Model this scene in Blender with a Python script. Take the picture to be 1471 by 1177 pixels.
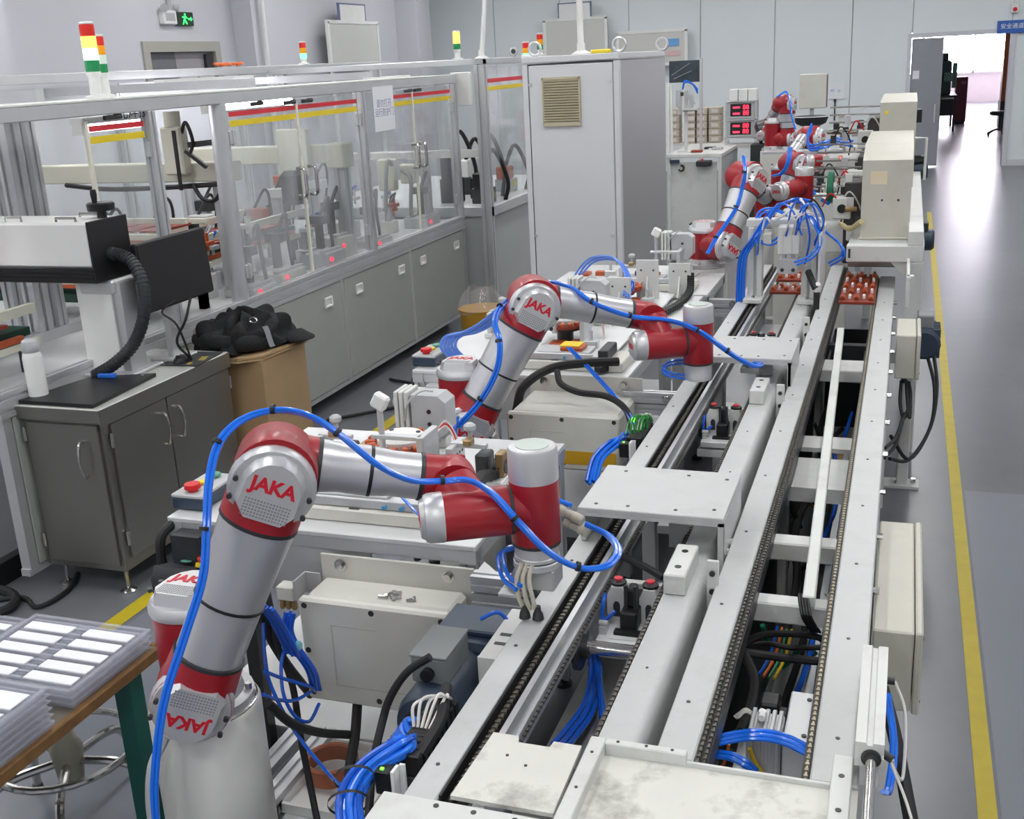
import bpy, math, random
from mathutils import Vector, Matrix
random.seed(7)
for _o in list(bpy.data.objects): bpy.data.objects.remove(_o)
SC = bpy.context.scene
COL = SC.collection
# ------------------------------------------------------------------ camera
YAW, PIT, ROL, FPX = math.radians(-19.811), math.radians(-17.323), math.radians(-2.971), 1595.17
_fw = Vector((math.sin(YAW)*math.cos(PIT), math.cos(YAW)*math.cos(PIT), math.sin(PIT)))
_ri = Vector((math.cos(YAW), -math.sin(YAW), 0)); _up = _ri.cross(_fw)
_r2 = _ri*math.cos(ROL)+_up*math.sin(ROL); _u2 = -_ri*math.sin(ROL)+_up*math.cos(ROL)
cam_d = bpy.data.cameras.new('camera'); cam_d.sensor_width = 36; cam_d.sensor_fit = 'HORIZONTAL'
cam_d.lens = FPX/1471*36; cam_d.clip_start = .05; cam_d.clip_end = 100
cam = bpy.data.objects.new('camera', cam_d); COL.objects.link(cam)
_m = Matrix((( _r2.x,_u2.x,-_fw.x,0),(_r2.y,_u2.y,-_fw.y,0),(_r2.z,_u2.z,-_fw.z,2.0),(0,0,0,1)))
cam.matrix_world = _m
SC.camera = cam
# ------------------------------------------------------------------ world, exposure
W = bpy.data.worlds.new('world'); SC.world = W; W.use_nodes = True
W.node_tree.nodes['Background'].inputs[0].default_value = (.80, .88, 1, 1)
W.node_tree.nodes['Background'].inputs[1].default_value = 1.2
SC.view_settings.view_transform = 'Standard'; SC.view_settings.look = 'None'
SC.view_settings.gamma = 1; SC.view_settings.use_curve_mapping = False
SC.view_settings.exposure = 0.0
LAMP_STRENGTH = 23.0       # ceiling panel lamps
DAY_STRENGTH = 22.0        # daylight behind the windows of the far room

# ------------------------------------------------------------------ materials
def lin(h):
    h = h.lstrip('#'); o = []
    for i in (0, 2, 4):
        c = int(h[i:i+2], 16)/255
        o.append(c/12.92 if c <= .04045 else ((c+.055)/1.055)**2.4)
    return (*o, 1)
MATS = {}
def mat(name, col, rough=.5, metal=0, var=.06, scale=6, bump=0, bscale=60, emit=None, est=0, alpha=None, spec=.5, stain=None, stainamt=.5, stainscale=3, coat=0, aniso=None):
    if name in MATS: return MATS[name]
    m = bpy.data.materials.new(name); m.use_nodes = True; nt = m.node_tree; N = nt.nodes; L = nt.links
    b = N['Principled BSDF']
    b.inputs['Roughness'].default_value = rough; b.inputs['Metallic'].default_value = metal
    b.inputs['Specular IOR Level'].default_value = spec
    b.inputs['Coat Weight'].default_value = coat; b.inputs['Coat Roughness'].default_value = .08
    tc = N.new('ShaderNodeTexCoord')
    if var or stain:
        nz = N.new('ShaderNodeTexNoise'); nz.inputs['Scale'].default_value = scale; nz.inputs['Detail'].default_value = 5
        if aniso:
            mp = N.new('ShaderNodeMapping'); mp.inputs['Scale'].default_value = aniso
            L.new(tc.outputs['Object'], mp.inputs[0]); L.new(mp.outputs[0], nz.inputs['Vector'])
        else: L.new(tc.outputs['Object'], nz.inputs['Vector'])
        rp = N.new('ShaderNodeValToRGB'); c = lin(col)
        rp.color_ramp.elements[0].position = .3; rp.color_ramp.elements[1].position = .7
        rp.color_ramp.elements[0].color = (*[x*(1-var) for x in c[:3]], 1)
        rp.color_ramp.elements[1].color = (*[min(1, x*(1+var)) for x in c[:3]], 1)
        L.new(nz.outputs['Fac'], rp.inputs[0]); out = rp.outputs[0]
        if stain:
            n2 = N.new('ShaderNodeTexNoise'); n2.inputs['Scale'].default_value = stainscale; n2.inputs['Detail'].default_value = 8; n2.inputs['Roughness'].default_value = .65
            L.new(tc.outputs['Object'], n2.inputs['Vector'])
            r2 = N.new('ShaderNodeValToRGB'); r2.color_ramp.elements[0].position = .52; r2.color_ramp.elements[1].position = .72
            L.new(n2.outputs['Fac'], r2.inputs[0])
            ml = N.new('ShaderNodeMath'); ml.operation = 'MULTIPLY'; ml.inputs[1].default_value = stainamt; L.new(r2.outputs[0], ml.inputs[0])
            mx = N.new('ShaderNodeMixRGB'); mx.inputs[2].default_value = lin(stain); L.new(ml.outputs[0], mx.inputs[0]); L.new(out, mx.inputs[1]); out = mx.outputs[0]
        L.new(out, b.inputs['Base Color'])
    else: b.inputs['Base Color'].default_value = lin(col)
    if bump:
        n3 = N.new('ShaderNodeTexNoise'); n3.inputs['Scale'].default_value = bscale; n3.inputs['Detail'].default_value = 3
        L.new(tc.outputs['Object'], n3.inputs['Vector'])
        bp = N.new('ShaderNodeBump'); bp.inputs['Strength'].default_value = bump; bp.inputs['Distance'].default_value = .01
        L.new(n3.outputs['Fac'], bp.inputs['Height']); L.new(bp.outputs[0], b.inputs['Normal'])
    if emit:
        b.inputs['Emission Color'].default_value = lin(emit); b.inputs['Emission Strength'].default_value = est
    MATS[name] = m; return m
def clear_mat(name, tint='#F4F7F8', haze=.12, rough=.08, hazecol='#DDE2E4', smear=.0):
    """thin clear plastic: straight-through light, a little haze and a glossy surface"""
    m = bpy.data.materials.new(name); m.use_nodes = True; nt = m.node_tree; N = nt.nodes; L = nt.links
    N.remove(N['Principled BSDF']); out = N['Material Output']
    t = N.new('ShaderNodeBsdfTransparent'); t.inputs[0].default_value = lin(tint)
    d = N.new('ShaderNodeBsdfDiffuse'); d.inputs[0].default_value = lin(hazecol)
    g = N.new('ShaderNodeBsdfGlossy'); g.inputs['Roughness'].default_value = rough
    m1 = N.new('ShaderNodeMixShader'); m2 = N.new('ShaderNodeMixShader')
    lw = N.new('ShaderNodeLayerWeight'); pw = N.new('ShaderNodeMath'); pw.operation = 'POWER'; pw.inputs[1].default_value = 4.5; L.new(lw.outputs['Facing'], pw.inputs[0]); fr = N.new('ShaderNodeMath'); fr.operation = 'MULTIPLY_ADD'; fr.inputs[1].default_value = .5; fr.inputs[2].default_value = .035; L.new(pw.outputs[0], fr.inputs[0])
    L.new(t.outputs[0], m1.inputs[1]); L.new(d.outputs[0], m1.inputs[2]); m1.inputs[0].default_value = haze
    if smear:
        tc = N.new('ShaderNodeTexCoord'); nz = N.new('ShaderNodeTexNoise'); nz.inputs['Scale'].default_value = 2.2; nz.inputs['Detail'].default_value = 6
        mp = N.new('ShaderNodeMapping'); mp.inputs['Scale'].default_value = (1, 1.4, .7); L.new(tc.outputs['Object'], mp.inputs[0]); L.new(mp.outputs[0], nz.inputs['Vector'])
        r = N.new('ShaderNodeValToRGB'); r.color_ramp.elements[0].position = .42; r.color_ramp.elements[1].position = .75
        r.color_ramp.elements[0].color = (haze*.6,)*3+(1,); r.color_ramp.elements[1].color = (haze+smear,)*3+(1,)
        L.new(nz.outputs['Fac'], r.inputs[0]); L.new(r.outputs[0], m1.inputs[0])
    L.new(fr.outputs[0], m2.inputs[0]); L.new(m1.outputs[0], m2.inputs[1]); L.new(g.outputs[0], m2.inputs[2])
    L.new(m2.outputs[0], out.inputs[0]); MATS[name] = m; return m

RED = mat('robot_red_paint', '#9C1220', .42, var=.02, coat=.12)
SIL = mat('satin_silver', '#CBCBCD', .36, .5, var=.03)
TUBE = mat('brushed_tube_aluminium', '#C8C8CB', .34, .55, var=.03, scale=3)
ALU = mat('anodised_aluminium', '#C9CBCD', .38, .55, var=.04)
ALUW = mat('pale_milled_aluminium', '#D9DADA', .42, .3, var=.04)
STEEL = mat('stainless_steel', '#8F8D88', .30, .8, var=.04, scale=2)
STEELP = mat('polished_steel', '#C8C6C4', .16, .95, var=.05)
DSTEEL = mat('dark_steel', '#4A4A4B', .4, .7, var=.1)
WPAINT = mat('white_powder_coat', '#D0D1CE', .45, var=.03, stain='#9A968C', stainamt=.35, stainscale=5)
GPAINT = mat('pale_grey_paint', '#BCBEBD', .42, var=.04, stain='#8E8C86', stainamt=.35, stainscale=6)
CREAM = mat('cream_enamel', '#CFCEC6', .45, var=.03, stain='#A9A697', stainamt=.25, stainscale=4)
AGED = mat('aged_cream_enamel', '#BDBBAE', .48, var=.03, stain='#9C998A', stainamt=.3, stainscale=4)
PEDW = mat('pedestal_off_white', '#DAD9D5', .42, var=.02, stain='#B4B1A8', stainamt=.2, stainscale=3)
PLATE = mat('worn_white_plate', '#D3D3CB', .5, var=.05, stain='#655F55', stainamt=.85, stainscale=6)
PANEL = mat('grey_green_panel', '#A0A39F', .45, var=.03)
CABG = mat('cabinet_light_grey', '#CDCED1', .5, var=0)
CABS = mat('cabinet_side_shade_grey', '#97989A', .42, var=0)  # cabinet grey darkened to paint in the shade on its side
BLACK = mat('black_plastic', '#151517', .45, var=.1)
BRUB = mat('black_rubber', '#1B1B1D', .6, var=.1)
CHARC = mat('charcoal_plastic', '#2C2E31', .5, var=.08)
NAVY = mat('navy_motor_paint', '#2C3A4C', .42, var=.06)
GREYB = mat('grey_terminal_box', '#777B7C', .5, var=.06)
BLUE = mat('blue_air_hose', '#1C72E8', .22, var=.03, coat=.3)
BLUED = mat('deep_blue_hose', '#165AC8', .25, var=.03)
YEL = mat('yellow_floor_paint', '#B7A41A', .5, var=.08, scale=12)
CHAIN = mat('oily_chain_steel', '#6A665E', .42, .6, var=.25, scale=90)
COPPER = mat('copper_orange', '#B4532A', .4, .25, var=.15, scale=30)
COPRED = mat('red_brown_board', '#8C3420', .5, var=.15, scale=30)
WHITEP = mat('white_plastic', '#E6E6E4', .4, var=.02)
GREYP = mat('grey_plastic', '#B4B6B8', .45, var=.03)
LOGO = mat('logo_red', '#C8142A', .45, var=0)
DOTS = mat('grille_grey', '#8B8B90', .5, var=0)
REDB = mat('red_button', '#CC1418', .35, var=.02)
YELB = mat('yellow_button', '#E2C81A', .4, var=.02)
GRNB = mat('green_button', '#5FA08A', .4, var=.02)
CARD = mat('corrugated_cardboard', '#A98D68', .75, var=.06, bump=.1, bscale=40)
TEAL = mat('teal_table_paint', '#0E5850', .45, var=.05)
CLEAR = clear_mat('clear_tray_plastic', '#FAFBFE', .16, .05, '#F0F1F8')
ACRYL = clear_mat('acrylic_panel', '#F6F8F8', .12, .05, '#E6E8EA', smear=.25)
TAPER = mat('red_tape', '#D02A35', .5, var=.02)
TAPEY = mat('yellow_tape', '#E0C61E', .5, var=.02)
PAPER = mat('white_paper', '#E4E5EA', .7, var=.01)
INK = mat('grey_ink', '#8C90B0', .7, var=0)
GREEN = mat('green_pcb', '#0F4A38', .5, var=.08)
WIREY = mat('yellow_wire', '#D9B41C', .4, var=0)
WIREG = mat('green_wire', '#1C7A56', .4, var=0)
WIREO = mat('orange_wire', '#D06A1C', .4, var=0)
WIREW = mat('white_wire', '#D6D4CF', .4, var=0)
RACK = mat('far_dark_green', '#1E3A33', .5, var=.2)

# ------------------------------------------------------------------ mesh builder
def V(*a): return Vector(a[0]) if len(a) == 1 else Vector(a)
def frame_of(d):
    d = V(d).normalized()
    a = Vector((0, 0, 1)) if abs(d.z) < .9 else Vector((1, 0, 0))
    x = a.cross(d).normalized(); return x, d.cross(x), d
def smooth_path(pts, k=6):
    pts = [V(p) for p in pts]
    if len(pts) < 3: return pts
    out = []; P = [2*pts[0]-pts[1]]+pts+[2*pts[-1]-pts[-2]]
    for i in range(1, len(P)-2):
        a, b, c, d = P[i-1:i+3]
        for j in range(k):
            t = j/k
            out.append(.5*((2*b)+(c-a)*t+(2*a-5*b+4*c-d)*t*t+(3*b-a-3*c+d)*t**3))
    out.append(pts[-1]); return out
class B:
    def __init__(s, M=None): s.v = []; s.f = []; s.M = M
    def add(s, vs, fs):
        o = len(s.v)
        s.v += [(s.M @ V(p)) if s.M is not None else V(p) for p in vs]
        s.f += [tuple(i+o for i in f) for f in fs]; return s
    def box(s, x0, x1, y0, y1, z0, z1, bev=0):
        return s.obox(((x0+x1)/2, (y0+y1)/2, (z0+z1)/2), (abs(x1-x0), abs(y1-y0), abs(z1-z0)), None, bev)
    def obox(s, c, sz, R=None, bev=0):
        c = V(c); h = [k/2 for k in sz]
        if R is None: R = Matrix.Identity(3)
        elif isinstance(R, (int, float)): R = Matrix.Rotation(R, 3, 'Z')
        if not bev:
            vs = [c+R @ V(x*h[0], y*h[1], z*h[2]) for x in (-1, 1) for y in (-1, 1) for z in (-1, 1)]
            return s.add(vs, [(0, 1, 3, 2), (4, 6, 7, 5), (0, 4, 5, 1), (2, 3, 7, 6), (0, 2, 6, 4), (1, 5, 7, 3)])
        b = min(bev, *(k*.49 for k in h)); vs = []; ix = {}
        for x in (-1, 1):
            for y in (-1, 1):
                for z in (-1, 1):
                    for ax in range(3):
                        p = [x*(h[0]-b), y*(h[1]-b), z*(h[2]-b)]; p[ax] = (x, y, z)[ax]*h[ax]
                        ix[(x, y, z, ax)] = len(vs); vs.append(c+R @ V(*p))
        fs = []
        def q(*k): fs.append(tuple(ix[i] for i in k))
        for d in (-1, 1):
            q((d, -1, -1, 0), (d, 1, -1, 0), (d, 1, 1, 0), (d, -1, 1, 0)); q((-1, d, -1, 1), (-1, d, 1, 1), (1, d, 1, 1), (1, d, -1, 1)); q((-1, -1, d, 2), (1, -1, d, 2), (1, 1, d, 2), (-1, 1, d, 2))
            for e in (-1, 1):
                q((d, e, -1, 0), (d, e, 1, 0), (d, e, 1, 1), (d, e, -1, 1)); q((d, -1, e, 0), (d, 1, e, 0), (d, 1, e, 2), (d, -1, e, 2)); q((-1, d, e, 1), (1, d, e, 1), (1, d, e, 2), (-1, d, e, 2))
        for x in (-1, 1):
            for y in (-1, 1):
                for z in (-1, 1): q((x, y, z, 0), (x, y, z, 1), (x, y, z, 2))
        return s.add(vs, fs)
    def lathe(s, o, d, prof, n=20, capends=True, x=None):
        o = V(o); ax, ay, az = frame_of(d); vs = []; fs = []
        for t, r in prof:
            for i in range(n):
                a = 2*math.pi*i/n; vs.append(o+az*t+(ax*math.cos(a)+ay*math.sin(a))*r)
        m = len(prof)
        for j in range(m-1):
            for i in range(n):
                k = (i+1) % n; fs.append((j*n+i, j*n+k, (j+1)*n+k, (j+1)*n+i))
        if capends:
            fs.append(tuple(range(n-1, -1, -1))); fs.append(tuple((m-1)*n+i for i in range(n)))
        return s.add(vs, fs)
    def cyl(s, a, b, r, r2=None, n=14, bev=0):
        a = V(a); b = V(b); L = (b-a).length; r2 = r if r2 is None else r2
        if bev: p = [(0, r-bev), (bev, r), (L-bev, r2), (L, r2-bev)]
        else: p = [(0, r), (L, r2)]
        return s.lathe(a, b-a, p, n)
    def tube(s, pts, r, n=7, k=6):
        P = smooth_path(pts, k) if k else [V(p) for p in pts]
        vs = []; fs = []; t0 = (P[1]-P[0]).normalized(); x, y, _ = frame_of(t0)
        for i, p in enumerate(P):
            t = (P[min(i+1, len(P)-1)]-P[max(i-1, 0)])
            if t.length < 1e-9: t = t0
            t = t.normalized(); x = (x-t*x.dot(t)); x = x.normalized() if x.length > 1e-6 else frame_of(t)[0]
            y = t.cross(x); t0 = t
            for j in range(n):
                a = 2*math.pi*j/n; vs.append(p+(x*math.cos(a)+y*math.sin(a))*r)
        m = len(P)
        for i in range(m-1):
            for j in range(n):
                k2 = (j+1) % n; fs.append((i*n+j, i*n+k2, (i+1)*n+k2, (i+1)*n+j))
        fs.append(tuple(range(n-1, -1, -1))); fs.append(tuple((m-1)*n+i for i in range(n)))
        return s.add(vs, fs)
    def prism(s, poly, o, ex, ey, ez, h, poly2=None):
        o = V(o); ex = V(ex); ey = V(ey); ez = V(ez); n = len(poly); p2 = poly2 or poly
        vs = [o+ex*p[0]+ey*p[1] for p in poly]+[o+ex*p[0]+ey*p[1]+ez*h for p in p2]
        fs = [tuple(range(n-1, -1, -1)), tuple(range(n, 2*n))]+[(i, (i+1) % n, n+(i+1) % n, n+i) for i in range(n)]
        return s.add(vs, fs)
    def zprism(s, poly, z0, z1): return s.prism(poly, (0, 0, z0), (1, 0, 0), (0, 1, 0), (0, 0, 1), z1-z0)
    def grid(s, fn, nu, nv):
        vs = [fn(i/nu, j/nv) for i in range(nu+1) for j in range(nv+1)]
        fs = [(i*(nv+1)+j, (i+1)*(nv+1)+j, (i+1)*(nv+1)+j+1, i*(nv+1)+j+1) for i in range(nu) for j in range(nv)]
        return s.add(vs, fs)
    def build(s, name, m, parent=None, label=None, cat=None, group=None, kind=None, sharp=35):
        vs = s.v; loc = None
        if parent is None:
            xs = [p.x for p in vs]; ys = [p.y for p in vs]; zs = [p.z for p in vs]
            loc = V((min(xs)+max(xs))/2, (min(ys)+max(ys))/2, min(zs)); vs = [p-loc for p in vs]
        else:
            r = parent
            while r.parent: r = r.parent
            I = ROOT[r.name]; vs = [I @ p for p in vs]
        me = bpy.data.meshes.new(name); me.from_pydata([tuple(p) for p in vs], [], s.f)
        import bmesh
        bm = bmesh.new(); bm.from_mesh(me); bmesh.ops.recalc_face_normals(bm, faces=bm.faces); bm.to_mesh(me); bm.free()
        for p in me.polygons: p.use_smooth = True
        me.set_sharp_from_angle(angle=math.radians(sharp))
        me.materials.append(m)
        o = bpy.data.objects.new(name, me); COL.objects.link(o)
        if parent is not None: o.parent = parent
        else: o.location = loc; ROOT[o.name] = Matrix.Translation(loc).inverted()
        return tag(o, label, cat, group, kind)
ROOT = {}
def tag(o, label=None, cat=None, group=None, kind=None):
    if label: o['label'] = label
    if cat: o['category'] = cat
    if group: o['group'] = group
    if kind: o['kind'] = kind
    return o
def thing(name, label, cat, loc=(0, 0, 0), rot=0, group=None):
    o = bpy.data.objects.new(name, None); COL.objects.link(o); o.empty_display_size = .05
    o.location = loc; o.rotation_euler = (0, 0, rot)
    ROOT[o.name] = (Matrix.Translation(V(loc)) @ Matrix.Rotation(rot, 4, 'Z')).inverted()
    return tag(o, label, cat, group)
def struct(name, label=None):
    o = bpy.data.objects.new(name, None); COL.objects.link(o); o.empty_display_size = .05
    ROOT[o.name] = Matrix.Identity(4); o['kind'] = 'structure'
    if label: o['label'] = label
    return o
def copy_tree(o, parent=None):
    c = o.copy(); COL.objects.link(c); c.parent = parent
    for ch in list(o.children): copy_tree(ch, c)
    return c
def dup(root, loc, rot=None, label=None, group=None):
    c = copy_tree(root); c.location = loc
    if rot is not None: c.rotation_euler = (0, 0, rot)
    if label: c['label'] = label
    if group: c['group'] = group
    ROOT[c.name] = (Matrix.Translation(V(loc)) @ Matrix.Rotation(c.rotation_euler.z, 4, 'Z')).inverted()
    return c
SPLIT = {'leg', 'support', 'screw', 'cable_gland', 'fin', 'guide_rod', 'post', 'hub_bolt', 'pilaster', 'front_leg', 'fitting', 'copper_block', 'side_rail', 'board', 'cross_beam', 'lower_beam', 'lower_rail', 'profile', 'top_beam', 'side_frame', 'inner_panel', 'cross_plate_pair', 'bolt_row', 'digit_bar', 'bar_led', 'head_screw', 'bin_side', 'knob', 'spot'}
def part(name, m, parent, fn, **k):
    b = B(); fn(b)
    if name not in SPLIT: return b.build(name, m, parent, **k)
    up = list(range(len(b.v)))                      # one object for each separate piece
    def find(i):
        while up[i] != i: up[i] = up[up[i]]; i = up[i]
        return i
    for f in b.f:
        for j in f[1:]: up[find(j)] = find(f[0])
    groups = {}
    for f in b.f: groups.setdefault(find(f[0]), []).append(f)
    o = None
    for fs in groups.values():
        ids = sorted({i for f in fs for i in f}); mp = {i: n for n, i in enumerate(ids)}
        c = B(); c.v = [b.v[i] for i in ids]; c.f = [tuple(mp[i] for i in f) for f in fs]
        o = c.build(name, m, parent, **k)
    return o
def text(name, body, o, ex, ey, size, m, parent, depth=.0008, bold=0, center=True):
    cu = bpy.data.curves.new('t', 'FONT'); cu.body = body; cu.size = size; cu.extrude = depth; cu.offset = bold
    if center: cu.align_x = 'CENTER'; cu.align_y = 'CENTER'
    ob = bpy.data.objects.new('t', cu); COL.objects.link(ob)
    dg = bpy.context.evaluated_depsgraph_get(); me = bpy.data.meshes.new_from_object(ob.evaluated_get(dg))
    b = B(); ex = V(ex).normalized(); ey = V(ey).normalized(); ez = ex.cross(ey); o = V(o)
    b.add([o+ex*v.co.x+ey*v.co.y+ez*v.co.z for v in me.vertices], [tuple(p.vertices) for p in me.polygons])
    bpy.data.objects.remove(ob); bpy.data.curves.remove(cu); bpy.data.meshes.remove(me)
    return b.build(name, m, parent)
def bar(b, a, c, w, h=None, up=(0, 0, 1), bev=0):
    a = V(a); c = V(c); d = (c-a); L = d.length; d.normalize(); u = V(up); x = d.cross(u)
    if x.length < 1e-5: x = d.cross(V(1, 0, 0))
    x.normalize(); u = x.cross(d)
    R = Matrix(((x.x, d.x, u.x), (x.y, d.y, u.y), (x.z, d.z, u.z)))
    return b.obox((a+c)/2, (w, L, h or w), R, bev)
# ================================================================== THE SETTING
def floor_mat():
    m = bpy.data.materials.new('epoxy_floor'); m.use_nodes = True; nt = m.node_tree; N = nt.nodes; L = nt.links; b = N['Principled BSDF']
    tc = N.new('ShaderNodeTexCoord')
    n1 = N.new('ShaderNodeTexNoise'); n1.inputs['Scale'].default_value = .9; n1.inputs['Detail'].default_value = 2
    n2 = N.new('ShaderNodeTexNoise'); n2.inputs['Scale'].default_value = 9; n2.inputs['Detail'].default_value = 6
    for n in (n1, n2): L.new(tc.outputs['Object'], n.inputs['Vector'])
    r = N.new('ShaderNodeValToRGB'); r.color_ramp.elements[0].position = .35; r.color_ramp.elements[1].position = .68
    r.color_ramp.elements[0].color = lin('#65676C'); r.color_ramp.elements[1].color = lin('#6D6F74'); L.new(n1.outputs['Fac'], r.inputs[0])
    r2 = N.new('ShaderNodeValToRGB'); r2.color_ramp.elements[0].position = .3; r2.color_ramp.elements[1].position = .6
    r2.color_ramp.elements[0].color = (.94, .94, .945, 1); r2.color_ramp.elements[1].color = (1, 1, 1, 1); L.new(n2.outputs['Fac'], r2.inputs[0])
    mx = N.new('ShaderNodeMixRGB'); mx.blend_type = 'MULTIPLY'; mx.inputs[0].default_value = 1; L.new(r.outputs[0], mx.inputs[1]); L.new(r2.outputs[0], mx.inputs[2])
    L.new(mx.outputs[0], b.inputs['Base Color'])
    b.inputs['Roughness'].default_value = .28
    pass
    return m
FLOOR = floor_mat()
WALLB = mat('pale_blue_grey_wall_panel', '#DDE3E5', .5, var=.01, scale=1)
WALLL = mat('pale_grey_wall_paint', '#CACBD1', .6, var=.01, scale=1)
CEIL = mat('white_ceiling', '#DADADA', .7, var=.01)
SEAM = mat('panel_seam', '#C0C8CA', .6, var=0)
XL, XR, YF, YB, ZC = -8.47, 4.6, -5.0, 20.1, 3.9
def structmesh(name, m, fn, label=None):
    b = B(); fn(b); return b.build(name, m, None, label, None, None, 'structure')
structmesh('floor', FLOOR, lambda b: b.box(XL-.2, XR+.2, YF-.2, 42, -.2, 0), 'grey polished epoxy workshop floor')
structmesh('ceiling', CEIL, lambda b: b.box(XL-.2, XR+.2, YF-.2, YB+.2, ZC, ZC+.2))
structmesh('wall_right', WALLL, lambda b: b.box(XR, XR+.2, YF, YB, 0, ZC))
structmesh('wall_front', WALLL, lambda b: b.box(XL, XR, YF-.2, YF, 0, ZC))
DX0, DX1, DZ = -.01, 1.47, 2.06            # doorway in the back wall
wb = struct('wall_back', 'pale blue-grey panelled wall at the far end')
xs = [XL, -7.2, -5.95, -4.7, -3.45, -2.2, -.95, DX0]
for a, c in zip(xs, xs[1:]):
    part('wall_panel', WALLB, wb, lambda b: b.box(a+.006, c-.006, YB, YB+.12, 0, ZC, .004))
part('wall_panel', WALLB, wb, lambda b: b.box(DX0+.006, DX1, YB, YB+.12, DZ+.07, ZC, .004))
for a, c in ((DX1, 2.72), (2.72, 3.9), (3.9, XR)): part('wall_panel', WALLB, wb, lambda b: b.box(a+.006, c-.006, YB, YB+.12, 0, ZC, .004))
part('seam_backing', SEAM, wb, lambda b: (b.box(XL, DX0-.02, YB+.03, YB+.14, 0, ZC), b.box(DX1+.02, XR, YB+.03, YB+.14, 0, ZC), b.box(DX0-.02, DX1+.02, YB+.03, YB+.14, DZ+.08, ZC)))
structmesh('trim_1', WALLL, lambda b: (b.box(DX0-.06, DX0, YB-.03, YB+.2, 0, DZ+.07), b.box(DX1, DX1+.07, YB-.03, YB+.2, 0, DZ+.07), b.box(DX0, DX1, YB-.03, YB+.2, DZ, DZ+.07)), 'pale door frame of the far doorway')
d1 = struct('door_1', 'closed grey leaf of the far double door')
DOORG = mat('grey_door_paint', '#8D9096', .4, var=.02)
part('leaf', DOORG, d1, lambda b: b.box(DX0+.005, .48, YB+.0, YB+.05, .02, DZ-.01, .004))
part('notice', PAPER, d1, lambda b: b.box(.03, .13, YB-.004, YB+.002, 1.42, 1.55))
part('door_handle', SIL, d1, lambda b: b.tube([(.40, YB, 1.0), (.40, YB-.06, 1.0), (.40, YB-.06, .72), (.40, YB, .72)], .012, 6, 0))
# baseboard on the right of the doorway
structmesh('baseboard_back', WALLL, lambda b: b.box(DX1+.08, XR, YB-.02, YB+.01, 0, .1))
# the room behind the doorway
fr = struct('wall_far_room')
FARW = mat('far_room_wall', '#E8E0E2', .6, var=.01)
part('end_wall', FARW, fr, lambda b: (b.box(-1.5, 5.5, 40.9, 41.1, 0, .95), b.box(-1.5, 5.5, 40.9, 41.1, 2.75, 3.3), b.box(-1.5, -1.2, 40.9, 41.1, .95, 2.75)))
part('side_wall', FARW, fr, lambda b: (b.box(-1.7, -1.5, YB+.2, 41, 0, 3.3), b.box(5.5, 5.7, YB+.2, 41, 0, 3.3)))
part('soffit', FARW, fr, lambda b: b.box(-1.7, 5.7, YB+.2, 41.1, 3.3, 3.4))
w1 = struct('window_1', 'tall bright windows of the room beyond the doorway')
DAY = mat('daylit_window_pane', '#FFFFFF', .5, var=0, emit='#F7F3FF', est=DAY_STRENGTH)
for a, c in ((-1.2, .3), (.38, 1.88), (1.96, 3.46), (3.54, 5.4)):
    part('pane', DAY, w1, lambda b: b.box(a, c, 40.98, 41.0, .98, 2.72))
part('window_frame', WHITEP, w1, lambda b: [b.box(x-.04, x+.04, 40.86, 40.97, .95, 2.75) for x in (-1.2, .34, 1.92, 3.5, 5.44)] + [b.box(-1.2, 5.5, 40.86, 40.97, z-.03, z+.03) for z in (.95, 2.75)])
# left wall with its double door
wl = struct('wall_left', 'pale grey wall on the left with a double door')
LY0, LY1, LZ = 11.45, 13.05, 2.45
part('plaster', WALLL, wl, lambda b: (b.box(XL-.15, XL, YF, LY0, 0, ZC), b.box(XL-.15, XL, LY1, YB, 0, ZC), b.box(XL-.15, XL, LY0, LY1, LZ, ZC)))
for y0, y1, dx in ((8.2, 9.0, .35), (13.45, 13.95, .3), (18.6, 19.2, .4)):
    part('pilaster', WALLL, wl, lambda b: b.box(XL, XL+dx, y0, y1, 0, ZC, .004))
structmesh('trim_2', mat('taupe_door_frame', '#A9A79F', .5, var=.02), lambda b: (b.box(XL-.12, XL+.03, LY0, LY0+.12, 0, LZ), b.box(XL-.12, XL+.03, LY1-.12, LY1, 0, LZ), b.box(XL-.12, XL+.03, LY0+.12, LY1-.12, LZ-.12, LZ)), 'taupe frame of the double door in the left wall')
d2 = struct('door_2', 'dark double door in the left wall with wrinkled foil on it')
part('leaf', mat('dark_door_grey', '#6E6E74', .5, var=.03), d2, lambda b: b.box(XL-.10, XL-.05, LY0+.12, 12.15, .02, LZ-.12))
part('leaf', mat('mid_door_grey', '#9A979C', .5, var=.03), d2, lambda b: b.box(XL-.10, XL-.05, 12.16, LY1-.12, .02, LZ-.12))
def foil(u, v):
    y = 12.2+u*.7; z = 1.35+v*.75
    return V(XL-.03+.02*math.sin(9*u+7*v)+.015*math.sin(23*u-11*v+1), y, z)
part('foil_sheet', mat('crinkled_white_foil', '#D5D2D6', .35, .2, var=.1, scale=9), d2, lambda b: (b.grid(foil, 14, 14), b.grid(lambda u, v: foil(u, v)-V(.006, 0, 0), 14, 14)))
part('door_closer', DSTEEL, d2, lambda b: b.box(XL-.05, XL+.01, 12.75, 12.9, 2.05, 2.3, .01))
for y in (13.62,): structmesh('trim_3', WHITEP, lambda b: b.cyl((XL+.36, y, 0), (XL+.36, y, ZC), .035), 'white conduit pipe up the left wall')
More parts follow.
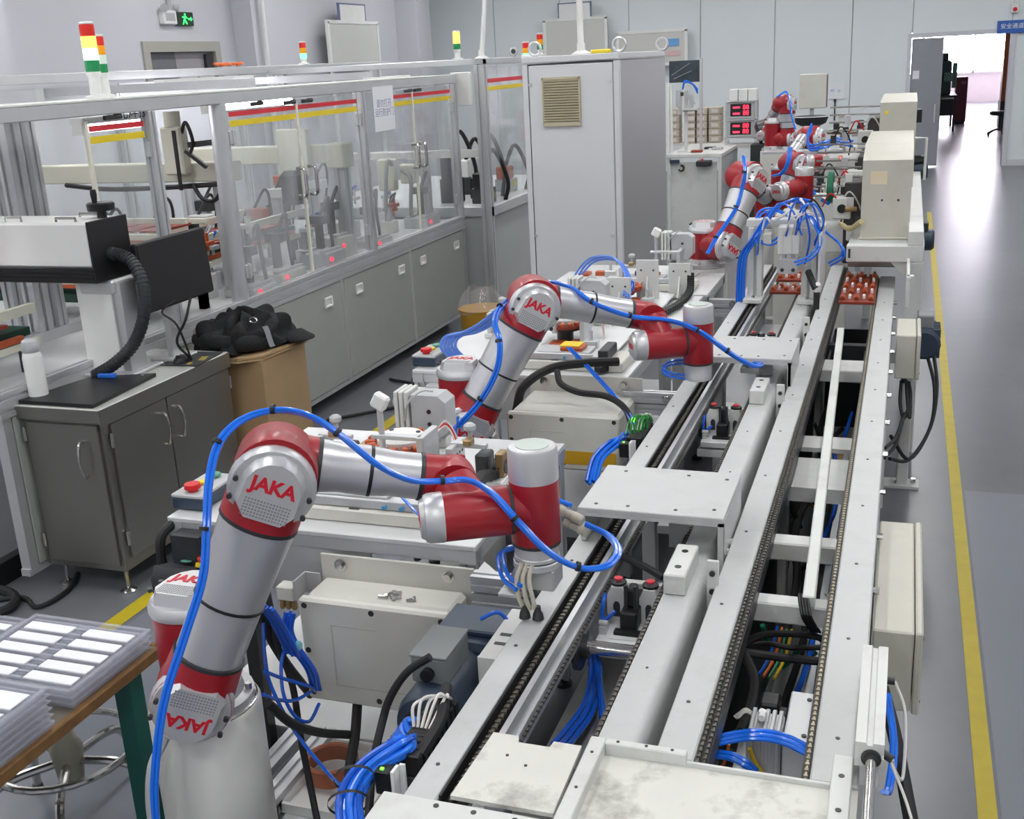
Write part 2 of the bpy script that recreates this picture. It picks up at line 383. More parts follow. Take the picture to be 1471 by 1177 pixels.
# painted floor lines
part2 = B().box(.275, .325, -2, 14.6, 0, .002).build('floor_line', YEL, None, 'yellow painted floor line along the aisle right of the conveyor', 'floor line')
B().box(-2.85, -2.775, 1.0, 9.4, 0, .002).build('floor_line', YEL, None, 'yellow painted floor line beside the stainless steel cabinet', 'floor line')
BAY = mat('blue_grey_floor_paint', '#767A83', .3, var=.03, scale=2)
structmesh('floor_bay', BAY, lambda b: b.box(.335, 2.2, -2, 5.2, 0, .0015), 'blue-grey painted floor bay right of the yellow line')
structmesh('floor_bay', BAY, lambda b: b.box(-2.75, -1.95, -1, 9.0, 0, .0012), 'blue-grey painted walkway between the line and the cabinets')
# ceiling lamps (above the frame): the light of the hall
LAMP = mat('lamp_diffuser', '#FFFFFF', .5, var=0, emit='#FFFFFF', est=LAMP_STRENGTH)
lamp0 = None
for iy, y in enumerate((-3.5, -.5, 2.5, 5.5, 8.5, 11.5, 14.5, 17.6)):
    for ix, x in enumerate((-7, -4.6, -2.2, .2, 2.7)):
        if lamp0 is None:
            lamp0 = thing('ceiling_lamp', 'long white panel lamp on the workshop ceiling', 'ceiling lamp', (x, y, ZC-.06), 0, 'ceiling panel lamps')
            part('housing', WHITEP, lamp0, lambda b: b.box(x-.18, x+.18, y-.66, y+.66, ZC-.05, ZC))
            part('diffuser', LAMP, lamp0, lambda b: b.box(x-.15, x+.15, y-.62, y+.62, ZC-.06, ZC-.05))
        else: dup(lamp0, (x, y, ZC-.06))
# ================================================================== CONVEYOR
def chain(b, x0, x1, y0, y1, z, pitch=.0085):
    y = y0; i = 0; xm = (x0+x1)/2; w = x1-x0
    while y < y1:
        if i % 2: b.box(xm-w*.5, xm+w*.5, y+.001, y+pitch*.78, z-.003, z+.003)
        else: b.box(xm-w*.3, xm+w*.3, y-.002, y+pitch*.9, z-.004, z+.001)
        y += pitch; i += 1
def screws(b, pts, z, r=.004):
    for x, y in pts: b.cyl((x, y, z-.001), (x, y, z+.0012), r, n=8)
def rail(parent, x0, x1, y0, y1, z=.85, lip=.06, side=1, holes=()):
    r = part('rail', GPAINT, parent, lambda b: (b.box(x0, x1, y0, y1, z-.012, z, .003), b.box(x0, x0+.006, y0, y1, z-lip, z-.010), b.box(x1-.006, x1, y0, y1, z-lip, z-.010)))
    if holes: part('screw', DSTEEL, r, lambda b: screws(b, holes, z))
    return r
CY0, CY1 = 1.40, 6.3
cA = thing('chain_conveyor', 'left lane of the twin chain conveyor, under the robot wrists', 'conveyor', (-.55, 3.5, 0))
rail(cA, -.735, -.676, CY0, CY1, holes=[(-.71, 1.5+.42*i) for i in range(11)])
part('chain_guard', BLACK, cA, lambda b: (b.box(-.6755, -.671, CY0+.02, CY1, .80, .851), b.box(-.671, -.646, CY0+.02, CY1, .80, .828)))
part('chain', CHAIN, cA, lambda b: chain(b, -.664, -.654, CY0+.03, CY1, .838), kind='stuff')
part('guide_strip', ALU, cA, lambda b: (b.box(-.646, -.634, 1.62, CY1, .76, .838), b.box(-.634, -.628, 1.62, CY1, .76, .80)))
part('inner_chain', CHAIN, cA, lambda b: chain(b, -.626, -.620, 1.64, CY1, .79), kind='stuff')
def a2(b):
    # channel with a rounded right shoulder
    prof = [(-.463, .78), (-.463, .85), (-.407, .85), (-.398, .847), (-.391, .839), (-.388, .828), (-.388, .74), (-.396, .74), (-.396, .826), (-.406, .838), (-.455, .838), (-.455, .78)]
    b.prism([(p[0], p[1]) for p in prof], (0, 1.63, 0), (1, 0, 0), (0, 0, 1), (0, 1, 0), CY1-1.63)
r_ = part('rail', GPAINT, cA, a2)
part('screw', DSTEEL, r_, lambda b: screws(b, [(-.43, 1.9+.37*i) for i in range(12)], .85, .003))
part('chain', CHAIN, cA, lambda b: chain(b, -.4735, -.4665, 1.63, CY1, .844), kind='stuff')
part('chain_guard', BLACK, cA, lambda b: b.box(-.479, -.464, 1.63, CY1, .79, .838))
for y in (2.13, 3.75): part('drive_shaft', STEELP, cA, lambda b: b.cyl((-.67, y, .745), (-.46, y, .745), .016))
for y in (2.13, 3.75): part('sprocket', DSTEEL, cA, lambda b: (b.cyl((-.640, y, .745), (-.628, y, .745), .055, n=22), b.cyl((-.650, y, .745), (-.612, y, .745), .028, n=14)))
for i, y in enumerate((2.19, 2.9, 3.56, 4.62, 5.2)):
    part('cross_plate', ALUW, cA, lambda b: (b.box(-.62, -.46, y, y+.23, .706, .714, .002), b.box(-.62, -.46, y-.004, y, .69, .714)))
part('drip_tray', mat('greasy_tray', '#A9AAA6', .35, .4, var=.1, stain='#6B675F', stainamt=.6), cA, lambda b: (b.box(-.66, -.40, 1.62, 2.62, .60, .605), b.box(-.66, -.40, 1.83, 1.835, .605, .64)))
part('side_frame', ALU, cA, lambda b: (b.box(-.735, -.725, 1.40, CY1, .64, .79), b.box(-.404, -.396, 1.63, CY1, .62, .74)))
for y in (1.75, 3.2, 4.6, 6.1):
    part('leg', ALU, cA, lambda b: (b.box(-.735, -.69, y, y+.045, 0, .64, .003), b.box(-.42, -.375, y, y+.045, 0, .62, .003)))
part('lower_shelf', mat('oily_grey_shelf', '#6E7072', .4, .3, var=.15), cA, lambda b: b.box(-.73, -.38, 1.45, 6.0, .17, .18))
part('lower_beam', ALU, cA, lambda b: (b.box(-.735, -.69, 1.6, CY1, .10, .145, .003), b.box(-.42, -.375, 1.6, CY1, .10, .145, .003)))

cB = thing('chain_conveyor', 'right lane of the twin chain conveyor, beside the aisle', 'conveyor', (-.19, 3.5, 0))
rail(cB, -.357, -.290, 1.62, CY1, holes=[(-.33, 1.8+.40*i) for i in range(11)])
part('chain_guard', DSTEEL, cB, lambda b: (b.box(-.289, -.268, 1.62, CY1, .79, .833)))
part('chain', CHAIN, cB, lambda b: (chain(b, -.2875, -.2815, 1.62, CY1, .841), chain(b, -.2765, -.2705, 1.62, CY1, .838)), kind='stuff')
rail(cB, -.097, -.020, 1.62, 6.0, holes=[(-.06, 1.75+.36*i) for i in range(11)])
part('chain_guard', BLACK, cB, lambda b: b.box(-.112, -.098, 1.62, 6.0, .79, .840))
part('chain', mat('brass_chain', '#A39A86', .4, .5, var=.2, scale=90), cB, lambda b: chain(b, -.1075, -.101, 1.62, 6.0, .846, .0085), kind='stuff')
for y0, y1, z in ((2.325, 2.375, .80), (2.66, 2.72, .80), (4.36, 4.52, .79)):
    part('cross_beam', WPAINT, cB, lambda b: b.box(-.285, -.10, y0, y1, z-.05, z, .004))
part('cross_plate', WPAINT, cB, lambda b: (b.box(-.285, -.10, 3.20, 3.46, .74, .745), b.box(-.285, -.10, 3.195, 3.20, .70, .745), b.box(-.285, -.10, 3.56, 3.68, .73, .745)))
part('cable_duct', WPAINT, cB, lambda b: bar(b, (-.153, 2.30, .825), (-.228, 4.87, .825), .028, .03, bev=.003))
part('side_frame', GPAINT, cB, lambda b: (b.box(-.030, -.020, 1.62, 6.0, .60, .79), b.box(-.345, -.335, 1.62, CY1, .60, .79)))
for y in (1.8, 3.4, 4.9):
    part('leg', WPAINT, cB, lambda b: (b.box(-.07, -.02, y, y+.05, 0, .6, .004), b.box(-.35, -.30, y, y+.05, 0, .6, .004)))
part('outrigger_leg', WPAINT, cB, lambda b: (b.box(.035, .085, 5.20, 5.25, .01, .70, .003), b.box(-.03, .135, 5.17, 5.28, 0, .012), b.box(-.03, .08, 5.2, 5.25, .60, .65)))
part('foot_bolt', STEELP, cB, lambda b: b.cyl((.11, 5.225, .012), (.11, 5.225, .035), .012, n=6))
part('lower_shelf', mat('oily_grey_shelf', '#6E7072', .4, .3, var=.15), cB, lambda b: (b.box(-.36, -.03, 1.45, 6.0, .17, .18)))
part('inner_panel', CHARC, cB, lambda b: (b.box(-.335, -.33, 2.2, 6.0, .18, .60), b.box(-.29, -.11, 4.95, 5.0, .45, .74), b.box(-.05, -.045, 2.2, 6.0, .18, .60)))
part('bolt', STEELP, cB, lambda b: [b.cyl((-.02, y, .815), (-.006, y, .815), .009, n=8) for y in [2.1+.31*i for i in range(12)]])
part('inner_side_bar', ALU, cB, lambda b: b.box(-.165, -.145, 2.3, 4.2, .42, .52))

# black collecting bin and cardboard under the right lane
bb = thing('parts_bin', 'open black plastic bin under the right conveyor lane', 'bin', (-.2, 5.05, .45))
part('bin_side', BLACK, bb, lambda b: (b.box(-.275, -.265, 4.72, 5.35, .45, .72), b.box(-.128, -.118, 4.72, 5.35, .45, .72), b.box(-.275, -.118, 4.72, 4.73, .45, .72), b.box(-.275, -.118, 5.34, 5.35, .45, .72)))
part('bottom', BLACK, bb, lambda b: b.box(-.275, -.118, 4.72, 5.35, .44, .45))
B().box(-.262, -.125, 3.92, 4.30, .45, .47).build('cardboard_sheet', CARD, None, 'flat cardboard sheet lying under the right conveyor lane', 'cardboard')

# bridge plates over the left lane
def bridge(x0, x1, y0, y1, label, blk):
    t = thing('bridge_plate', label, 'bridge plate', ((x0+x1)/2, (y0+y1)/2, .85))
    part('top_plate', GPAINT, t, lambda b: (b.box(x0, x1, y0, y1, .937, .95, .002), b.box(x0, x1, y0, y0+.012, .928, .938)))
    part('front_leg', GPAINT, t, lambda b: (b.box(x1-.014, x1, y0, y0+.012, .80, .937), b.box((x0+x1)/2+.02, (x0+x1)/2+.07, y0+.14, y0+.15, .80, .937)))
    part('side_plate', GPAINT, t, lambda b: b.box(x1-.014, x1, y0, y1, .80, .937, .002))
    part('side_plate', GPAINT, t, lambda b: b.box(x0, x0+.014, y0+.02, y1, .852, .937, .002))
    part('screw', DSTEEL, t, lambda b: screws(b, [(x0+.04, y0+.03), (x0+.12, y0+.03), (x1-.12, y0+.03), (x1-.03, y0+.05), (x1-.03, y1-.05), (x0+.06, y1-.04), (x1-.13, y1-.04)], .95, .005))
    part('bolt', STEELP, t, lambda b: [b.cyl((x1, y0+k, .84), (x1+.008, y0+k, .84), .011, n=6) for k in (.05, .11)])
    return t
bridge(-.720, -.362, 2.435, 2.74, 'nearer grey bridge plate screwed across the left conveyor lane', 0)
bridge(-.645, -.345, 3.90, 4.22, 'farther grey bridge plate screwed across the left conveyor lane', 0)
for y, lab in ((2.29, 'white slotted angle bracket on the rail in front of the nearer bridge plate'), (3.72, 'white slotted angle bracket on the rail in front of the farther bridge plate'), (4.75, 'white slotted angle bracket on the rail behind the farther bridge plate')):
    t = thing('angle_bracket', lab, 'bracket', (-.36, y, .8))
    part('plate', WPAINT, t, lambda b: b.box(-.377, -.350, y-.005, y+.005, .79, .91, .002))
    part('screw', DSTEEL, t, lambda b: [b.cyl((-.364, y-.005, z), (-.364, y-.010, z), .007, n=8) for z in (.835, .88)])
for y, lab in ((2.30, 'milled white block on the middle rail near the first robot'), (3.75, 'milled white block on the middle rail near the second robot')):
    t = thing('rail_block', lab, 'block', (-.44, y, .85))
    part('block', WPAINT, t, lambda b: b.box(-.462, -.412, y-.085, y+.085, .851, .90, .003))
    part('screw', DSTEEL, t, lambda b: screws(b, [(-.437, y-.04), (-.437, y+.045)], .90, .008))

# cover plates at the near end
t = thing('cover_plate', 'worn white cover plate with a notch at the near end of the left lane', 'cover plate', (-.57, 1.5, .84))
part('plate', PLATE, t, lambda b: b.zprism([(-.655, 1.421), (-.478, 1.421), (-.483, 1.61), (-.534, 1.61), (-.536, 1.592), (-.594, 1.592), (-.599, 1.61), (-.647, 1.61)], .846, .854))
part('screw', DSTEEL, t, lambda b: screws(b, [(-.60, 1.55), (-.56, 1.53)], .854, .003))
t = thing('cover_plate', 'white end plate across the near end of the left lane', 'cover plate', (-.6, 1.3, .84))
part('plate', WPAINT, t, lambda b: b.box(-.765, -.40, 1.20, 1.40, .846, .858, .002))
part('screw', DSTEEL, t, lambda b: screws(b, [(-.665, 1.385), (-.60, 1.385), (-.53, 1.385)], .858, .005))
t = thing('end_pan', 'large stained white pan with raised edges at the near end of the right lane', 'pan', (-.25, 1.4, .83))
part('floor_plate', PLATE, t, lambda b: b.box(-.45, -.02, 1.10, 1.62, .835, .843))
part('edge', WPAINT, t, lambda b: b.box(-.470, -.442, 1.10, 1.628, .84, .866, .002))
part('edge', WPAINT, t, lambda b: b.box(-.442, -.300, 1.612, 1.628, .84, .866, .002))
part('edge', WPAINT, t, lambda b: b.box(-.300, -.064, 1.612, 1.618, .84, .852, .001))
part('screw', DSTEEL, t, lambda b: screws(b, [(-.456, 1.58), (-.456, 1.48), (-.456, 1.36), (-.42, 1.62), (-.37, 1.62), (-.325, 1.62)], .866, .003))
t = thing('end_bracket', 'white upright end bracket at the near right corner of the conveyor', 'bracket', (-.045, 1.5, .84))
part('plate', WPAINT, t, lambda b: b.box(-.063, -.030, 1.30, 1.68, .852, .866, .002))
part('screw', DSTEEL, t, lambda b: screws(b, [(-.047, 1.62), (-.047, 1.53)], .866, .005))

# pneumatic cylinder on the outer rail
t = thing('air_cylinder', 'white slotted air cylinder clamped along the outer conveyor rail', 'air cylinder', (-.006, 1.8, .85))
def cylbody(b):
    w = .0225
    prof = [(-w, -w), (w, -w), (w, -.006), (w-.005, -.004), (w-.005, .004), (w, .006), (w, w), (.006, w), (.004, w-.005), (-.004, w-.005), (-.006, w), (-w, w)]
    b.prism(prof, (-.006, 1.635, .9025), (1, 0, 0), (0, 0, 1), (0, 1, 0), .322)
part('body', WPAINT, t, cylbody)
part('head', DSTEEL, t, lambda b: b.lathe((-.003, 1.635, .898), (0, -1, 0), [(0, .016), (.004, .016), (.005, .011), (.012, .011)], 16))
part('rod', STEELP, t, lambda b: b.cyl((-.003, 1.63, .898), (-.003, 1.25, .898), .0085))
part('mount', GPAINT, t, lambda b: b.box(-.020, .010, 1.64, 1.93, .84, .881))
part('fitting', CHARC, t, lambda b: (b.cyl((.013, 1.88, .90), (.03, 1.88, .90), .007), b.cyl((.012, 1.66, .895), (.03, 1.65, .89), .007)))
B().tube([(.03, 1.88, .90), (.05, 1.84, .86), (.05, 1.74, .80), (.035, 1.68, .85), (.03, 1.65, .89)], .003).build('sensor_wire', WIREW, None, 'thin white wire looping beside the white air cylinder', 'wire')
B().tube([(.028, 1.65, .885), (.06, 1.60, .83), (.085, 1.50, .78), (.07, 1.46, .74), (.04, 1.55, .74), (.02, 1.60, .80)], .0025).build('sensor_wire', WIREW, None, 'thin white wire hanging over the aisle below the air cylinder', 'wire')
B().tube([(.01, 1.95, .84), (.035, 1.86, .80), (.06, 1.76, .74), (.075, 1.70, .70)], .013, 10).build('cable', BRUB, None, 'thick black cable end sticking out over the aisle', 'cable')
for k in range(2): B().tube([(.015+.006*k, 1.90, .86), (.03+.006*k, 1.80, .83-.01*k), (.025+.006*k, 1.70, .80), (.018+.006*k, 1.66, .82)], .0045).build('air_hose', BLUE, None, 'blue air hose behind the white air cylinder', 'air hose', 'hoses behind the air cylinder')

# cream boxes, motors on the aisle side
def ebox(x0, x1, y0, y1, z0, z1, label):
    t = thing('junction_box', label, 'junction box', ((x0+x1)/2, (y0+y1)/2, z0))
    part('body', AGED, t, lambda b: b.box(x0, x1-.018, y0, y1, z0, z1, .004))
    part('lid', AGED, t, lambda b: b.box(x1-.016, x1, y0-.003, y1+.003, z0-.003, z1+.003, .005))
    part('screw', DSTEEL, t, lambda b: [b.cyl((x1, y, z), (x1+.002, y, z), .004, n=8) for y in (y0+.02, y1-.02) for z in (z0+.02, z1-.02)])
    part('cable_gland', BLACK, t, lambda b: [b.cyl((x0+.04, y0+k, z0), (x0+.04, y0+k, z0-.03), .012, n=10) for k in (.05, .1)])
    return t
ebox(-.015, .088, 2.256, 2.86, .607, .80, 'long cream junction box on the aisle side of the conveyor')
ebox(.0, .097, 4.715, 5.03, .665, .85, 'square cream junction box hung beside the aisle near the navy motor')
t = thing('gear_motor', 'navy gear motor with grey terminal box beside the aisle', 'motor', (.12, 5.3, .6))
part('body', NAVY, t, lambda b: (b.lathe((.12, 5.08, .72), (0, 1, 0), [(0, .055), (.012, .068), (.20, .068), (.21, .060)], 18), b.box(.045, .09, 5.08, 5.30, .66, .78, .01)))
part('fan_cover', NAVY, t, lambda b: b.lathe((.12, 5.29, .72), (0, 1, 0), [(0, .060), (.005, .070), (.06, .070), (.08, .055)], 18))
part('terminal_box', GREYB, t, lambda b: b.box(.085, .155, 5.14, 5.26, .78, .84, .006))
part('fin', NAVY, t, lambda b: [b.box(.055, .185, 5.11+.03*i, 5.117+.03*i, .655, .785, .004) for i in range(6)])
t = thing('gear_motor', 'dark motor at the foot of the tall cream machine cover by the aisle', 'motor', (.12, 6.9, .8))
part('body', NAVY, t, lambda b: b.lathe((.05, 6.75, .92), (1, 0, 0), [(0, .05), (.01, .062), (.11, .062), (.125, .05)], 16))
part('terminal_box', CHARC, t, lambda b: b.box(.07, .14, 6.71, 6.79, .975, 1.02, .005))
t = thing('gear_motor', 'small dark motor beyond the cream machine covers by the aisle', 'motor', (.12, 8.5, 1.06))
part('body', NAVY, t, lambda b: b.lathe((.03, 8.5, 1.13), (1, 0, 0), [(0, .05), (.01, .065), (.1, .065), (.12, .05)], 16))
part('terminal_box', CHARC, t, lambda b: b.box(.05, .12, 8.45, 8.55, 1.19, 1.235, .005))
for k, lab in ((0, 'black cable looping down from the navy gear motor'), (1, 'black cable running from the navy motor to the floor')):
    B().tube([(.13+.03*k, 5.12, .68), (.17+.01*k, 5.0, .55), (.16, 4.9, .40), (.08, 4.75, .30), (.0, 4.6, .35+.1*k)], .008).build('cable', BRUB, None, lab, 'cable')
for k in range(2):
    B().tube([(.03+.02*k, 4.78, .64), (.03+.03*k, 4.74, .55), (.05+.02*k, 4.70, .50), (.07, 4.76, .57), (.06, 4.80, .63)], .007).build('cable', BRUB, None, 'black cable loop hanging under the square cream box', 'cable', 'cable loops under the square cream box')
for k in range(2):
    B().tube([(.05, 4.70, .52), (.02, 4.5, .48-.03*k), (-.02, 4.3, .50-.04*k)], .007).build('cable', BRUB, None, 'black cable running from the cream box back into the conveyor', 'cable', 'cables into the conveyor side')
# ================================================================== ROBOTS
def cap_at(parent, c, n, up, r, d=.045, logo=True, screw=True, detail=True, flip=1):
    """silver end cap whose face centre is c, facing n; up = direction of the top of the lettering"""
    c = V(c); n = V(n).normalized(); up = V(up); up = (up-n*up.dot(n)).normalized(); rt = up.cross(n).normalized()
    PL = [(x, y*flip) for x, y in PLAT]
    cp = part('end_cap', SIL, parent, lambda b: (b.lathe(c-n*(d+.004), n, [(0, r*1.0), (.004, r*1.02), (d*.30, r*1.02), (d*.55, r*.93)], 32),
        b.prism([(x*r*1.0, y*r*1.0) for x, y in PL], c-n*d*.80, rt, up, n, d*.80, [(x*r*.82, y*r*.82-.02*r*flip) for x, y in PL])))
    if detail:
        if logo: text('logo', 'JAKA', c+up*r*.18*flip+n*.0005, rt*flip, up*flip, r*.46, LOGO, cp, .0006, r*.018)
        def gr(b):
            nx, ny = 15, 6
            for i in range(nx):
                for j in range(ny):
                    p = c+rt*((i/(nx-1)-.5)*r*1.02)+up*flip*(-r*.20-j*r*.078)+n*.0003
                    b.obox(p, (r*.042, r*.042, .001), Matrix((rt, up, n)).transposed())
        part('grille', DOTS, cp, gr, kind='stuff')
        if screw: part('screw', DSTEEL, cp, lambda b: [b.cyl(c+rt*x*r+up*y*r-n*d*.30, c+rt*x*r+up*y*r-n*d*.14, .0055*r/.084, n=8) for x, y in ((-.86, .1), (-.86, -.35), (.86, .1), (.86, -.35))])
    return cp
PLAT = [(-.78, .30), (-.62, .62), (-.36, .84), (0, .93), (.36, .84), (.62, .62), (.78, .30), (.80, -.45), (.52, -.80), (-.52, -.80), (-.80, -.45)]
def ring(parent, p, d, r, w=.010): return part('joint_ring', CHARC, parent, lambda b: b.lathe(V(p)-V(d).normalized()*w/2, d, [(0, r*.97), (.001, r), (w-.001, r), (w, r*.97)], 26))
def robot(label, P, zt, th, Sz, E, J4, J6, j6z, ped=None, group=None, detail=True, flipS=-1, jt=.055, name='industrial_robot', sdist=.203, sc=1.0, j5z=None, j5len=.245, j5dir=None, back=.17):
    n = V(math.sin(th), -math.cos(th), 0); u = V(math.cos(th), math.sin(th), 0); k = Vector((0, 0, 1))
    P = V(P[0], P[1], zt); E = V(E); J4 = V(J4); r = .084*sc
    t = thing(name, label, 'robot', P, 0, group)
    S = V(P.x, P.y, Sz)+n*sdist
    # base + joint 1
    part('base_flange', SIL, t, lambda b: (b.lathe(P, k, [(0, r*1.35), (.018, r*1.35), (.022, r*1.1), (.045, r*1.05)], 28)))
    if detail: part('bolt', STEELP, t, lambda b: [b.cyl(P+V(math.cos(a), math.sin(a), 0)*r*1.22+k*.018, P+V(math.cos(a), math.sin(a), 0)*r*1.22+k*.034, .008, n=8) for a in [i*math.pi/3+.4 for i in range(6)]])
    htop = Sz+r*1.25+jt
    part('base_housing', RED, t, lambda b: (b.lathe(P+k*.04, k, [(0, r*.95), (.01, r), (htop-zt-.04, r)], 28), b.cyl(V(P.x, P.y, Sz), S-n*.07, r*.92, r*.97, n=28)))
    cap_at(t, V(P.x, P.y, htop+.052), k, V(0, 1, 0), r*1.05, .052, detail=detail)
    # joint 2 + upper arm
    A = S-n*.085; Bp = E-n*.085; dU = (Bp-A).normalized(); L = (Bp-A).length
    part('shoulder_housing', RED, t, lambda b: (b.lathe(S-n*.150, n, [(0, r*.9), (.01, r), (.115, r)], 28), b.cyl(A, A+dU*r*1.25, r*1.0, r*.92, n=28)))
    cap_at(t, S, n, dU, r*1.03, .058, detail=detail, flip=flipS)
    a0 = A+dU*r*1.25; a1 = Bp-dU*r*1.25
    ring(t, a0, dU, r*.93); ring(t, a1, dU, r*1.0)
    part('upper_arm', TUBE, t, lambda b: b.lathe(a0+dU*.004, dU, [(0, r*.86), ((a1-a0).length*.3, r*.87), ((a1-a0).length*.75, r*.92), ((a1-a0).length-.008, r*.97)], 30))
    if detail: part('cable_tie', BLACK, t, lambda b: (b.lathe(a0+dU*((a1-a0).length*.42)-dU*.003, dU, [(0, r*.89), (.001, r*.915), (.006, r*.915), (.007, r*.89)], 26)))
    # elbow
    F = E-n*back; dF = (J4-F).normalized()
    rb = r*.80
    part('elbow_housing', RED, t, lambda b: (b.lathe(F-n*rb*.95, n, [(0, rb*.55), (rb*.18, rb*.82), (rb*.45, rb*1.0), (rb*.8, r*1.0), (back+rb*.95-.10, r*1.04), (back+rb*.95-.052, r*1.02)], 30), b.cyl(Bp, Bp-dU*r*1.25, r*1.0, r*.99, n=28), b.cyl(F, F+dF*rb*1.30, rb*1.0, rb*.88, n=26)))
    cap_at(t, E-dU*.016, n, dU, r*1.05, .058, detail=detail)
    # forearm
    f0 = F+dF*rb*1.3; rw = .053*sc; f1 = J4-dF*rw*1.35; Lf = (f1-f0).length
    ring(t, f0, dF, rb*.90); ring(t, f1, dF, rw*1.0)
    part('forearm', TUBE, t, lambda b: b.lathe(f0+dF*.003, dF, [(0, rb*.86), (Lf*.2, rb*.80), (Lf*.45, rw*1.05), (Lf*.7, rw*.95), (Lf-.006, rw*.96)], 28))
    if detail: part('cable_tie', BLACK, t, lambda b: b.lathe(f0+dF*Lf*.48, dF, [(0, rw*1.02), (.001, rw*1.06), (.008, rw*1.06), (.009, rw*1.02)], 24))
    # wrist 1 (parallel to the elbow axis), wrist 2, wrist 3
    J6 = V(J6[0], J6[1], 0); zt6, zc6, zr6, zb6 = j6z
    z5 = j5z if j5z else (zc6+zr6)/2+.005
    d5 = V(j5dir).normalized() if j5dir else -u
    Q = V(J6.x, J6.y, z5); C5 = Q+d5*j5len
    mid = Q+d5*(j5len*.52)
    part('wrist_housing', RED, t, lambda b: (b.cyl(J4, f1, rw*1.0, rw*.97, n=22), b.lathe(J4-n*rw*.95, n, [(0, rw*.5), (rw*.15, rw*.8), (rw*.4, rw*.96), (rw*.8, rw), (rw*1.9, rw)], 24), b.cyl(J4+n*rw*.9, mid, rw*.98, rw*.95, n=22)))
    part('wrist_housing', RED, t, lambda b: b.lathe(Q+d5*rw*1.05, d5, [(0, rw*.97), (.004, rw), (j5len-rw*1.05-.04, rw*1.0)], 26))
    ring(t, Q+d5*rw*1.0, d5, rw*1.0, .008)
    cap5 = part('end_cap', SIL, t, lambda b: (b.lathe(C5-d5*.05, d5, [(0, rw), (.003, rw*1.02), (.032, rw*1.0), (.040, rw*.93), (.041, rw*.7)], 26), b.prism([(x*rw*.98, y*rw*.98) for x, y in PLAT], C5-d5*.014, k.cross(d5), k, d5, .014, [(x*rw*.8, y*rw*.8) for x, y in PLAT])))
    if detail: text('logo', 'JAKA', C5+d5*.0005, k.cross(d5), k, rw*.45, LOGO, cap5, .0006, rw*.015)
    part('tool_housing', RED, t, lambda b: (b.lathe(V(J6.x, J6.y, zr6), k, [(0, rw*.97), (.003, rw), (zc6-zr6, rw)], 28), b.cyl(Q, Q+d5*rw*1.0, rw*.95, n=24)))
    part('end_cap', SIL, t, lambda b: b.lathe(V(J6.x, J6.y, zc6), k, [(0, rw), (.003, rw*1.01), (zt6-zc6-.008, rw*1.0), (zt6-zc6-.002, rw*.95), (zt6-zc6, rw*.86)], 30))
    if detail: part('status_ring', mat('pale_ring', '#B9C4BC', .5, var=0), t, lambda b: b.lathe(V(J6.x, J6.y, zt6), k, [(0, rw*.66), (.0015, rw*.66), (.0015, rw*.60), (.001, rw*.56)], 26))
    ring(t, V(J6.x, J6.y, zr6), k, rw*1.0, .010)
    part('tool_flange', SIL, t, lambda b: b.lathe(V(J6.x, J6.y, zb6), k, [(0, rw*.75), (.004, rw*.93), ((zr6-zb6)*.25, rw*.93), ((zr6-zb6)*.3, rw*.90), (zr6-zb6, rw*.90)], 26))
    if ped:
        p = thing('robot_pedestal', ped, 'pedestal', (P.x, P.y, 0))
        part('column', PEDW, p, lambda b: b.lathe((P.x, P.y, .012), k, [(0, .124*sc), (.003, .126*sc), (zt-.024, .126*sc), (zt-.016, .122*sc)], 40))
        part('foot_plate', PEDW, p, lambda b: b.box(P.x-.16, P.x+.16, P.y-.16, P.y+.16, 0, .014, .003))
        part('top_ring', STEELP, p, lambda b: b.lathe((P.x, P.y, zt-.008), k, [(0, .121*sc), (.006, .120*sc), (.0078, .115*sc)], 40))
    return t, dict(P=P, S=S, E=E, F=F, J4=J4, n=n, u=u, dU=dU, a0=a0, a1=a1, f0=f0, f1=f1, Q=Q, d5=d5)
TH = math.radians(28)
R1, K1 = robot('nearest robot arm, largest in view, blue hose arching over its elbow', (-1.447, 1.85), .651, TH, .732, (-1.151, 1.778, 1.218), (-.904, 2.101, 1.133), (-.706, 2.071), (1.238, 1.164, 1.023, .982), 'cream column under the nearest robot arm')
R2, K2 = robot('second robot arm, elbow in front of the tall grey cabinet', (-1.467, 3.555), .70, TH, .787, (-1.143, 3.5, 1.207), (-.846, 3.851, 1.104), (-.663, 3.824), (1.16, 1.097, .95, .885), 'cream column under the second robot arm')
def hose(parent, pts, r, m=BLUE, name='air_hose', n=8, **k): return B().tube(pts, r, n).build(name, m, parent, **k)
# ================================================================== LEFT ENCLOSURE (aluminium frame with acrylic)
EX, EB = -3.30, -5.25
e1 = thing('machine_enclosure', 'long aluminium framed machine enclosure with clear acrylic doors on the left', 'enclosure', (-4.2, 5.8, 0))
def prof(b, a, c, w=.04):
    """slotted aluminium profile between two points"""
    a = V(a); c = V(c); d = (c-a).normalized(); x, y, _ = frame_of(d)
    s = w/2; g = w*.12; q = w*.14
    p = []
    for ang in range(4):
        ca, sa = [(1, 0), (0, 1), (-1, 0), (0, -1)][ang]
        for px, py in ((s, -s), (s, -g), (s-q, -g), (s-q, g), (s, g)): p.append((px*ca-py*sa, px*sa+py*ca))
    b.prism(p, a, x, y, d, (c-a).length)
Y0, Y1 = 3.25, 8.28
def post(y, w=.06, z0=.86, z1=1.87, x=EX, name='post'): return part(name, ALU, e1, lambda b: prof(b, (x-w/2, y, z0), (x-w/2, y, z1), w))
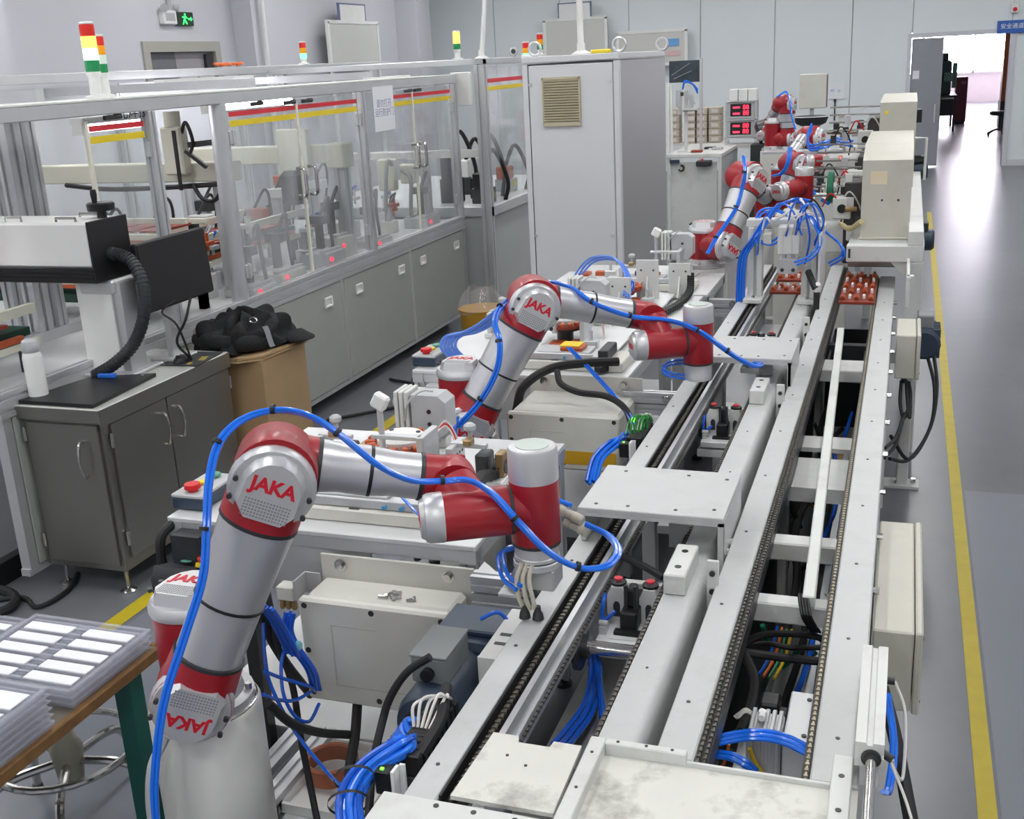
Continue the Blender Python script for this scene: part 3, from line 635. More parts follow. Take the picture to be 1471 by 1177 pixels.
# big rounded corner post
part('corner_post', ALU, e1, lambda b: (b.lathe((EX-.04, 5.06, .80), (0, 0, 1), [(0, .044), (1.08, .044)], 20), prof(b, (EX-.05, 5.10, .80), (EX-.05, 5.10, 1.88), .05)))
for y in (6.66, 8.25): post(y)
post(4.47, .05)
for y, w in ((4.20, .09), (4.32, .06), (4.05, .06)): post(y, w, x=-3.87)
part('inner_sill', ALU, e1, lambda b: b.box(-3.93, -3.86, 3.3, 4.6, .83, .88))
for y in (3.6, 4.5, 5.1, 6.7, 8.25): post(y, .06, .86, 1.95, EB+.06, 'rear_post')
part('top_beam', ALU, e1, lambda b: (b.box(EX-.065, EX, Y0, Y1, 1.872, 1.93, .004)))
part('top_sheet', mat('pale_green_top', '#D3D8D2', .5, var=.02), e1, lambda b: b.box(EX-.42, EX-.0, Y0, Y1, 1.931, 1.938))
part('top_beam', ALU, e1, lambda b: (b.box(EB, EB+.06, Y0, Y1+3, 2.02, 2.08, .004)))
for y in (4.2, 6.0, 7.6): part('top_cross_beam', ALU, e1, lambda b: b.box(EB, EX-.4, y, y+.05, 1.94, 1.99))
sill = part('sill_beam', ALU, e1, lambda b: (prof(b, (EX-.02, Y0, .835), (EX-.02, Y1, .835), .05), prof(b, (EX-.02, Y0, .785), (EX-.02, Y1, .785), .05)))
part('base_frame', ALU, e1, lambda b: (b.box(EX-.05, EX-.005, Y0, Y1, .085, .115), [b.box(EX-.05, EX-.002, y-.022, y+.022, .10, .77) for y in (3.28, 5.02, 6.145, 7.2, 8.26)]))
part('toe_kick', BLACK, e1, lambda b: b.box(EX-.25, EX-.2, Y0, Y1, 0, .10))
part('machine_bed', ALUW, e1, lambda b: b.box(EB, EX-.05, Y0, Y1, .80, .83))
for a, c in ((3.31, 5.0), (5.045, 6.12), (6.17, 7.178), (7.222, 8.235)):
    d = part('base_panel', PANEL, e1, lambda b: b.box(EX-.02, EX, a, c, .118, .755, .003))
    for hy in {5.045: (5.94,), 6.17: (6.36, 7.02), 7.222: (7.40, 8.06)}.get(a, ()):
        part('pull_handle', WHITEP, d, lambda b: (b.box(EX, EX+.012, hy-.045, hy+.045, .675, .69, .003), b.box(EX, EX+.012, hy-.045, hy+.045, .625, .64, .003), b.box(EX, EX+.012, hy-.045, hy-.032, .64, .675), b.box(EX, EX+.012, hy+.032, hy+.045, .64, .675), b.box(EX, EX+.003, hy-.03, hy+.03, .64, .675)))
# acrylic doors with tape
def acr(y0, y1, z0=.87, z1=1.86, x=EX-.03, tape=True, ta=None, name='acrylic_door'):
    d = part(name, ACRYL, e1, lambda b: b.box(x-.004, x+.004, y0, y1, z0, z1))
    if tape:
        a, c = ta or (y0+.01, y1-.01)
        part('red_tape', TAPER, d, lambda b: b.box(x+.0045, x+.0055, a, c, 1.805, 1.83))
        part('yellow_tape', TAPEY, d, lambda b: b.box(x+.0045, x+.0055, a, c, 1.755, 1.785))
    return d
dA = acr(5.13, 5.84); dB = acr(5.85, 6.62); acr(6.70, 7.48, ta=(7.17, 7.47)); acr(7.49, 8.21)
dL = acr(4.045, 4.44)
for y0, y1 in ((5.835, 5.855), (7.475, 7.495), (4.03, 4.05)): part('door_edge', mat('cream_edge', '#DCDACB', .5), e1, lambda b: b.box(EX-.036, EX-.022, y0, y1, .87, 1.85))
def dhandle(y): part('door_handle', STEELP, e1, lambda b: b.tube([(EX-.026, y, 1.48), (EX+.02, y, 1.475), (EX+.025, y, 1.40), (EX+.02, y, 1.325), (EX-.026, y, 1.32)], .011, 8))
for y in (5.78, 5.91, 7.42, 7.55): dhandle(y)
for y in (5.14, 6.61, 8.2, 4.455):
    for z in (1.0, 1.70): part('hinge', SIL, e1, lambda b: (b.box(EX-.03, EX-.012, y-.03, y+.03, z-.035, z+.035, .003), b.cyl((EX-.012, y, z-.04), (EX-.012, y, z+.04), .008)))
for y, z in ((5.75, 1.85), (5.95, 1.85), (7.40, 1.85), (7.56, 1.85), (5.4, 1.86), (4.2, 1.86)): part('door_latch', DSTEEL, e1, lambda b: (b.box(EX-.03, EX-.01, y-.04, y+.04, z-.012, z+.008, .003), b.cyl((EX-.02, y+.03, z), (EX-.02, y+.07, z), .012, n=10)))
# notice papers
n1 = part('notice', PAPER, e1, lambda b: b.box(EX+.0, EX+.003, 6.80, 7.11, 1.61, 1.895))
text('lettering', '请勿打开\n运行防护门', (EX+.0035, 6.955, 1.755), (0, 1, 0), (0, 0, 1), .058, INK, n1, .0003)
text('lettering', '激光焊接', (EX-.024, 4.33, 1.875), (0, 1, 0), (0, 0, 1), .075, CHARC, dL, .0003)
# fluorescent strips under the roof
LED = mat('machine_strip_light', '#FFFFFF', .5, var=0, emit='#FBF6FF', est=14)
for y0, y1, x, z in ((4.52, 5.02, -3.75, 1.80), (5.6, 6.5, -3.75, 1.84), (7.6, 8.2, -3.7, 1.9), (3.4, 4.4, -4.9, 1.86), (6.8, 7.9, -4.9, 1.96)):
    t = thing('strip_light', {4.52: 'lit strip lamp under the enclosure roof left of the round corner post', 5.6: 'lit strip lamp above the first pair of acrylic doors', 7.6: 'lit strip lamp at the far end of the long enclosure', 3.4: 'lit strip lamp deep in the enclosure at its near end', 6.8: 'lit strip lamp deep in the enclosure behind the doors'}[y0], 'strip lamp', (x, y0, z))
    part('tube', LED, t, lambda b: b.cyl((x, y0, z), (x, y1, z), .022, n=10))
    part('housing', WHITEP, t, lambda b: (b.box(x-.04, x+.04, y0-.03, y1+.03, z+.02, z+.05), b.box(x-.03, x+.03, y0-.03, y0, z-.03, z+.02), b.box(x-.03, x+.03, y1, y1+.03, z-.03, z+.02)))

# ---- machinery inside the enclosure
GANT = mat('cream_gantry', '#CDCCBC', .5, var=.02)
t = thing('gantry_beam', 'cream gantry beam with an upright motor inside the enclosure, left of the round post', 'gantry', (-4.1, 5.4, .83))
part('beam', GANT, t, lambda b: b.box(-4.95, -3.48, 5.35, 5.45, 1.455, 1.56, .006))
part('motor_housing', GANT, t, lambda b: (b.box(-3.86, -3.73, 5.27, 5.35, 1.50, 1.76, .01), b.cyl((-3.795, 5.31, 1.76), (-3.795, 5.31, 1.84), .045)))
part('slot', BLACK, t, lambda b: b.box(-3.775, -3.755, 5.262, 5.27, 1.42, 1.74))
part('support', ALU, t, lambda b: prof(b, (-4.9, 5.4, .83), (-4.9, 5.4, 1.455), .08))
part('support', ALU, t, lambda b: prof(b, (-3.6, 5.42, .83), (-3.6, 5.42, 1.455), .08))
part('cable', BLACK, t, lambda b: b.tube([(-3.74, 5.3, 1.72), (-3.69, 5.28, 1.78), (-3.66, 5.28, 1.68), (-3.70, 5.29, 1.60)], .010))
part('cable', BLACK, t, lambda b: b.tube([(-4.6, 5.34, 1.45), (-4.3, 5.33, 1.425), (-3.9, 5.33, 1.43), (-3.55, 5.33, 1.445)], .014))
part('cable', BLACK, t, lambda b: b.tube([(-3.72, 5.32, 1.44), (-3.66, 5.30, 1.37), (-3.58, 5.30, 1.36), (-3.52, 5.32, 1.44)], .012))
part('energy_chain', BLACK, t, lambda b: (bar(b, (-3.70, 5.30, 1.66), (-3.48, 5.30, 1.675), .03), bar(b, (-3.72, 5.29, 1.63), (-3.60, 5.29, 1.54), .02)))
t = thing('gantry_beam', 'cream gantry beam seen through the first pair of acrylic doors', 'gantry', (-4.1, 6.65, .83))
part('beam', GANT, t, lambda b: b.box(-4.8, -3.52, 6.6, 6.72, 1.435, 1.55, .006))
part('end_block', GANT, t, lambda b: b.box(-3.56, -3.44, 6.58, 6.74, 1.40, 1.56, .01))
part('support', ALU, t, lambda b: prof(b, (-4.7, 6.66, .83), (-4.7, 6.66, 1.435), .08)); part('support', ALU, t, lambda b: prof(b, (-3.5, 6.66, .83), (-3.5, 6.66, 1.40), .08))
part('motor', CHARC, t, lambda b: b.box(-3.86, -3.72, 6.45, 6.6, 1.18, 1.40, .03))
part('carriage', GANT, t, lambda b: b.box(-3.90, -3.68, 6.55, 6.6, 1.36, 1.66, .006))
t = thing('gantry_beam', 'slim white gantry rail seen through the second pair of acrylic doors', 'gantry', (-4.0, 8.0, .83))
part('beam', WPAINT, t, lambda b: b.box(-4.6, -3.45, 8.0, 8.06, 1.33, 1.385, .004))
part('carriage', GANT, t, lambda b: (b.box(-3.86, -3.72, 7.92, 8.0, 1.10, 1.34, .01), b.box(-3.68, -3.56, 7.94, 8.0, 1.15, 1.3, .01)))
part('support', ALU, t, lambda b: prof(b, (-4.5, 8.03, .83), (-4.5, 8.03, 1.33), .06)); part('support', ALU, t, lambda b: prof(b, (-3.5, 8.03, .83), (-3.5, 8.03, 1.33), .06))
part('cable', GREYB, t, lambda b: b.tube([(-3.72, 7.9, 1.3), (-3.66, 7.7, 1.34), (-3.62, 7.55, 1.15), (-3.66, 7.6, .86)], .014)); part('cable', GREYB, t, lambda b: b.tube([(-3.66, 7.95, 1.25), (-3.55, 7.85, 1.2), (-3.54, 7.8, 1.0), (-3.56, 7.86, .86)], .016))
def conv(y0, y1, x0, x1, z, lab):
    t = thing('board_rack', lab, 'rack', ((x0+x1)/2, (y0+y1)/2, .83))
    part('side_rail', GANT, t, lambda b: (b.box(x1-.03, x1, y0, y1, z+.06, z+.10), b.box(x1-.03, x1, y0, y1, z-.08, z-.05), b.box(x0, x0+.03, y0, y1, z+.06, z+.1)))
    part('board', COPRED, t, lambda b: [b.box(x0+.02, x1-.03, y0+.03+i*.16, y0+.15+i*.16, z+.02, z+.035) for i in range(int((y1-y0)/.16))])
    part('belt', mat('dark_green_belt', '#123B2C', .6, var=.1), t, lambda b: b.box(x0+.03, x1-.05, y0, y1, z-.04, z-.005))
    part('orange_strip', COPPER, t, lambda b: b.box(x1-.02, x1+.004, y0+.1, y1-.1, z-.045, z-.02))
    part('post', DSTEEL, t, lambda b: [b.box(x-.02, x+.02, y-.02, y+.02, .83, z-.05) for x in (x0+.03, x1-.04) for y in (y0+.06, y1-.06)])
for z, lab in ((1.25, 'rack of red-brown boards with a green belt behind the monitor, upper level'), (1.02, 'rack of red-brown boards with a green belt behind the monitor, lower level')):
    t = thing('board_rack', lab, 'rack', (-4.0, 4.8, .83))
    for y, dz in ((4.60, .0), (4.78, .055), (4.95, .03)): part('rail', GANT, t, lambda b: b.box(-4.7, -3.42, y, y+.025, z+dz, z+dz+.028, .002))
    for i in range(8): part('board', COPRED, t, lambda b: b.obox((-4.6+i*.15, 4.79, z+.035), (.12, .28, .012), None, .002))
    part('orange_strip', COPPER, t, lambda b: b.box(-4.65, -3.45, 4.585, 4.60, z-.015, z+.002))
    part('belt', mat('dark_green_belt', '#123B2C', .6, var=.1), t, lambda b: b.box(-4.7, -3.44, 4.62, 4.95, z-.10, z-.045, .01))
    for x in (-4.6, -3.5): part('post', DSTEEL, t, lambda b: b.box(x-.02, x+.02, 4.94, 4.98, .83, z+.03))
conv(3.3, 3.75, -3.95, -3.5, 1.02, 'rack of red-brown boards behind the white bottle')
conv(5.3, 6.5, -4.2, -3.75, 1.05, 'rack of red-brown boards behind the first acrylic doors')
for i, (y, x, w, h, m) in enumerate(((5.35, -3.45, .25, .05, GPAINT), (5.75, -3.5, .3, .06, CREAM), (6.2, -3.45, .25, .10, GREYP), (6.55, -3.55, .2, .14, CREAM), (7.0, -3.5, .28, .05, GPAINT), (7.9, -3.5, .25, .08, GREYP))):
    t = thing('machine_module', ['flat grey slide unit low behind the round corner post', 'cream slide unit low behind the first acrylic door', 'grey box unit low behind the second acrylic door', 'cream box unit beside the middle enclosure post', 'flat grey slide unit behind the notice paper', 'grey box unit at the far end of the enclosure'][i], 'machine unit', (x, y, .83))
    part('body', m, t, lambda b: b.box(x-.1, x+.1, y-w/2, y+w/2, .83, .83+h, .006))
    part('top_rail', SIL, t, lambda b: (b.box(x-.08, x-.05, y-w/2, y+w/2, .83+h, .845+h), b.box(x+.05, x+.08, y-w/2, y+w/2, .83+h, .845+h)))
    part('indicator', mat('red_led', '#FF3040', .4, var=0, emit='#FF2040', est=2.5), t, lambda b: b.cyl((x+.1, y-w*.3, .83+h*.6), (x+.112, y-w*.3, .83+h*.6), .012, n=10))
    part('bracket', DSTEEL, t, lambda b: (b.box(x-.02, x+.02, y-.03, y+.01, .845+h, 1.0+h), b.box(x-.05, x+.05, y-.04, y+.03, 1.0+h, 1.05+h)))
    part('hose', CHARC, t, lambda b: b.tube([(x, y, 1.03+h), (x+.02, y+.1, 1.15+h), (x-.05, y+.22, 1.0+h), (x-.05, y+.25, .85)], .012))
random.seed(11)
for i in range(10):
    y = 5.25+i*.31; x = -4.25-.35*random.random(); hh = .16+.20*random.random()
    t = thing('actuator_post', 'slim actuator post deep inside the enclosure', 'actuator', (x, y, .83), 0, 'actuator posts deep in the enclosure')
    part('column', [ALU, GREYP, DSTEEL][i % 3], t, lambda b: b.box(x-.03, x+.03, y-.03, y+.03, .83, .83+hh, .004))
    part('head', [WPAINT, CHARC, COPPER][i % 3], t, lambda b: b.box(x-.05, x+.09, y-.05, y+.05, .83+hh, .90+hh, .006))
    part('cable', CHARC, t, lambda b: b.tube([(x, y, .9+hh), (x+.05, y+.08, 1.02+hh), (x+.03, y+.16, .9+hh), (x-.03, y+.15, .85)], .010))
# rear wall sheets of the enclosure (grey backing seen through the doors)
part('rear_sheet', mat('enclosure_back_sheet', '#C2C6CA', .4, var=.04, scale=2), e1, lambda b: [b.box(EB+.02, EB+.03, a, c, .83, 2.0) for a, c in ((4.6, 6.6), (6.75, 8.2))])
part('curtain_wall', mat('white_inner_sheet', '#D5D7DC', .45, var=.02), e1, lambda b: b.box(-4.9, -4.89, 3.75, 4.5, 1.35, 1.9))

# ---- second enclosure further back
e2 = thing('machine_enclosure', 'second taller aluminium framed enclosure beside the grey cabinet', 'enclosure', (-4.2, 9.6, 0))
part('post', ALU, e2, lambda b: (prof(b, (-3.15, 8.42, .1), (-3.15, 8.42, 2.0), .08)))
part('post', ALU, e2, lambda b: (prof(b, (-3.18, 10.8, .86), (-3.18, 10.8, 2.0), .08)))
part('post', ALU, e2, lambda b: (prof(b, (-4.9, 8.42, .1), (-4.9, 8.42, 2.0), .08)))
part('top_beam', ALU, e2, lambda b: (b.box(-3.2, -3.11, 8.38, 11.0, 2.0, 2.045, .004), b.box(-5.0, -3.11, 8.38, 8.46, 2.0, 2.045, .004), b.box(-5.0, -4.92, 8.38, 11, 2.0, 2.045, .004)))
part('sill_beam', ALU, e2, lambda b: (b.box(-3.2, -3.11, 8.4, 11, .83, .91, .004), b.box(-5.0, -3.11, 8.4, 8.46, .83, .91, .004)))
part('rail', WPAINT, e2, lambda b: b.box(-4.9, -3.12, 8.40, 8.44, 1.30, 1.36))
d = part('acrylic_door', ACRYL, e2, lambda b: b.box(-3.16, -3.152, 8.48, 10.75, .92, 1.98))
part('red_tape', TAPER, d, lambda b: b.box(-3.1515, -3.1505, 8.5, 10.7, 1.86, 1.89)); part('yellow_tape', TAPEY, d, lambda b: b.box(-3.1515, -3.1505, 8.5, 10.7, 1.80, 1.83))
part('base_panel', mat('pale_base_panel', '#A9ADAD', .45, var=.02), e2, lambda b: (b.box(-3.2, -3.15, 8.45, 11, .1, .83, .003), b.box(-4.95, -3.2, 8.42, 8.47, .1, .83, .003)))
part('machine_bed', ALUW, e2, lambda b: b.box(-4.95, -3.2, 8.45, 11, .86, .90))
t = thing('control_box', 'white hanging control box with a black handle at the far end of the enclosure', 'control box', (-3.3, 8.5, 1.69))
part('body', WHITEP, t, lambda b: b.box(-3.36, -3.2, 8.30, 8.36, 1.70, 1.95, .006)); part('handle', BLACK, t, lambda b: bar(b, (-3.345, 8.29, 1.80), (-3.335, 8.29, 1.93), .022, .018, (0, 1, 0), .004))
for i, (x, y, z, s) in enumerate(((-3.3, 8.75, .9, .25), (-3.45, 9.1, .9, .35), (-3.4, 9.6, .9, .22), (-3.6, 8.8, .9, .4), (-3.7, 9.4, .9, .3))):
    t = thing('tooling_cluster', 'cluster of dark tooling inside the second enclosure', 'machine unit', (x, y, z), 0, 'dark tooling in the second enclosure')
    part('body', [DSTEEL, CHARC, GREYP][i % 3], t, lambda b: (b.box(x-.08, x+.08, y-.08, y+.08, z, z+s*.5, .006)))
    part('head', [BLACK, WPAINT, COPPER][i % 3], t, lambda b: (b.box(x-.06, x+.06, y-.1, y+.05, z+s*.5, z+s, .01)))
    part('cable', BLACK, t, lambda b: b.tube([(x, y, z+s), (x+.1, y, z+s+.18), (x+.18, y+.1, z+s*.7), (x+.15, y+.1, z)], .018))
    part('indicator', YELB, t, lambda b: b.box(x+.08, x+.09, y-.05, y+.0, z+.04, z+.1))

# ---- tall grey control cabinet
cb = thing('control_cabinet', 'tall light grey control cabinet with a beige vent grille', 'cabinet', (-2.01, 7.7, 0))
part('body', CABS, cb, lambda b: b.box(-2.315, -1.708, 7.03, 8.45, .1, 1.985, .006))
part('door', CABG, cb, lambda b: b.box(-2.295, -1.745, 7.0, 7.028, .12, 1.975, .006))
part('edge_profile', CABG, cb, lambda b: (b.box(-2.335, -2.300, 7.0, 7.05, .1, 1.985), b.box(-1.74, -1.706, 7.0, 7.05, .1, 1.985)))
part('roof', CABG, cb, lambda b: b.box(-2.335, -1.70, 6.99, 8.4, 1.99, 2.03, .005))
part('plinth', CHARC, cb, lambda b: b.box(-2.31, -1.71, 7.04, 8.4, 0, .1))
VENT = mat('beige_vent', '#B7AF95', .5, var=.02)
v = part('vent_grille', VENT, cb, lambda b: (b.box(-2.205, -2.195, 6.985, 7.0, 1.615, 1.895), b.box(-1.965, -1.955, 6.985, 7.0, 1.615, 1.895), b.box(-2.205, -1.955, 6.985, 7.0, 1.885, 1.90), b.box(-2.205, -1.955, 6.985, 7.0, 1.60, 1.625)))
for i in range(16): part('louvre', VENT, v, lambda b: b.obox((-2.08, 6.990, 1.635+i*.0162), (.232, .012, .0085), Matrix.Rotation(.5, 3, 'X')))
part('vent_backing', DSTEEL, v, lambda b: b.box(-2.2, -1.96, 6.996, 6.999, 1.61, 1.89))
for x, y in ((-1.72, 7.08), (-1.70, 8.3), (-2.27, 7.08)): part('lifting_eye', SIL, cb, lambda b: b.tube([(x+.04*math.cos(a), y, 2.075+.04*math.sin(a)) for a in [i*math.pi/5 for i in range(11)]], .009, 8, 2))
for x, z in ((-2.285, 1.86), (-1.77, 1.86), (-1.77, .9), (-2.285, .9)): part('lock', SIL, cb, lambda b: b.cyl((x, 7.0, z), (x, 6.993, z), .012, n=12))

# bright fittings close behind the acrylic doors
rd = random.Random(21)
for i in range(14):
    y = 5.22+i*.215; x = -3.62-.25*rd.random(); h = .10+.28*rd.random()
    t = thing('door_side_fixture', 'pale metal fixture standing close behind the acrylic doors', 'fixture', (x, y, .83), 0, 'fixtures behind the acrylic doors')
    part('base', [WPAINT, SIL, CREAM][i % 3], t, lambda b: b.box(x-.05, x+.05, y-.05, y+.05, .83, .83+h*.45, .004))
    part('upright', [SIL, WPAINT, ALU][i % 3], t, lambda b: b.box(x-.015, x+.015, y-.02, y+.02, .83+h*.45, .83+h, .003))
    part('arm', [COPPER, GREYP, WPAINT, COPRED][i % 4], t, lambda b: (b.box(x-.02, x+.08, y-.03, y+.03, .83+h, .855+h, .003), b.cyl((x+.05, y, .80+h), (x+.05, y, .90+h), .010, n=8)))
    part('air_hose', [GREYP, BLUED, CHARC][i % 3], t, lambda b: b.tube([(x, y+.02, .83+h), (x+.03, y+.08, .92+h), (x-.04, y+.12, .86+h), (x-.05, y+.10, .85)], .007, 6))
# ================================================================== WORK TABLES
def table(y0, y1, x0, x1, z, label):
    t = thing('work_table', label, 'table', ((x0+x1)/2, (y0+y1)/2, 0))
    part('top', ALUW, t, lambda b: b.box(x0, x1, y0, y1, z-.014, z, .002))
    part('frame', ALU, t, lambda b: (b.box(x0, x1, y0+.004, y0+.05, z-.05, z-.014, .002), b.box(x0, x1, y1-.05, y1-.004, z-.05, z-.014, .002), b.box(x0, x0+.045, y0, y1, z-.05, z-.014), b.box(x1-.045, x1, y0, y1, z-.05, z-.014)))
    part('apron', ALU, t, lambda b: b.box(x0+.02, x1-.30, y0+.012, y0+.02, z-.19, z-.05))
    for x in (x0+.025, x1-.025):
        for y in (y0+.03, y1-.03): part('leg', ALU, t, lambda b: prof(b, (x, y, .03), (x, y, z-.05), .045))
    part('lower_rail', ALU, t, lambda b: (b.box(x0+.02, x1-.02, y0+.01, y0+.05, .18, .225), b.box(x0+.0, x0+.045, y0, y1, .18, .225), b.box(x1-.045, x1, y0, y1, .18, .225)))
    part('lower_shelf', ALUW, t, lambda b: b.box(x0, x1, y0, y1, .225, .232))
    for x in (x0+.025, x1-.025):
        for y in (y0+.03, y1-.03): part('foot', CHARC, t, lambda b: b.lathe((x, y, 0), (0, 0, 1), [(0, .028), (.012, .028), (.016, .010), (.032, .010)], 12))
    return t
table(2.36, 3.16, -1.88, -.968, .85, 'white topped aluminium work table behind the nearest robot')
table(3.90, 4.76, -1.82, -.945, .85, 'white topped aluminium work table behind the second robot')
table(5.45, 6.02, -1.78, -.90, .85, 'white topped aluminium work table behind the third robot')
table(4.86, 5.42, -1.78, -.915, .85, 'aluminium work table between the second and third robots')
# ================================================================== STAINLESS CABINET AND WHAT STANDS ON IT
c = thing('steel_cabinet', 'low stainless steel cabinet with arched handles below the laser marker', 'cabinet', (-3.14, 3.78, 0))
SX0, SX1, SY0, SY1 = -3.30, -2.895, 3.34, 4.235
part('body', STEEL, c, lambda b: b.box(SX0+.01, SX1-.012, SY0+.012, SY1, .10, .76, .004))
part('worktop', mat('pale_worktop', '#BEBFBA', .35, .3, var=.05), c, lambda b: b.box(SX0-.0, SX1, SY0-.01, SY1, .785, .80, .003))
part('worktop_edge', STEEL, c, lambda b: (b.box(SX0-.0, SX1+.002, SY0-.012, SY0-.002, .745, .795), b.box(SX1-.004, SX1+.004, SY0-.01, SY1, .73, .797)))
d = part('door', STEEL, c, lambda b: b.box(SX0+.03, SX1-.03, SY0-.002, SY0+.012, .13, .73, .002))
def arch(b, o, ax, z0, z1, out):
    o = V(o); b.tube([V(o.x, o.y, z0), V(o.x, o.y, z0)+V(out)*.8, V(o.x, o.y, (z0+z1)/2)+V(out)*1.3, V(o.x, o.y, z1)+V(out)*.8, V(o.x, o.y, z1)], .006, 8)
part('handle', STEELP, d, lambda b: arch(b, (-3.0, SY0-.002, 0), 0, .52, .66, (0, -.03, 0)))
for z in (.68, .22): part('hinge', STEELP, d, lambda b: b.cyl((SX0+.022, SY0-.006, z-.03), (SX0+.022, SY0-.006, z+.03), .008))
for a, e, hy in ((SY0+.05, 3.745, 3.695), (3.752, SY1-.02, 3.80)):
    d = part('door', STEEL, c, lambda b: b.box(SX1-.012, SX1-.0, a, e, .15, .725, .002))
    part('handle', STEELP, d, lambda b: arch(b, (SX1, hy, 0), 0, .54, .67, (.03, 0, 0)))
    hz = a-.008 if a < 3.5 else e+.008
    for z in (.66, .24): part('hinge', STEELP, d, lambda b: b.cyl((SX1-.002, hz, z-.03), (SX1-.002, hz, z+.03), .008))
for x in (SX0+.06, SX1-.04):
    for y in (SY0+.04, SY1-.06): part('foot', STEELP, c, lambda b: b.lathe((x, y, 0), (0, 0, 1), [(0, .034), (.008, .034), (.018, .018), (.022, .008), (.10, .008)], 14))
part('kick_panel', mat('dark_red_spot', '#8E2A24', .5), c, lambda b: b.cyl((SX1-.05, SY0-.003, .765), (SX1-.05, SY0-.008, .765), .018, n=12))
# laser marker
t = thing('laser_marker', 'white and black laser marking head on a white column', 'laser marker', (-3.22, 3.86, .80))
part('column', WHITEP, t, lambda b: b.box(-3.325, -3.14, 3.81, 3.93, .80, 1.20, .004))
part('guide_rail', ALU, t, lambda b: (b.box(-3.138, -3.10, 3.815, 3.925, .80, 1.20, .003), b.box(-3.142, -3.136, 3.806, 3.83, .84, 1.18)))
part('foot_plate', ALU, t, lambda b: b.box(-3.36, -3.06, 3.74, 3.98, .80, .815, .003))
MK = (-3.17, 3.62)
part('head_cover', WHITEP, t, lambda b: b.box(-4.05, -3.155, 3.74, 3.98, 1.275, 1.46, .008))
part('head_base', BLACK, t, lambda b: (b.box(-4.05, -3.15, 3.735, 3.985, 1.21, 1.275, .004), [b.box(-4.05, -3.152, 3.729, 3.735, 1.222+.018*i, 1.230+.018*i) for i in range(3)]))
part('end_plate', BLACK, t, lambda b: b.box(-3.155, -3.145, 3.733, 3.987, 1.21, 1.465, .006))
part('arm_bracket', ALU, t, lambda b: b.box(-3.30, -3.12, 3.80, 3.95, 1.15, 1.21, .01))
for y in (3.78, 3.93): part('carry_bar', STEELP, t, lambda b: b.tube([(-3.34, y, 1.46), (-3.34, y, 1.475), (-3.24, y, 1.475), (-3.24, y, 1.46)], .006, 6, 0))
part('carry_bar', STEELP, t, lambda b: b.tube([(-3.60, 3.78, 1.46), (-3.60, 3.78, 1.48), (-3.52, 3.78, 1.48), (-3.52, 3.78, 1.46)], .006, 6, 0))
part('crank_wheel', BLACK, t, lambda b: (b.lathe((-3.20, 3.90, 1.46), (0, 0, 1), [(0, .02), (.03, .02), (.032, .055), (.06, .058), (.066, .05)], 20), b.lathe((-3.215, 3.885, 1.525), (0, 0, 1), [(0, .010), (.035, .014), (.055, .012)], 12)))
part('conduit', CHARC, t, lambda b: b.lathe((-3.145, 3.85, 1.315), (1, 0, 0), [(0, .03), (.02, .03), (.022, .025), (.045, .025)], 14))
def corr(b):
    pts = smooth_path([(-3.11, 3.85, 1.315), (-3.04, 3.84, 1.29), (-2.985, 3.82, 1.20), (-2.985, 3.80, 1.07), (-3.04, 3.78, .95), (-3.12, 3.74, .87), (-3.22, 3.72, .815)], 14)
    for i, p in enumerate(pts[:-1]): b.cyl(p, pts[i+1], .027 if i % 2 else .024, n=12)
part('corrugated_hose', CHARC, t, corr)
# things on the cabinet
t = thing('work_plate', 'square black work plate with a blue stop at the cabinet edge', 'plate', (-3.1, 3.55, .80))
part('plate', BLACK, t, lambda b: b.zprism([(-3.29, 3.345), (-2.93, 3.345), (-2.97, 3.80), (-3.23, 3.70)], .801, .816))
part('blue_stop', mat('bright_blue', '#2A6ED8', .4), t, lambda b: b.obox((-3.14, 3.70, .825), (.08, .022, .018), .15, .003))
part('screw', STEELP, t, lambda b: b.cyl((-2.99, 3.74, .816), (-2.99, 3.74, .823), .007, n=8))
t = thing('thermos_bottle', 'white thermos bottle with a grey lid beside the black plate', 'bottle', (-3.262, 3.43, .80))
part('body', WHITEP, t, lambda b: b.lathe((-3.262, 3.43, .801), (0, 0, 1), [(0, .034), (.004, .038), (.17, .038), (.19, .034), (.195, .030)], 24))
part('lid', GREYP, t, lambda b: b.lathe((-3.262, 3.43, .995), (0, 0, 1), [(0, .033), (.006, .036), (.03, .035), (.045, .030), (.052, .020)], 24))
t = thing('monitor', 'black flat monitor seen from behind its edge beside the laser column', 'monitor', (-2.95, 4.1, .80))
R = Matrix.Rotation(math.radians(90), 3, 'Z') @ Matrix.Rotation(math.radians(-3), 3, 'X')
mc = V(-3.05, 4.13, 1.20)
part('panel', BLACK, t, lambda b: b.obox(mc, (.50, .035, .30), R, .006))
part('bezel', BLACK, t, lambda b: b.obox(mc-R @ V(0, .0185, 0), (.485, .004, .285), R))
part('stand', SIL, t, lambda b: (b.obox((-3.09, 4.10, .94), (.05, .03, .30), math.radians(90), .005), b.obox((-3.09, 4.10, .807), (.16, .14, .012), math.radians(90), .004)))
part('cable', BLACK, t, lambda b: (b.tube([(-2.93, 4.06, 1.09), (-2.93, 4.0, 1.0), (-2.99, 4.0, .9), (-2.96, 4.05, .81)], .006), b.tube([(-2.99, 4.03, 1.08), (-3.03, 3.98, 1.04), (-2.97, 3.99, .98), (-2.95, 4.03, .82)], .005)))
t = thing('mouse_pad', 'dark mouse pad with yellow print on the steel cabinet', 'mouse pad', (-2.98, 4.1, .80))
part('pad', CHARC, t, lambda b: b.obox((-2.985, 4.085, .803), (.18, .24, .004), .1))
part('print', mat('dull_yellow_print', '#9A8A30', .6), t, lambda b: (b.obox((-2.93, 4.09, .8055), (.03, .07, .0006), .3), b.obox((-2.94, 4.0, .8055), (.02, .04, .0006), .3)))
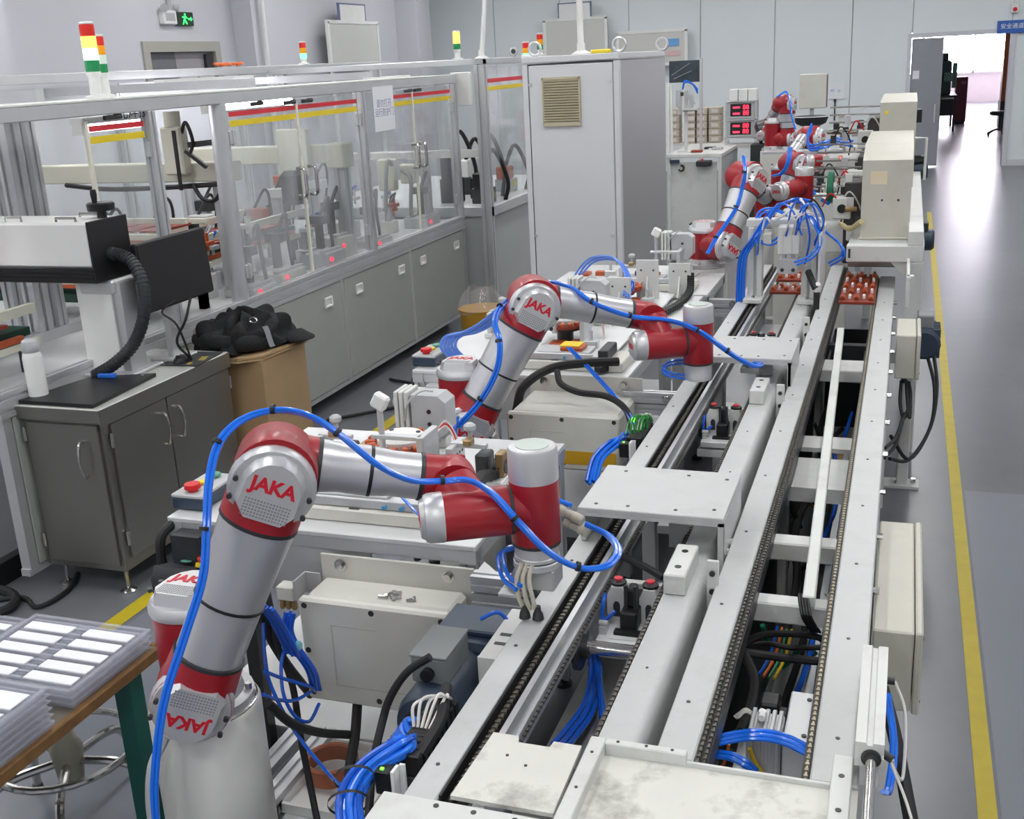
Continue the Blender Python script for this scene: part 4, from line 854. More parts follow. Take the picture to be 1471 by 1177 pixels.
t = thing('computer_mouse', 'black computer mouse on the dark mouse pad', 'mouse', (-3.0, 4.03, .805))
part('shell', BLACK, t, lambda b: b.grid(lambda u, v: V(-3.0+.03*math.cos(2*math.pi*u)*math.sin(math.pi*.5*v)*1.0, 4.03+.052*math.sin(2*math.pi*u)*math.sin(math.pi*.5*v), .806+.030*math.cos(math.pi*.5*v)), 16, 6))
part('wheel', DSTEEL, t, lambda b: b.cyl((-3.004, 4.0, .832), (-2.996, 4.0, .832), .008, n=10))
# cardboard box with jacket
t = thing('cardboard_box', 'brown cardboard box with open flap behind the steel cabinet', 'box', (-2.78, 4.62, 0))
part('carton', CARD, t, lambda b: b.box(-2.97, -2.775, 4.32, 4.72, 0, .735, .004))
part('flap', CARD, t, lambda b: (b.zprism([(-2.98, 4.25), (-2.87, 4.255), (-2.775, 4.33), (-2.745, 4.70), (-2.98, 4.78)], .737, .744), b.zprism([(-2.975, 4.26), (-2.87, 4.265), (-2.78, 4.34), (-2.75, 4.69), (-2.975, 4.77)], .750, .757)))
part('flute', mat('flute_brown', '#7E6848', .8), t, lambda b: b.zprism([(-2.977, 4.255), (-2.87, 4.26), (-2.778, 4.335), (-2.748, 4.695), (-2.977, 4.775)], .744, .750))
CLOTH = mat('black_cloth', '#17181A', .85, var=.2, scale=20, bump=.3, bscale=30)
def jacket(u, v):
    a = 2*math.pi*u; s = math.sin(math.pi*.5*v)
    rx, ry = .19+.02*math.sin(3*a+1), .27+.03*math.sin(5*a)
    w = .016*math.sin(9*a+6*v)+.014*math.sin(5*a-11*v)+.012*math.sin(14*a+3*v)
    return V(-2.99+(rx+w)*math.cos(a)*s, 4.53+(ry+w)*math.sin(a)*s, max(.76, .765+.145*math.cos(math.pi*.5*v)**.8+w*1.1*(1-v*.3)))
t = thing('folded_jacket', 'crumpled black jacket with a grey strap heaped on the cardboard box', 'jacket', (-2.9, 4.55, .765))
part('cloth', CLOTH, t, lambda b: b.grid(jacket, 64, 22))
part('sleeve', CLOTH, t, lambda b: (b.tube([(-3.16, 4.40, .81), (-3.03, 4.31, .82), (-2.90, 4.33, .81), (-2.83, 4.42, .80)], .038, 12), b.tube([(-2.88, 4.62, .87), (-2.82, 4.5, .86), (-2.83, 4.40, .80)], .030, 10)))
part('strap', mat('grey_strap', '#8E9093', .6), t, lambda b: b.grid(lambda u, v: V(-2.805+.02*v+.01*u, 4.40+.03*u+.02*v, .88-.10*v+.01*math.sin(6*v)), 2, 8))
part('buckle', STEELP, t, lambda b: (b.tube([(-2.86+.02*math.cos(a), 4.42, .905+.012*math.sin(a)) for a in [i*math.pi/4 for i in range(9)]], .004, 6, 2)))
part('badge', mat('pale_badge', '#B9A9A6', .6), t, lambda b: b.cyl((-3.13, 4.345, .862), (-3.128, 4.335, .865), .014, n=16))
t = thing('baseball_cap', 'black cap with a wide brim at the corner of the cardboard box', 'cap', (-2.66, 4.7, .765))
part('crown', CLOTH, t, lambda b: b.grid(lambda u, v: V(-2.86+.075*math.cos(2*math.pi*u)*math.sin(math.pi*.5*v), 4.66+.085*math.sin(2*math.pi*u)*math.sin(math.pi*.5*v), .768+.09*math.cos(math.pi*.5*v)), 24, 8))
part('brim', CLOTH, t, lambda b: (b.grid(lambda u, v: V(-2.78+.10*v*math.cos(-1.3+2.6*u)*1.0, 4.64+.09*math.sin(-1.3+2.6*u)*(1), .79-.015*v+.02*math.cos(-1.3+2.6*u)*(1-v)), 12, 4), b.grid(lambda u, v: V(-2.78+.10*v*math.cos(-1.3+2.6*u)*1.0, 4.64+.09*math.sin(-1.3+2.6*u)*(1), .785-.015*v+.02*math.cos(-1.3+2.6*u)*(1-v)), 12, 4)))
for pts, lab in (([(-3.6, 3.0, .012), (-3.35, 3.2, .012), (-3.2, 3.15, .012), (-3.18, 3.3, .012), (-3.25, 3.45, .012)], 'thin black cable curling on the floor by the steel cabinet foot'),
                 ([(-3.7, 2.95, .02), (-3.45, 2.98, .02), (-3.30, 3.08, .02), (-3.36, 3.2, .02), (-3.6, 3.25, .02)], 'thick black cable looped on the floor left of the steel cabinet'),
                 ([(-3.2, 5.6, .012), (-2.9, 5.9, .012), (-2.72, 6.05, .012), (-2.85, 6.35, .012), (-3.2, 6.5, .012)], 'black cable looping from under the long enclosure onto the floor')):
    B().tube(pts, .02 if 'thick' in lab else .010, 8).build('floor_cable', BRUB, None, lab, 'cable')
# hose and cable routes, metres
PATHS = {
'r1_hose': [(-1.338,1.5,0.589), (-1.334,1.513,0.693), (-1.313,1.549,0.846), (-1.282,1.601,0.967), (-1.254,1.646,1.075), (-1.252,1.677,1.165), (-1.264,1.723,1.248), (-1.272,1.784,1.306), (-1.253,1.845,1.336), (-1.196,1.881,1.349), (-1.121,1.883,1.343), (-1.055,1.884,1.306), (-0.978,1.891,1.243), (-0.919,1.921,1.202), (-0.873,1.975,1.183), (-0.823,1.993,1.182), (-0.774,1.992,1.159), (-0.717,1.975,1.111), (-0.653,1.976,1.047), (-0.593,1.996,1.007), (-0.547,2.032,0.998), (-0.538,2.103,1.002), (-0.573,2.16,1.01), (-0.628,2.188,1.019)],
'r2_hose': [(-1.396,3.318,0.831), (-1.313,3.335,0.926), (-1.249,3.328,1.036), (-1.238,3.34,1.128), (-1.27,3.39,1.181), (-1.294,3.523,1.204), (-1.277,3.678,1.216), (-1.195,3.751,1.245), (-1.095,3.717,1.236), (-1.007,3.668,1.196), (-0.878,3.697,1.143), (-0.76,3.775,1.113), (-0.648,3.739,1.088), (-0.549,3.751,1.014), (-0.469,3.783,0.958), (-0.453,3.883,0.937), (-0.511,3.915,0.931)],
'r3_hose': [(-0.829,6.159,1.462), (-0.809,6.074,1.386), (-0.826,6.069,1.288), (-0.846,6.035,1.208), (-0.887,5.996,1.136), (-0.939,5.952,1.058), (-0.975,5.881,0.984)],
'r4_hose': [(-0.833,8.707,1.294), (-0.833,8.62,1.2), (-0.873,8.634,1.118), (-0.946,8.709,1.086)],
'r5_hose': [(-0.736,9.552,1.387), (-0.759,9.461,1.306), (-0.734,9.445,1.23), (-0.636,9.43,1.245), (-0.532,9.476,1.272), (-0.405,9.404,1.253)],
'r6_hose': [(-1.285,12.13,1.531), (-1.212,12.226,1.573), (-1.156,12.106,1.486), (-1.135,12.068,1.349), (-1.087,12.037,1.204)],
't2_loop': [(-1.694,4.023,0.862), (-1.732,4.005,0.917), (-1.718,4.024,0.959), (-1.642,4.025,0.979), (-1.56,4.013,1.023), (-1.447,3.971,1.108)],
't2_cableA': [(-1.327,3.732,0.76), (-1.297,3.739,0.851), (-1.208,3.791,0.91), (-1.087,3.839,0.924), (-0.977,3.909,0.915)],
't2_cableB': [(-1.177,3.778,0.907), (-1.146,3.723,0.874), (-1.069,3.689,0.856), (-0.961,3.671,0.851), (-0.882,3.632,0.815), (-0.841,3.567,0.742)],
't2_thin': [(-1.173,3.909,0.961), (-1.076,3.817,0.914), (-0.942,3.677,0.85), (-0.869,3.608,0.798), (-0.836,3.558,0.745)],
't1_loopA': [(-0.764,2.085,0.991), (-0.794,2.069,0.978), (-0.777,2.041,0.94), (-0.735,2.009,0.931)],
't1_wire': [(-1.119,2.275,1.01), (-1.037,2.191,1.004), (-0.967,2.111,1.02), (-0.937,2.121,1.019)],
't3_hose': [(-1.559,5.325,0.948), (-1.458,5.285,1.055), (-1.299,5.132,1.09), (-1.215,5.03,1.03), (-1.193,4.903,0.957)],
't3_hose2': [(-1.218,4.971,1.022), (-1.177,4.981,1.007), (-1.184,4.964,0.965), (-1.223,4.949,0.96), (-1.154,4.9,0.907)],
'trunk': [(-0.719,5.309,0.827), (-0.716,5.3,0.965), (-0.702,5.286,1.074), (-0.653,5.273,1.152), (-0.611,5.311,1.221), (-0.568,5.347,1.281), (-0.503,5.382,1.315), (-0.436,5.456,1.298)],
'arcA': [(-0.455,5.39,1.288), (-0.391,5.283,1.232), (-0.354,5.22,1.171), (-0.386,5.186,1.101), (-0.46,5.202,1.062)],
'arcB': [(-0.355,5.497,1.167), (-0.274,5.398,1.117), (-0.262,5.386,1.067), (-0.321,5.406,1.023)],
'arcC': [(-0.662,5.409,1.234), (-0.645,5.426,1.268), (-0.589,5.449,1.277), (-0.532,5.462,1.252)],
'arcD': [(-0.647,5.276,1.155), (-0.585,5.294,1.139), (-0.547,5.315,1.162), (-0.536,5.329,1.193)],
'whiteA': [(-0.476,5.297,1.198), (-0.438,5.275,1.258), (-0.436,5.345,1.3), (-0.457,5.401,1.325)],
'whiteB': [(-0.569,5.33,1.232), (-0.51,5.309,1.273), (-0.486,5.381,1.295)],
'bluefar': [(-0.525,6.895,1.203), (-0.476,6.788,1.163), (-0.41,6.693,1.138)],
'lb_blue': [(-0.306,1.834,0.74), (-0.247,1.857,0.75), (-0.203,1.858,0.76), (-0.158,1.854,0.76), (-0.112,1.842,0.75)],
'lb_blue2': [(-0.303,1.829,0.72), (-0.255,1.816,0.73), (-0.226,1.814,0.72), (-0.206,1.819,0.7)],
'lb_blk1': [(-0.305,2.323,0.68), (-0.262,2.354,0.7), (-0.194,2.377,0.7), (-0.14,2.377,0.7), (-0.113,2.39,0.68)],
'lb_blk2': [(-0.293,2.267,0.7), (-0.219,2.281,0.69), (-0.165,2.282,0.69), (-0.112,2.268,0.7)],
'lb_blk3': [(-0.284,2.242,0.71), (-0.253,2.172,0.69), (-0.249,2.082,0.68), (-0.257,1.982,0.68)],
'lb_blk4': [(-0.295,2.307,0.69), (-0.254,2.389,0.66), (-0.191,2.402,0.65), (-0.115,2.406,0.66)],
'lb_yel': [(-0.211,2.581,0.6), (-0.216,2.475,0.58), (-0.233,2.388,0.57)],
'lb_yel2': [(-0.225,1.871,0.72), (-0.216,1.876,0.69), (-0.199,1.879,0.66)],
'lb_yel3': [(-0.265,1.875,0.72), (-0.271,1.871,0.69), (-0.279,1.878,0.66)],
'duct': [(-0.166,2.31,0.835), (-0.16,2.277,0.825), (-0.152,2.268,0.8), (-0.141,2.4,0.7)],
'la_blue': [(-0.684,2.206,0.7), (-0.625,2.184,0.7), (-0.609,2.145,0.66), (-0.594,2.025,0.66), (-0.596,1.899,0.68), (-0.587,1.79,0.72)],
'la_blue2': [(-0.612,2.182,0.68), (-0.573,2.071,0.66), (-0.549,1.99,0.66)],
'la_blk': [(-0.634,2.466,0.82), (-0.536,2.364,0.84), (-0.489,2.339,0.83)],
'lbf_blue': [(-0.298,4.816,0.62), (-0.233,4.938,0.63), (-0.173,5.114,0.63)],
'lbf_green': [(-0.325,3.408,0.5), (-0.276,3.598,0.5), (-0.229,3.837,0.5), (-0.186,3.963,0.55)],
'lbf_blue2': [(-0.308,3.614,0.6), (-0.251,3.548,0.58), (-0.196,3.596,0.5)],
'lbf_black': [(-0.322,3.527,0.6), (-0.289,3.473,0.55), (-0.263,3.451,0.5)],
'man1': [(-0.763,1.622,0.836), (-0.812,1.58,0.831), (-0.857,1.524,0.812), (-0.869,1.466,0.785), (-0.837,1.403,0.759)],
'man2': [(-0.791,3.399,0.821), (-0.85,3.35,0.805), (-0.891,3.28,0.771), (-0.896,3.204,0.715)],
'bk1': [(-1.413,2.101,0.804), (-1.384,2.073,0.689), (-1.353,2.068,0.572), (-1.327,2.036,0.449), (-1.289,1.994,0.346), (-1.241,1.934,0.281)],
'bk2': [(-1.409,2.052,0.787), (-1.411,2.085,0.689), (-1.409,2.14,0.581), (-1.421,2.251,0.426)],
'bk3': [(-1.269,1.833,0.68), (-1.264,1.912,0.578), (-1.273,2.04,0.47), (-1.273,2.176,0.376)],
'motor_cable': [(-0.855,1.81,0.865), (-0.905,1.802,0.828), (-0.943,1.791,0.77), (-0.957,1.768,0.716), (-0.936,1.675,0.68), (-0.896,1.56,0.627)],
'bk5': [(-1.288,2.282,0.476), (-1.271,2.225,0.42), (-1.255,2.171,0.374), (-1.237,2.095,0.326), (-1.197,1.991,0.237)],
'bl_c': [(-1.358,2.084,0.762), (-1.361,2.07,0.722), (-1.351,2.079,0.672), (-1.333,2.106,0.598), (-1.346,2.142,0.519)],
'bl_d': [(-1.367,2.071,0.664), (-1.361,2.041,0.635), (-1.341,2.008,0.581), (-1.312,2.002,0.532), (-1.299,2.04,0.498), (-1.327,2.136,0.482)],
'bl_e': [(-1.376,2.013,0.769), (-1.354,1.968,0.677), (-1.322,1.954,0.598), (-1.262,1.93,0.529), (-1.113,1.793,0.557), (-0.993,1.644,0.65)],
'bl_f': [(-1.374,2.008,0.818), (-1.361,2.021,0.776), (-1.348,2.032,0.726), (-1.35,2.056,0.669)],
'bl_g': [(-1.331,1.927,0.695), (-1.328,1.989,0.642), (-1.321,2.079,0.57), (-1.343,2.143,0.519)],
'bl_h': [(-1.305,1.873,0.671), (-1.312,1.941,0.615), (-1.314,2.014,0.57), (-1.339,2.123,0.523)],
'wrist_bl': [(-0.624,2.192,1.029), (-0.672,2.22,1.03), (-0.708,2.26,1.023)],
'r2_wr': [(-0.705,3.809,0.888), (-0.759,3.763,0.911), (-0.779,3.763,0.931), (-0.759,3.827,0.935), (-0.7,3.849,0.936)],
'r2_bl': [(-1.394,3.307,0.864), (-1.391,3.27,0.814), (-1.358,3.244,0.769), (-1.296,3.264,0.761), (-1.271,3.3,0.775), (-1.261,3.245,0.733), (-1.28,3.213,0.721)],
'bluebottom': [(-0.852,2.082,0.809), (-0.815,2.099,0.822), (-0.785,2.102,0.798), (-0.748,2.116,0.799)],
}
# ================================================================== HOSES, CABLES AND UNITS NEAR THE ROBOTS
def off(path, d): return [V(p)+V(d) for p in path]
def bundle(parent, key, offs, r, m=BLUE, **k):
    for o_ in offs: B().tube(off(PATHS[key], o_), r, 8).build('air_hose', m, parent, **k)
def tie(parent, key, idx, r=.014):
    P = smooth_path(PATHS[key], 6)
    for i in idx:
        j = min(i*6, len(P)-2); d = (P[j+1]-P[j]).normalized()
        B().lathe(P[j]-d*.004, d, [(0, r), (.008, r)], 10).build('cable_tie', BLACK, parent)
bundle(R1, 'r1_hose', [(0, 0, 0), (.0075, .002, -.004), (-.003, .006, -.007)], .0046); tie(R1, 'r1_hose', (5, 7, 9, 11, 14, 17, 19), .0105)
bundle(R2, 'r2_hose', [(0, 0, 0), (.0085, .002, -.005), (-.003, .007, -.008)], .0054); tie(R2, 'r2_hose', (1, 3, 5, 9, 10, 12, 13), .0115)
bundle(R2, 'r2_bl', [(0, 0, 0), (.008, 0, .004)], .005, BLUED); bundle(R2, 'r2_wr', [(0, 0, 0), (0, .005, .012)], .005)
bundle(R1, 't1_loopA', [(0, 0, 0), (.012, 0, .01)], .005)
# fittings at the end of the first robot's hoses
for k in range(2):
    B().lathe(V(PATHS['r1_hose'][-1])+V(-.01+.012*k, .01, -.028*k), V(-.9, .25, .28), [(0, .009), (.004, .012), (.025, .012), (.027, .010), (.045, .010), (.047, .012), (.062, .012)], 12).build('hose_fitting', mat('beige_fitting', '#B9B6A8', .45), R1)
    B().tube(off(PATHS['wrist_bl'], (-.045, .02, .02-.028*k)), .006, 8).build('air_hose', BLUE, R1)
# gripper of the first robot
def gripper(R, K, zb, label, s=1):
    q = V(K['Q'].x, K['Q'].y, zb)
    part('tool_plate', SIL, R, lambda b: b.lathe(q-V(0, 0, .016), (0, 0, 1), [(0, .05), (.002, .052), (.014, .052), (.016, .05)], 24))
    part('tool_body', mat('pale_tool_grey', '#B9BBBA', .4, .3), R, lambda b: (b.box(q.x-.035, q.x+.045, q.y-.03, q.y+.04, zb-.065, zb-.016, .004), b.box(q.x-.075, q.x-.03, q.y-.055, q.y+.0, zb-.075, zb-.068, .001)))
    part('tool_fin', SIL, R, lambda b: b.prism([(-.07, -.068), (-.03, -.068), (-.03, .01)], (q.x, q.y-.02, zb), (1, 0, 0), (0, 0, 1), (0, 1, 0), .006))
    TT = mat('translucent_tube', '#C9C2B0', .3, var=.05)
    for k in range(3): part('vacuum_tube', TT, R, lambda b: b.tube([(q.x-.02+.012*k, q.y-.045, zb+.005), (q.x-.03+.014*k, q.y-.055, zb-.03), (q.x-.028+.016*k, q.y-.05, zb-.08), (q.x-.02+.012*k, q.y-.04, zb-.105)], .005))
    for k in range(2): part('suction_cup', DSTEEL, R, lambda b: b.lathe((q.x-.02+.03*k, q.y-.042, zb-.125), (0, 0, 1), [(0, .013), (.012, .011), (.02, .007), (.03, .007)], 12))
gripper(R1, K1, .982, ''); 

# aluminium link profiles between tables and conveyor
for (y, lab) in ((2.28, 'first'), (3.86, 'second'), (5.5, 'third')):
    t = thing('link_profile', 'slotted aluminium profile joining the %s work table to the conveyor' % lab, 'profile', (-.84, y, .74))
    part('profile', ALU, t, lambda b: (prof(b, (-.945, y, .80), (-.738, y, .80), .04), prof(b, (-.945, y, .755), (-.738, y, .755), .04)))
    part('corner_bracket', SIL, t, lambda b: b.prism([(0, 0), (.06, 0), (0, .06)], (-.944, y+.021, .778), (1, 0, 0), (0, 1, 0), (0, 0, 1), .035))
    part('bolt', STEELP, t, lambda b: (b.cyl((-.78, y-.02, .80), (-.78, y-.032, .80), .012, n=6), b.cyl((-.78, y-.02, .80), (-.78, y-.024, .80), .017, n=14)))

# grey junction box hung on the first table
def gbox(x0, x1, y0, y1, z0, z1, lab, stripe=False):
    t = thing('junction_box', lab, 'junction box', ((x0+x1)/2, (y0+y1)/2, z0))
    part('body', CREAM, t, lambda b: b.box(x0, x1, y0+.03, y1, z0, z1, .012))
    part('lid', CREAM, t, lambda b: b.box(x0-.003, x1+.003, y0, y0+.027, z0-.003, z1+.003, .008))
    part('back_plate', CREAM, t, lambda b: b.box(x0-.008, x1+.02, y1, y1+.008, z0-.02, z1+.062, .002))
    for x in (x0+.015, (x0+x1)/2, x1-.015):
        for z in (z0+.02, z1-.015): part('lid_screw', DSTEEL, t, lambda b: b.cyl((x, y0-.001, z), (x, y0+.003, z), .008, n=12))
    for z in ((z0+z1)/2,): part('lid_screw', DSTEEL, t, lambda b: b.cyl((x0+.013, y0-.001, z), (x0+.013, y0+.003, z), .008, n=12))
    fx0, fx1, fz0, fz1 = x0+.085, x1-.06, z0+.05, z1-.06
    part('inset_frame', mat('shadow_groove', '#BDBBB0', .5), t, lambda b: (b.box(fx0, fx0+.003, y0-.0012, y0+.001, fz0, fz1), b.box(fx0, fx1, y0-.0012, y0+.001, fz0, fz0+.003), b.box(fx0, fx0+.13, y0-.0012, y0+.001, fz1-.003, fz1)))
    for x in (x0+.05, x1-.05):
        part('bolt', STEELP, t, lambda b: (b.cyl((x, y1, z1+.035), (x, y1-.004, z1+.035), .017, n=16), b.cyl((x, y1-.004, z1+.035), (x, y1-.014, z1+.035), .011, n=8)))
    if stripe: part('yellow_stripe', mat('amber_tape', '#C99A1A', .5), t, lambda b: b.box(x0+.01, x1-.01, y0-.0015, y0+.001, z0+.02, z0+.07))
    part('cable_gland', BLACK, t, lambda b: [b.cyl((x, (y0+y1)/2, z0-.035), (x, (y0+y1)/2, z0), .016, n=10) for x in (x0+.16, x0+.21, x0+.26)])
    return t
gbox(-1.392, -.988, 2.20, 2.343, .452, .735, 'large cream junction box hung below the first work table edge')
gbox(-1.31, -.90, 3.58, 3.88, .60, .80, 'cream junction box with a yellow stripe behind the first robot wrist', True)
random.seed(3)
for i, (x, y) in enumerate(((-1.165, 2.27), (-1.175, 2.255), (-1.15, 2.25), (-1.14, 2.262), (-1.10, 2.258), (-1.16, 2.28))):
    a = random.random()*6
    B().cyl(V(x, y, .741), V(x, y, .741)+V(math.cos(a), math.sin(a), 0)*.018, .004, n=8).cyl(V(x, y, .742), V(x, y, .742)-V(math.cos(a), math.sin(a), 0)*.006, .0068, n=8).build('loose_bolt', STEELP, None, 'loose steel bolt lying on top of the large cream junction box', 'bolt', 'loose bolts on the junction box')

# gear motor beside the near conveyor rail
t = thing('gear_motor', 'navy gear motor with grey terminal box beside the near conveyor rail', 'motor', (-.86, 2.0, .58))
part('body', NAVY, t, lambda b: (b.lathe((-.875, 1.80, .70), (0, 1, 0), [(0, .045), (.006, .066), (.03, .074), (.20, .074), (.22, .066)], 24), b.box(-.93, -.82, 1.84, 2.0, .62, .70, .01)))
part('gearbox', NAVY, t, lambda b: (b.box(-.945, -.785, 2.02, 2.20, .60, .775, .014), b.box(-.79, -.74, 2.05, 2.17, .62, .76, .008)))
part('cover_ledge', NAVY, t, lambda b: b.box(-.95, -.80, 2.06, 2.18, .775, .79, .006))
part('terminal_box', GREYB, t, lambda b: b.box(-.925, -.845, 1.86, 1.99, .768, .828, .004))
part('terminal_lid', GREYB, t, lambda b: b.box(-.927, -.843, 1.858, 1.992, .829, .834, .002))
part('fan_grid', CHARC, t, lambda b: [b.lathe((-.875, 1.798, .70), (0, 1, 0), [(0, r-.005), (0, r), (.004, r), (.004, r-.005)], 20, False) for r in (.02, .035, .05)])
part('cable_gland', BLACK, t, lambda b: b.cyl((-.885, 1.845, .795), (-.885, 1.86, .795), .014))
part('cable', BRUB, t, lambda b: b.tube(PATHS['motor_cable'], .0085, 9))
t = thing('motor_bracket', 'white slotted bracket holding the navy motor to the rail', 'bracket', (-.77, 2.04, .80))
part('plate', WPAINT, t, lambda b: (b.box(-.80, -.737, 1.93, 2.15, .80, .808, .002), b.box(-.80, -.792, 1.93, 2.15, .72, .80), b.box(-.80, -.737, 1.925, 1.933, .72, .808)))
for y in (1.99, 2.03): part('slot', CHARC, t, lambda b: b.box(-.785, -.755, y-.006, y+.006, .8075, .8088, .0005))

# valve manifolds
def manifold(x, y, z, L, lab, green, key, nh, hx):
    t = thing('valve_manifold', lab, 'valve manifold', (x, y, z-.06))
    part('base', DSTEEL, t, lambda b: b.box(x-.03, x+.02, y, y+L, z-.06, z-.035, .002))
    for i in range(int(L/.022)):
        part('valve', BLACK, t, lambda b: (b.box(x-.035, x+.02, y+i*.022, y+i*.022+.019, z-.034, z+.012, .003), b.box(x-.045, x-.035, y+i*.022+.004, y+i*.022+.015, z-.03, z-.005, .002)))
    part('cable_sleeve', BRUB, t, lambda b: b.tube([(x+.012, y+.02, z+.0), (x+.02, y+L*.5, z+.022), (x+.005, y+L*.8, z+.03), (x-.015, y+L+.02, z+.02)], .012, 8))
    for i in range(5): part('wire', WIREW, t, lambda b: b.tube([(x-.03+.008*i, y+L*.45, z+.01), (x-.035+.012*i, y+L*.55+.01*i, z+.045+.006*(i % 2)), (x-.005+.006*i, y+L*.75, z+.045), (x-.01+.004*i, y+L*.95, z+.015)], .0032, 6))
    for i in range(3): part('air_fitting', STEELP, t, lambda b: b.lathe((x-.035, y-.012+i*.018, z-.03-.012*(i % 2)), (-1, -.2, 0), [(0, .008), (.008, .010), (.016, .010), (.02, .007)], 10))
    part('end_plate', WHITEP, t, lambda b: (b.box(x-.012, x+.004, y-.03, y-.024, z-.06, z+.012), b.box(x-.012, x-.006, y-.055, y-.024, z-.06, z+.012)))
    part('connector', BLACK, t, lambda b: b.box(x-.045, x-.014, y-.055, y-.028, z-.04, z+.01, .003))
    part('status_led', mat('green_led', '#7CFF50', .4, var=0, emit='#60FF30', est=3), t, lambda b: b.box(x-.034, x-.028, y-.05, y-.045, z+.010, z+.013))
    if green: [part('painted_glow_wire', mat('wire_painted_green_glow', '#0E5A24', .3, var=.6, scale=160, emit='#0CB02C', est=.16), t, lambda b: b.tube([(x-.04+.012*q_, y+.02+.01*q_, z+.015), (x-.035+.012*q_, y+.06, z+.05+.008*(q_ % 3)), (x-.02+.008*q_, y+.11, z+.045+.01*(q_ % 2)), (x-.01+.006*q_, y+.16, z+.02)], .0035, 6)) for q_ in range(6)]; part('lit_led', mat('green_led', '#7CFF50'), t, lambda b: b.lathe((x-.02, y+.07, z+.05), (-.3, -1, .5), [(0, .008), (.01, .008)], 8))  # wires emit faintly: the LED's green glow is put into their colour
    for i in range(nh):
        o_ = V(hx*(i % 3)*.4, -.010*i, .004*((i*7) % 5)); P0 = PATHS[key]
        pts = [V(x-.035, y-.01+i*L/nh, z-.018-.012*(i % 2)), V(x-.07, y-.02+i*L/nh*.85, z-.014)]+[V(p)+V(.0095*((i % 4)-1.5), .006*((i*3) % 5-2), -.010*(i//4)) for p in P0[1:]]
        part('air_hose', BLUE if i % 3 else BLUED, t, lambda b: b.tube(pts, .0062, 8))
    return t
manifold(-.795, 1.56, .80, .20, 'black valve manifold with a fat bundle of blue hoses at the near rail', False, 'man1', 12, 1)
manifold(-.785, 3.36, .80, .18, 'black valve manifold glowing green beside the first bridge plate', True, 'man2', 8, 1)
part2 = thing('cable_band', 'black cable ties round the fat blue hose bundle', 'cable tie', PATHS['man1'][3])
part('band', BLACK, part2, lambda b: [b.lathe(V(PATHS['man1'][3])+V(0, -.01+.03*k, -.01+.03*k), (V(PATHS['man1'][4])-V(PATHS['man1'][3])), [(0, .036), (.006, .036)], 16, False) for k in (0, 1)])

# cables and thin hoses between the first robot and the cream box
for key, r, m, lab in (('bk1', .0085, BRUB, 'black cable dropping left of the large cream junction box to the floor'), ('bk2', .012, BRUB, 'thick black cable running behind the large cream junction box'),
        ('bk3', .011, BRUB, 'thick black cable crossing from the pedestal below the large cream box'), ('bk5', .013, BRUB, 'thick black cable dropping straight down under the large cream box')):
    B().tube(PATHS[key], r, 9).build('cable', m, None, lab, 'cable')
for key, lab in (('bl_d', 'thin blue hose in a wide loop below the small solenoid valve'), ('bl_e', 'thin blue hose hanging from the robot base to the lower frame'), ('bl_g', 'thin blue hose crossing to the edge of the large cream box'), ('bl_h', 'thin blue hose sagging beside the pedestal top')):
    B().tube(PATHS[key], .0045, 7).build('air_hose', BLUED, None, lab, 'air hose')
for i in range(6): B().tube(off(PATHS['bl_c'], (.009*(i % 3), .01*(i//3), -.006*(i % 2))), .0042, 7).build('air_hose', BLUED, None, 'thin blue hose in the bunch left of the large cream box', 'air hose', 'blue hoses beside the cream box')
for i in range(5): B().tube(off(PATHS['bl_f'], (.008*i, .004*(i % 2), -.002*i)), .0055, 7).build('air_hose', BLUED, None, 'blue hose in the flat bunch behind the first upper arm', 'air hose', 'flat bunch of blue hoses')
t = thing('solenoid_valve', 'small white solenoid valve with steel fittings beside the cream box', 'valve', (-1.47, 2.30, .67))
part('body', CREAM, t, lambda b: b.box(-1.50, -1.45, 2.27, 2.31, .685, .725, .003))
part('bracket', SIL, t, lambda b: (b.box(-1.447, -1.442, 2.27, 2.33, .69, .745), b.box(-1.447, -1.40, 2.328, 2.333, .69, .745)))
for i in range(3): part('fitting', mat('brass', '#A08660', .35, .7), t, lambda b: b.lathe((-1.49+.018*i, 2.28, .685), (0, -.1, -1), [(0, .006), (.01, .008), (.022, .008), (.026, .005)], 10))
part('adjuster', BLACK, t, lambda b: b.cyl((-1.475, 2.29, .685), (-1.475, 2.29, .665), .010))
t = thing('hose_clip', 'pale turquoise clip round the thin blue hoses', 'clip', PATHS['bl_c'][2])
part('clip', mat('turquoise_clip', '#6FB6C4', .4), t, lambda b: b.cyl(V(PATHS['bl_c'][2])+V(-.022, 0, .0), V(PATHS['bl_c'][2])+V(.028, 0, .008), .012, n=12, bev=.004))
# lower frame, tray and tape roll
t = thing('base_frame', 'low aluminium frame between the first pedestal and the work table', 'frame', (-1.3, 2.2, 0))
for x in (-1.52, -1.44): part('beam', ALU, t, lambda b: prof(b, (x, 2.02, .235), (x, 2.35, .235), .05))
part('cross_beam', ALU, t, lambda b: (prof(b, (-1.55, 2.03, .18), (-.80, 2.03, .18), .05), prof(b, (-1.55, 2.32, .18), (-.80, 2.32, .18), .05)))
part('post', DSTEEL, t, lambda b: [b.box(x-.02, x+.02, y-.02, y+.02, 0, .16) for x in (-1.52, -.83) for y in (2.03, 2.32)])
part('post', DSTEEL, t, lambda b: b.box(-1.645, -1.605, 2.31, 2.345, 0, .80))
part('corner_bracket', DSTEEL, t, lambda b: (b.box(-1.50, -1.40, 1.99, 2.01, .19, .26), b.prism([(0, 0), (.1, 0), (0, .1)], (-1.50, 1.98, .26), (1, 0, 0), (0, 0, 1), (0, 1, 0), .01)))
part('deck', ALUW, t, lambda b: b.box(-1.40, -.80, 2.02, 2.35, .205, .212))
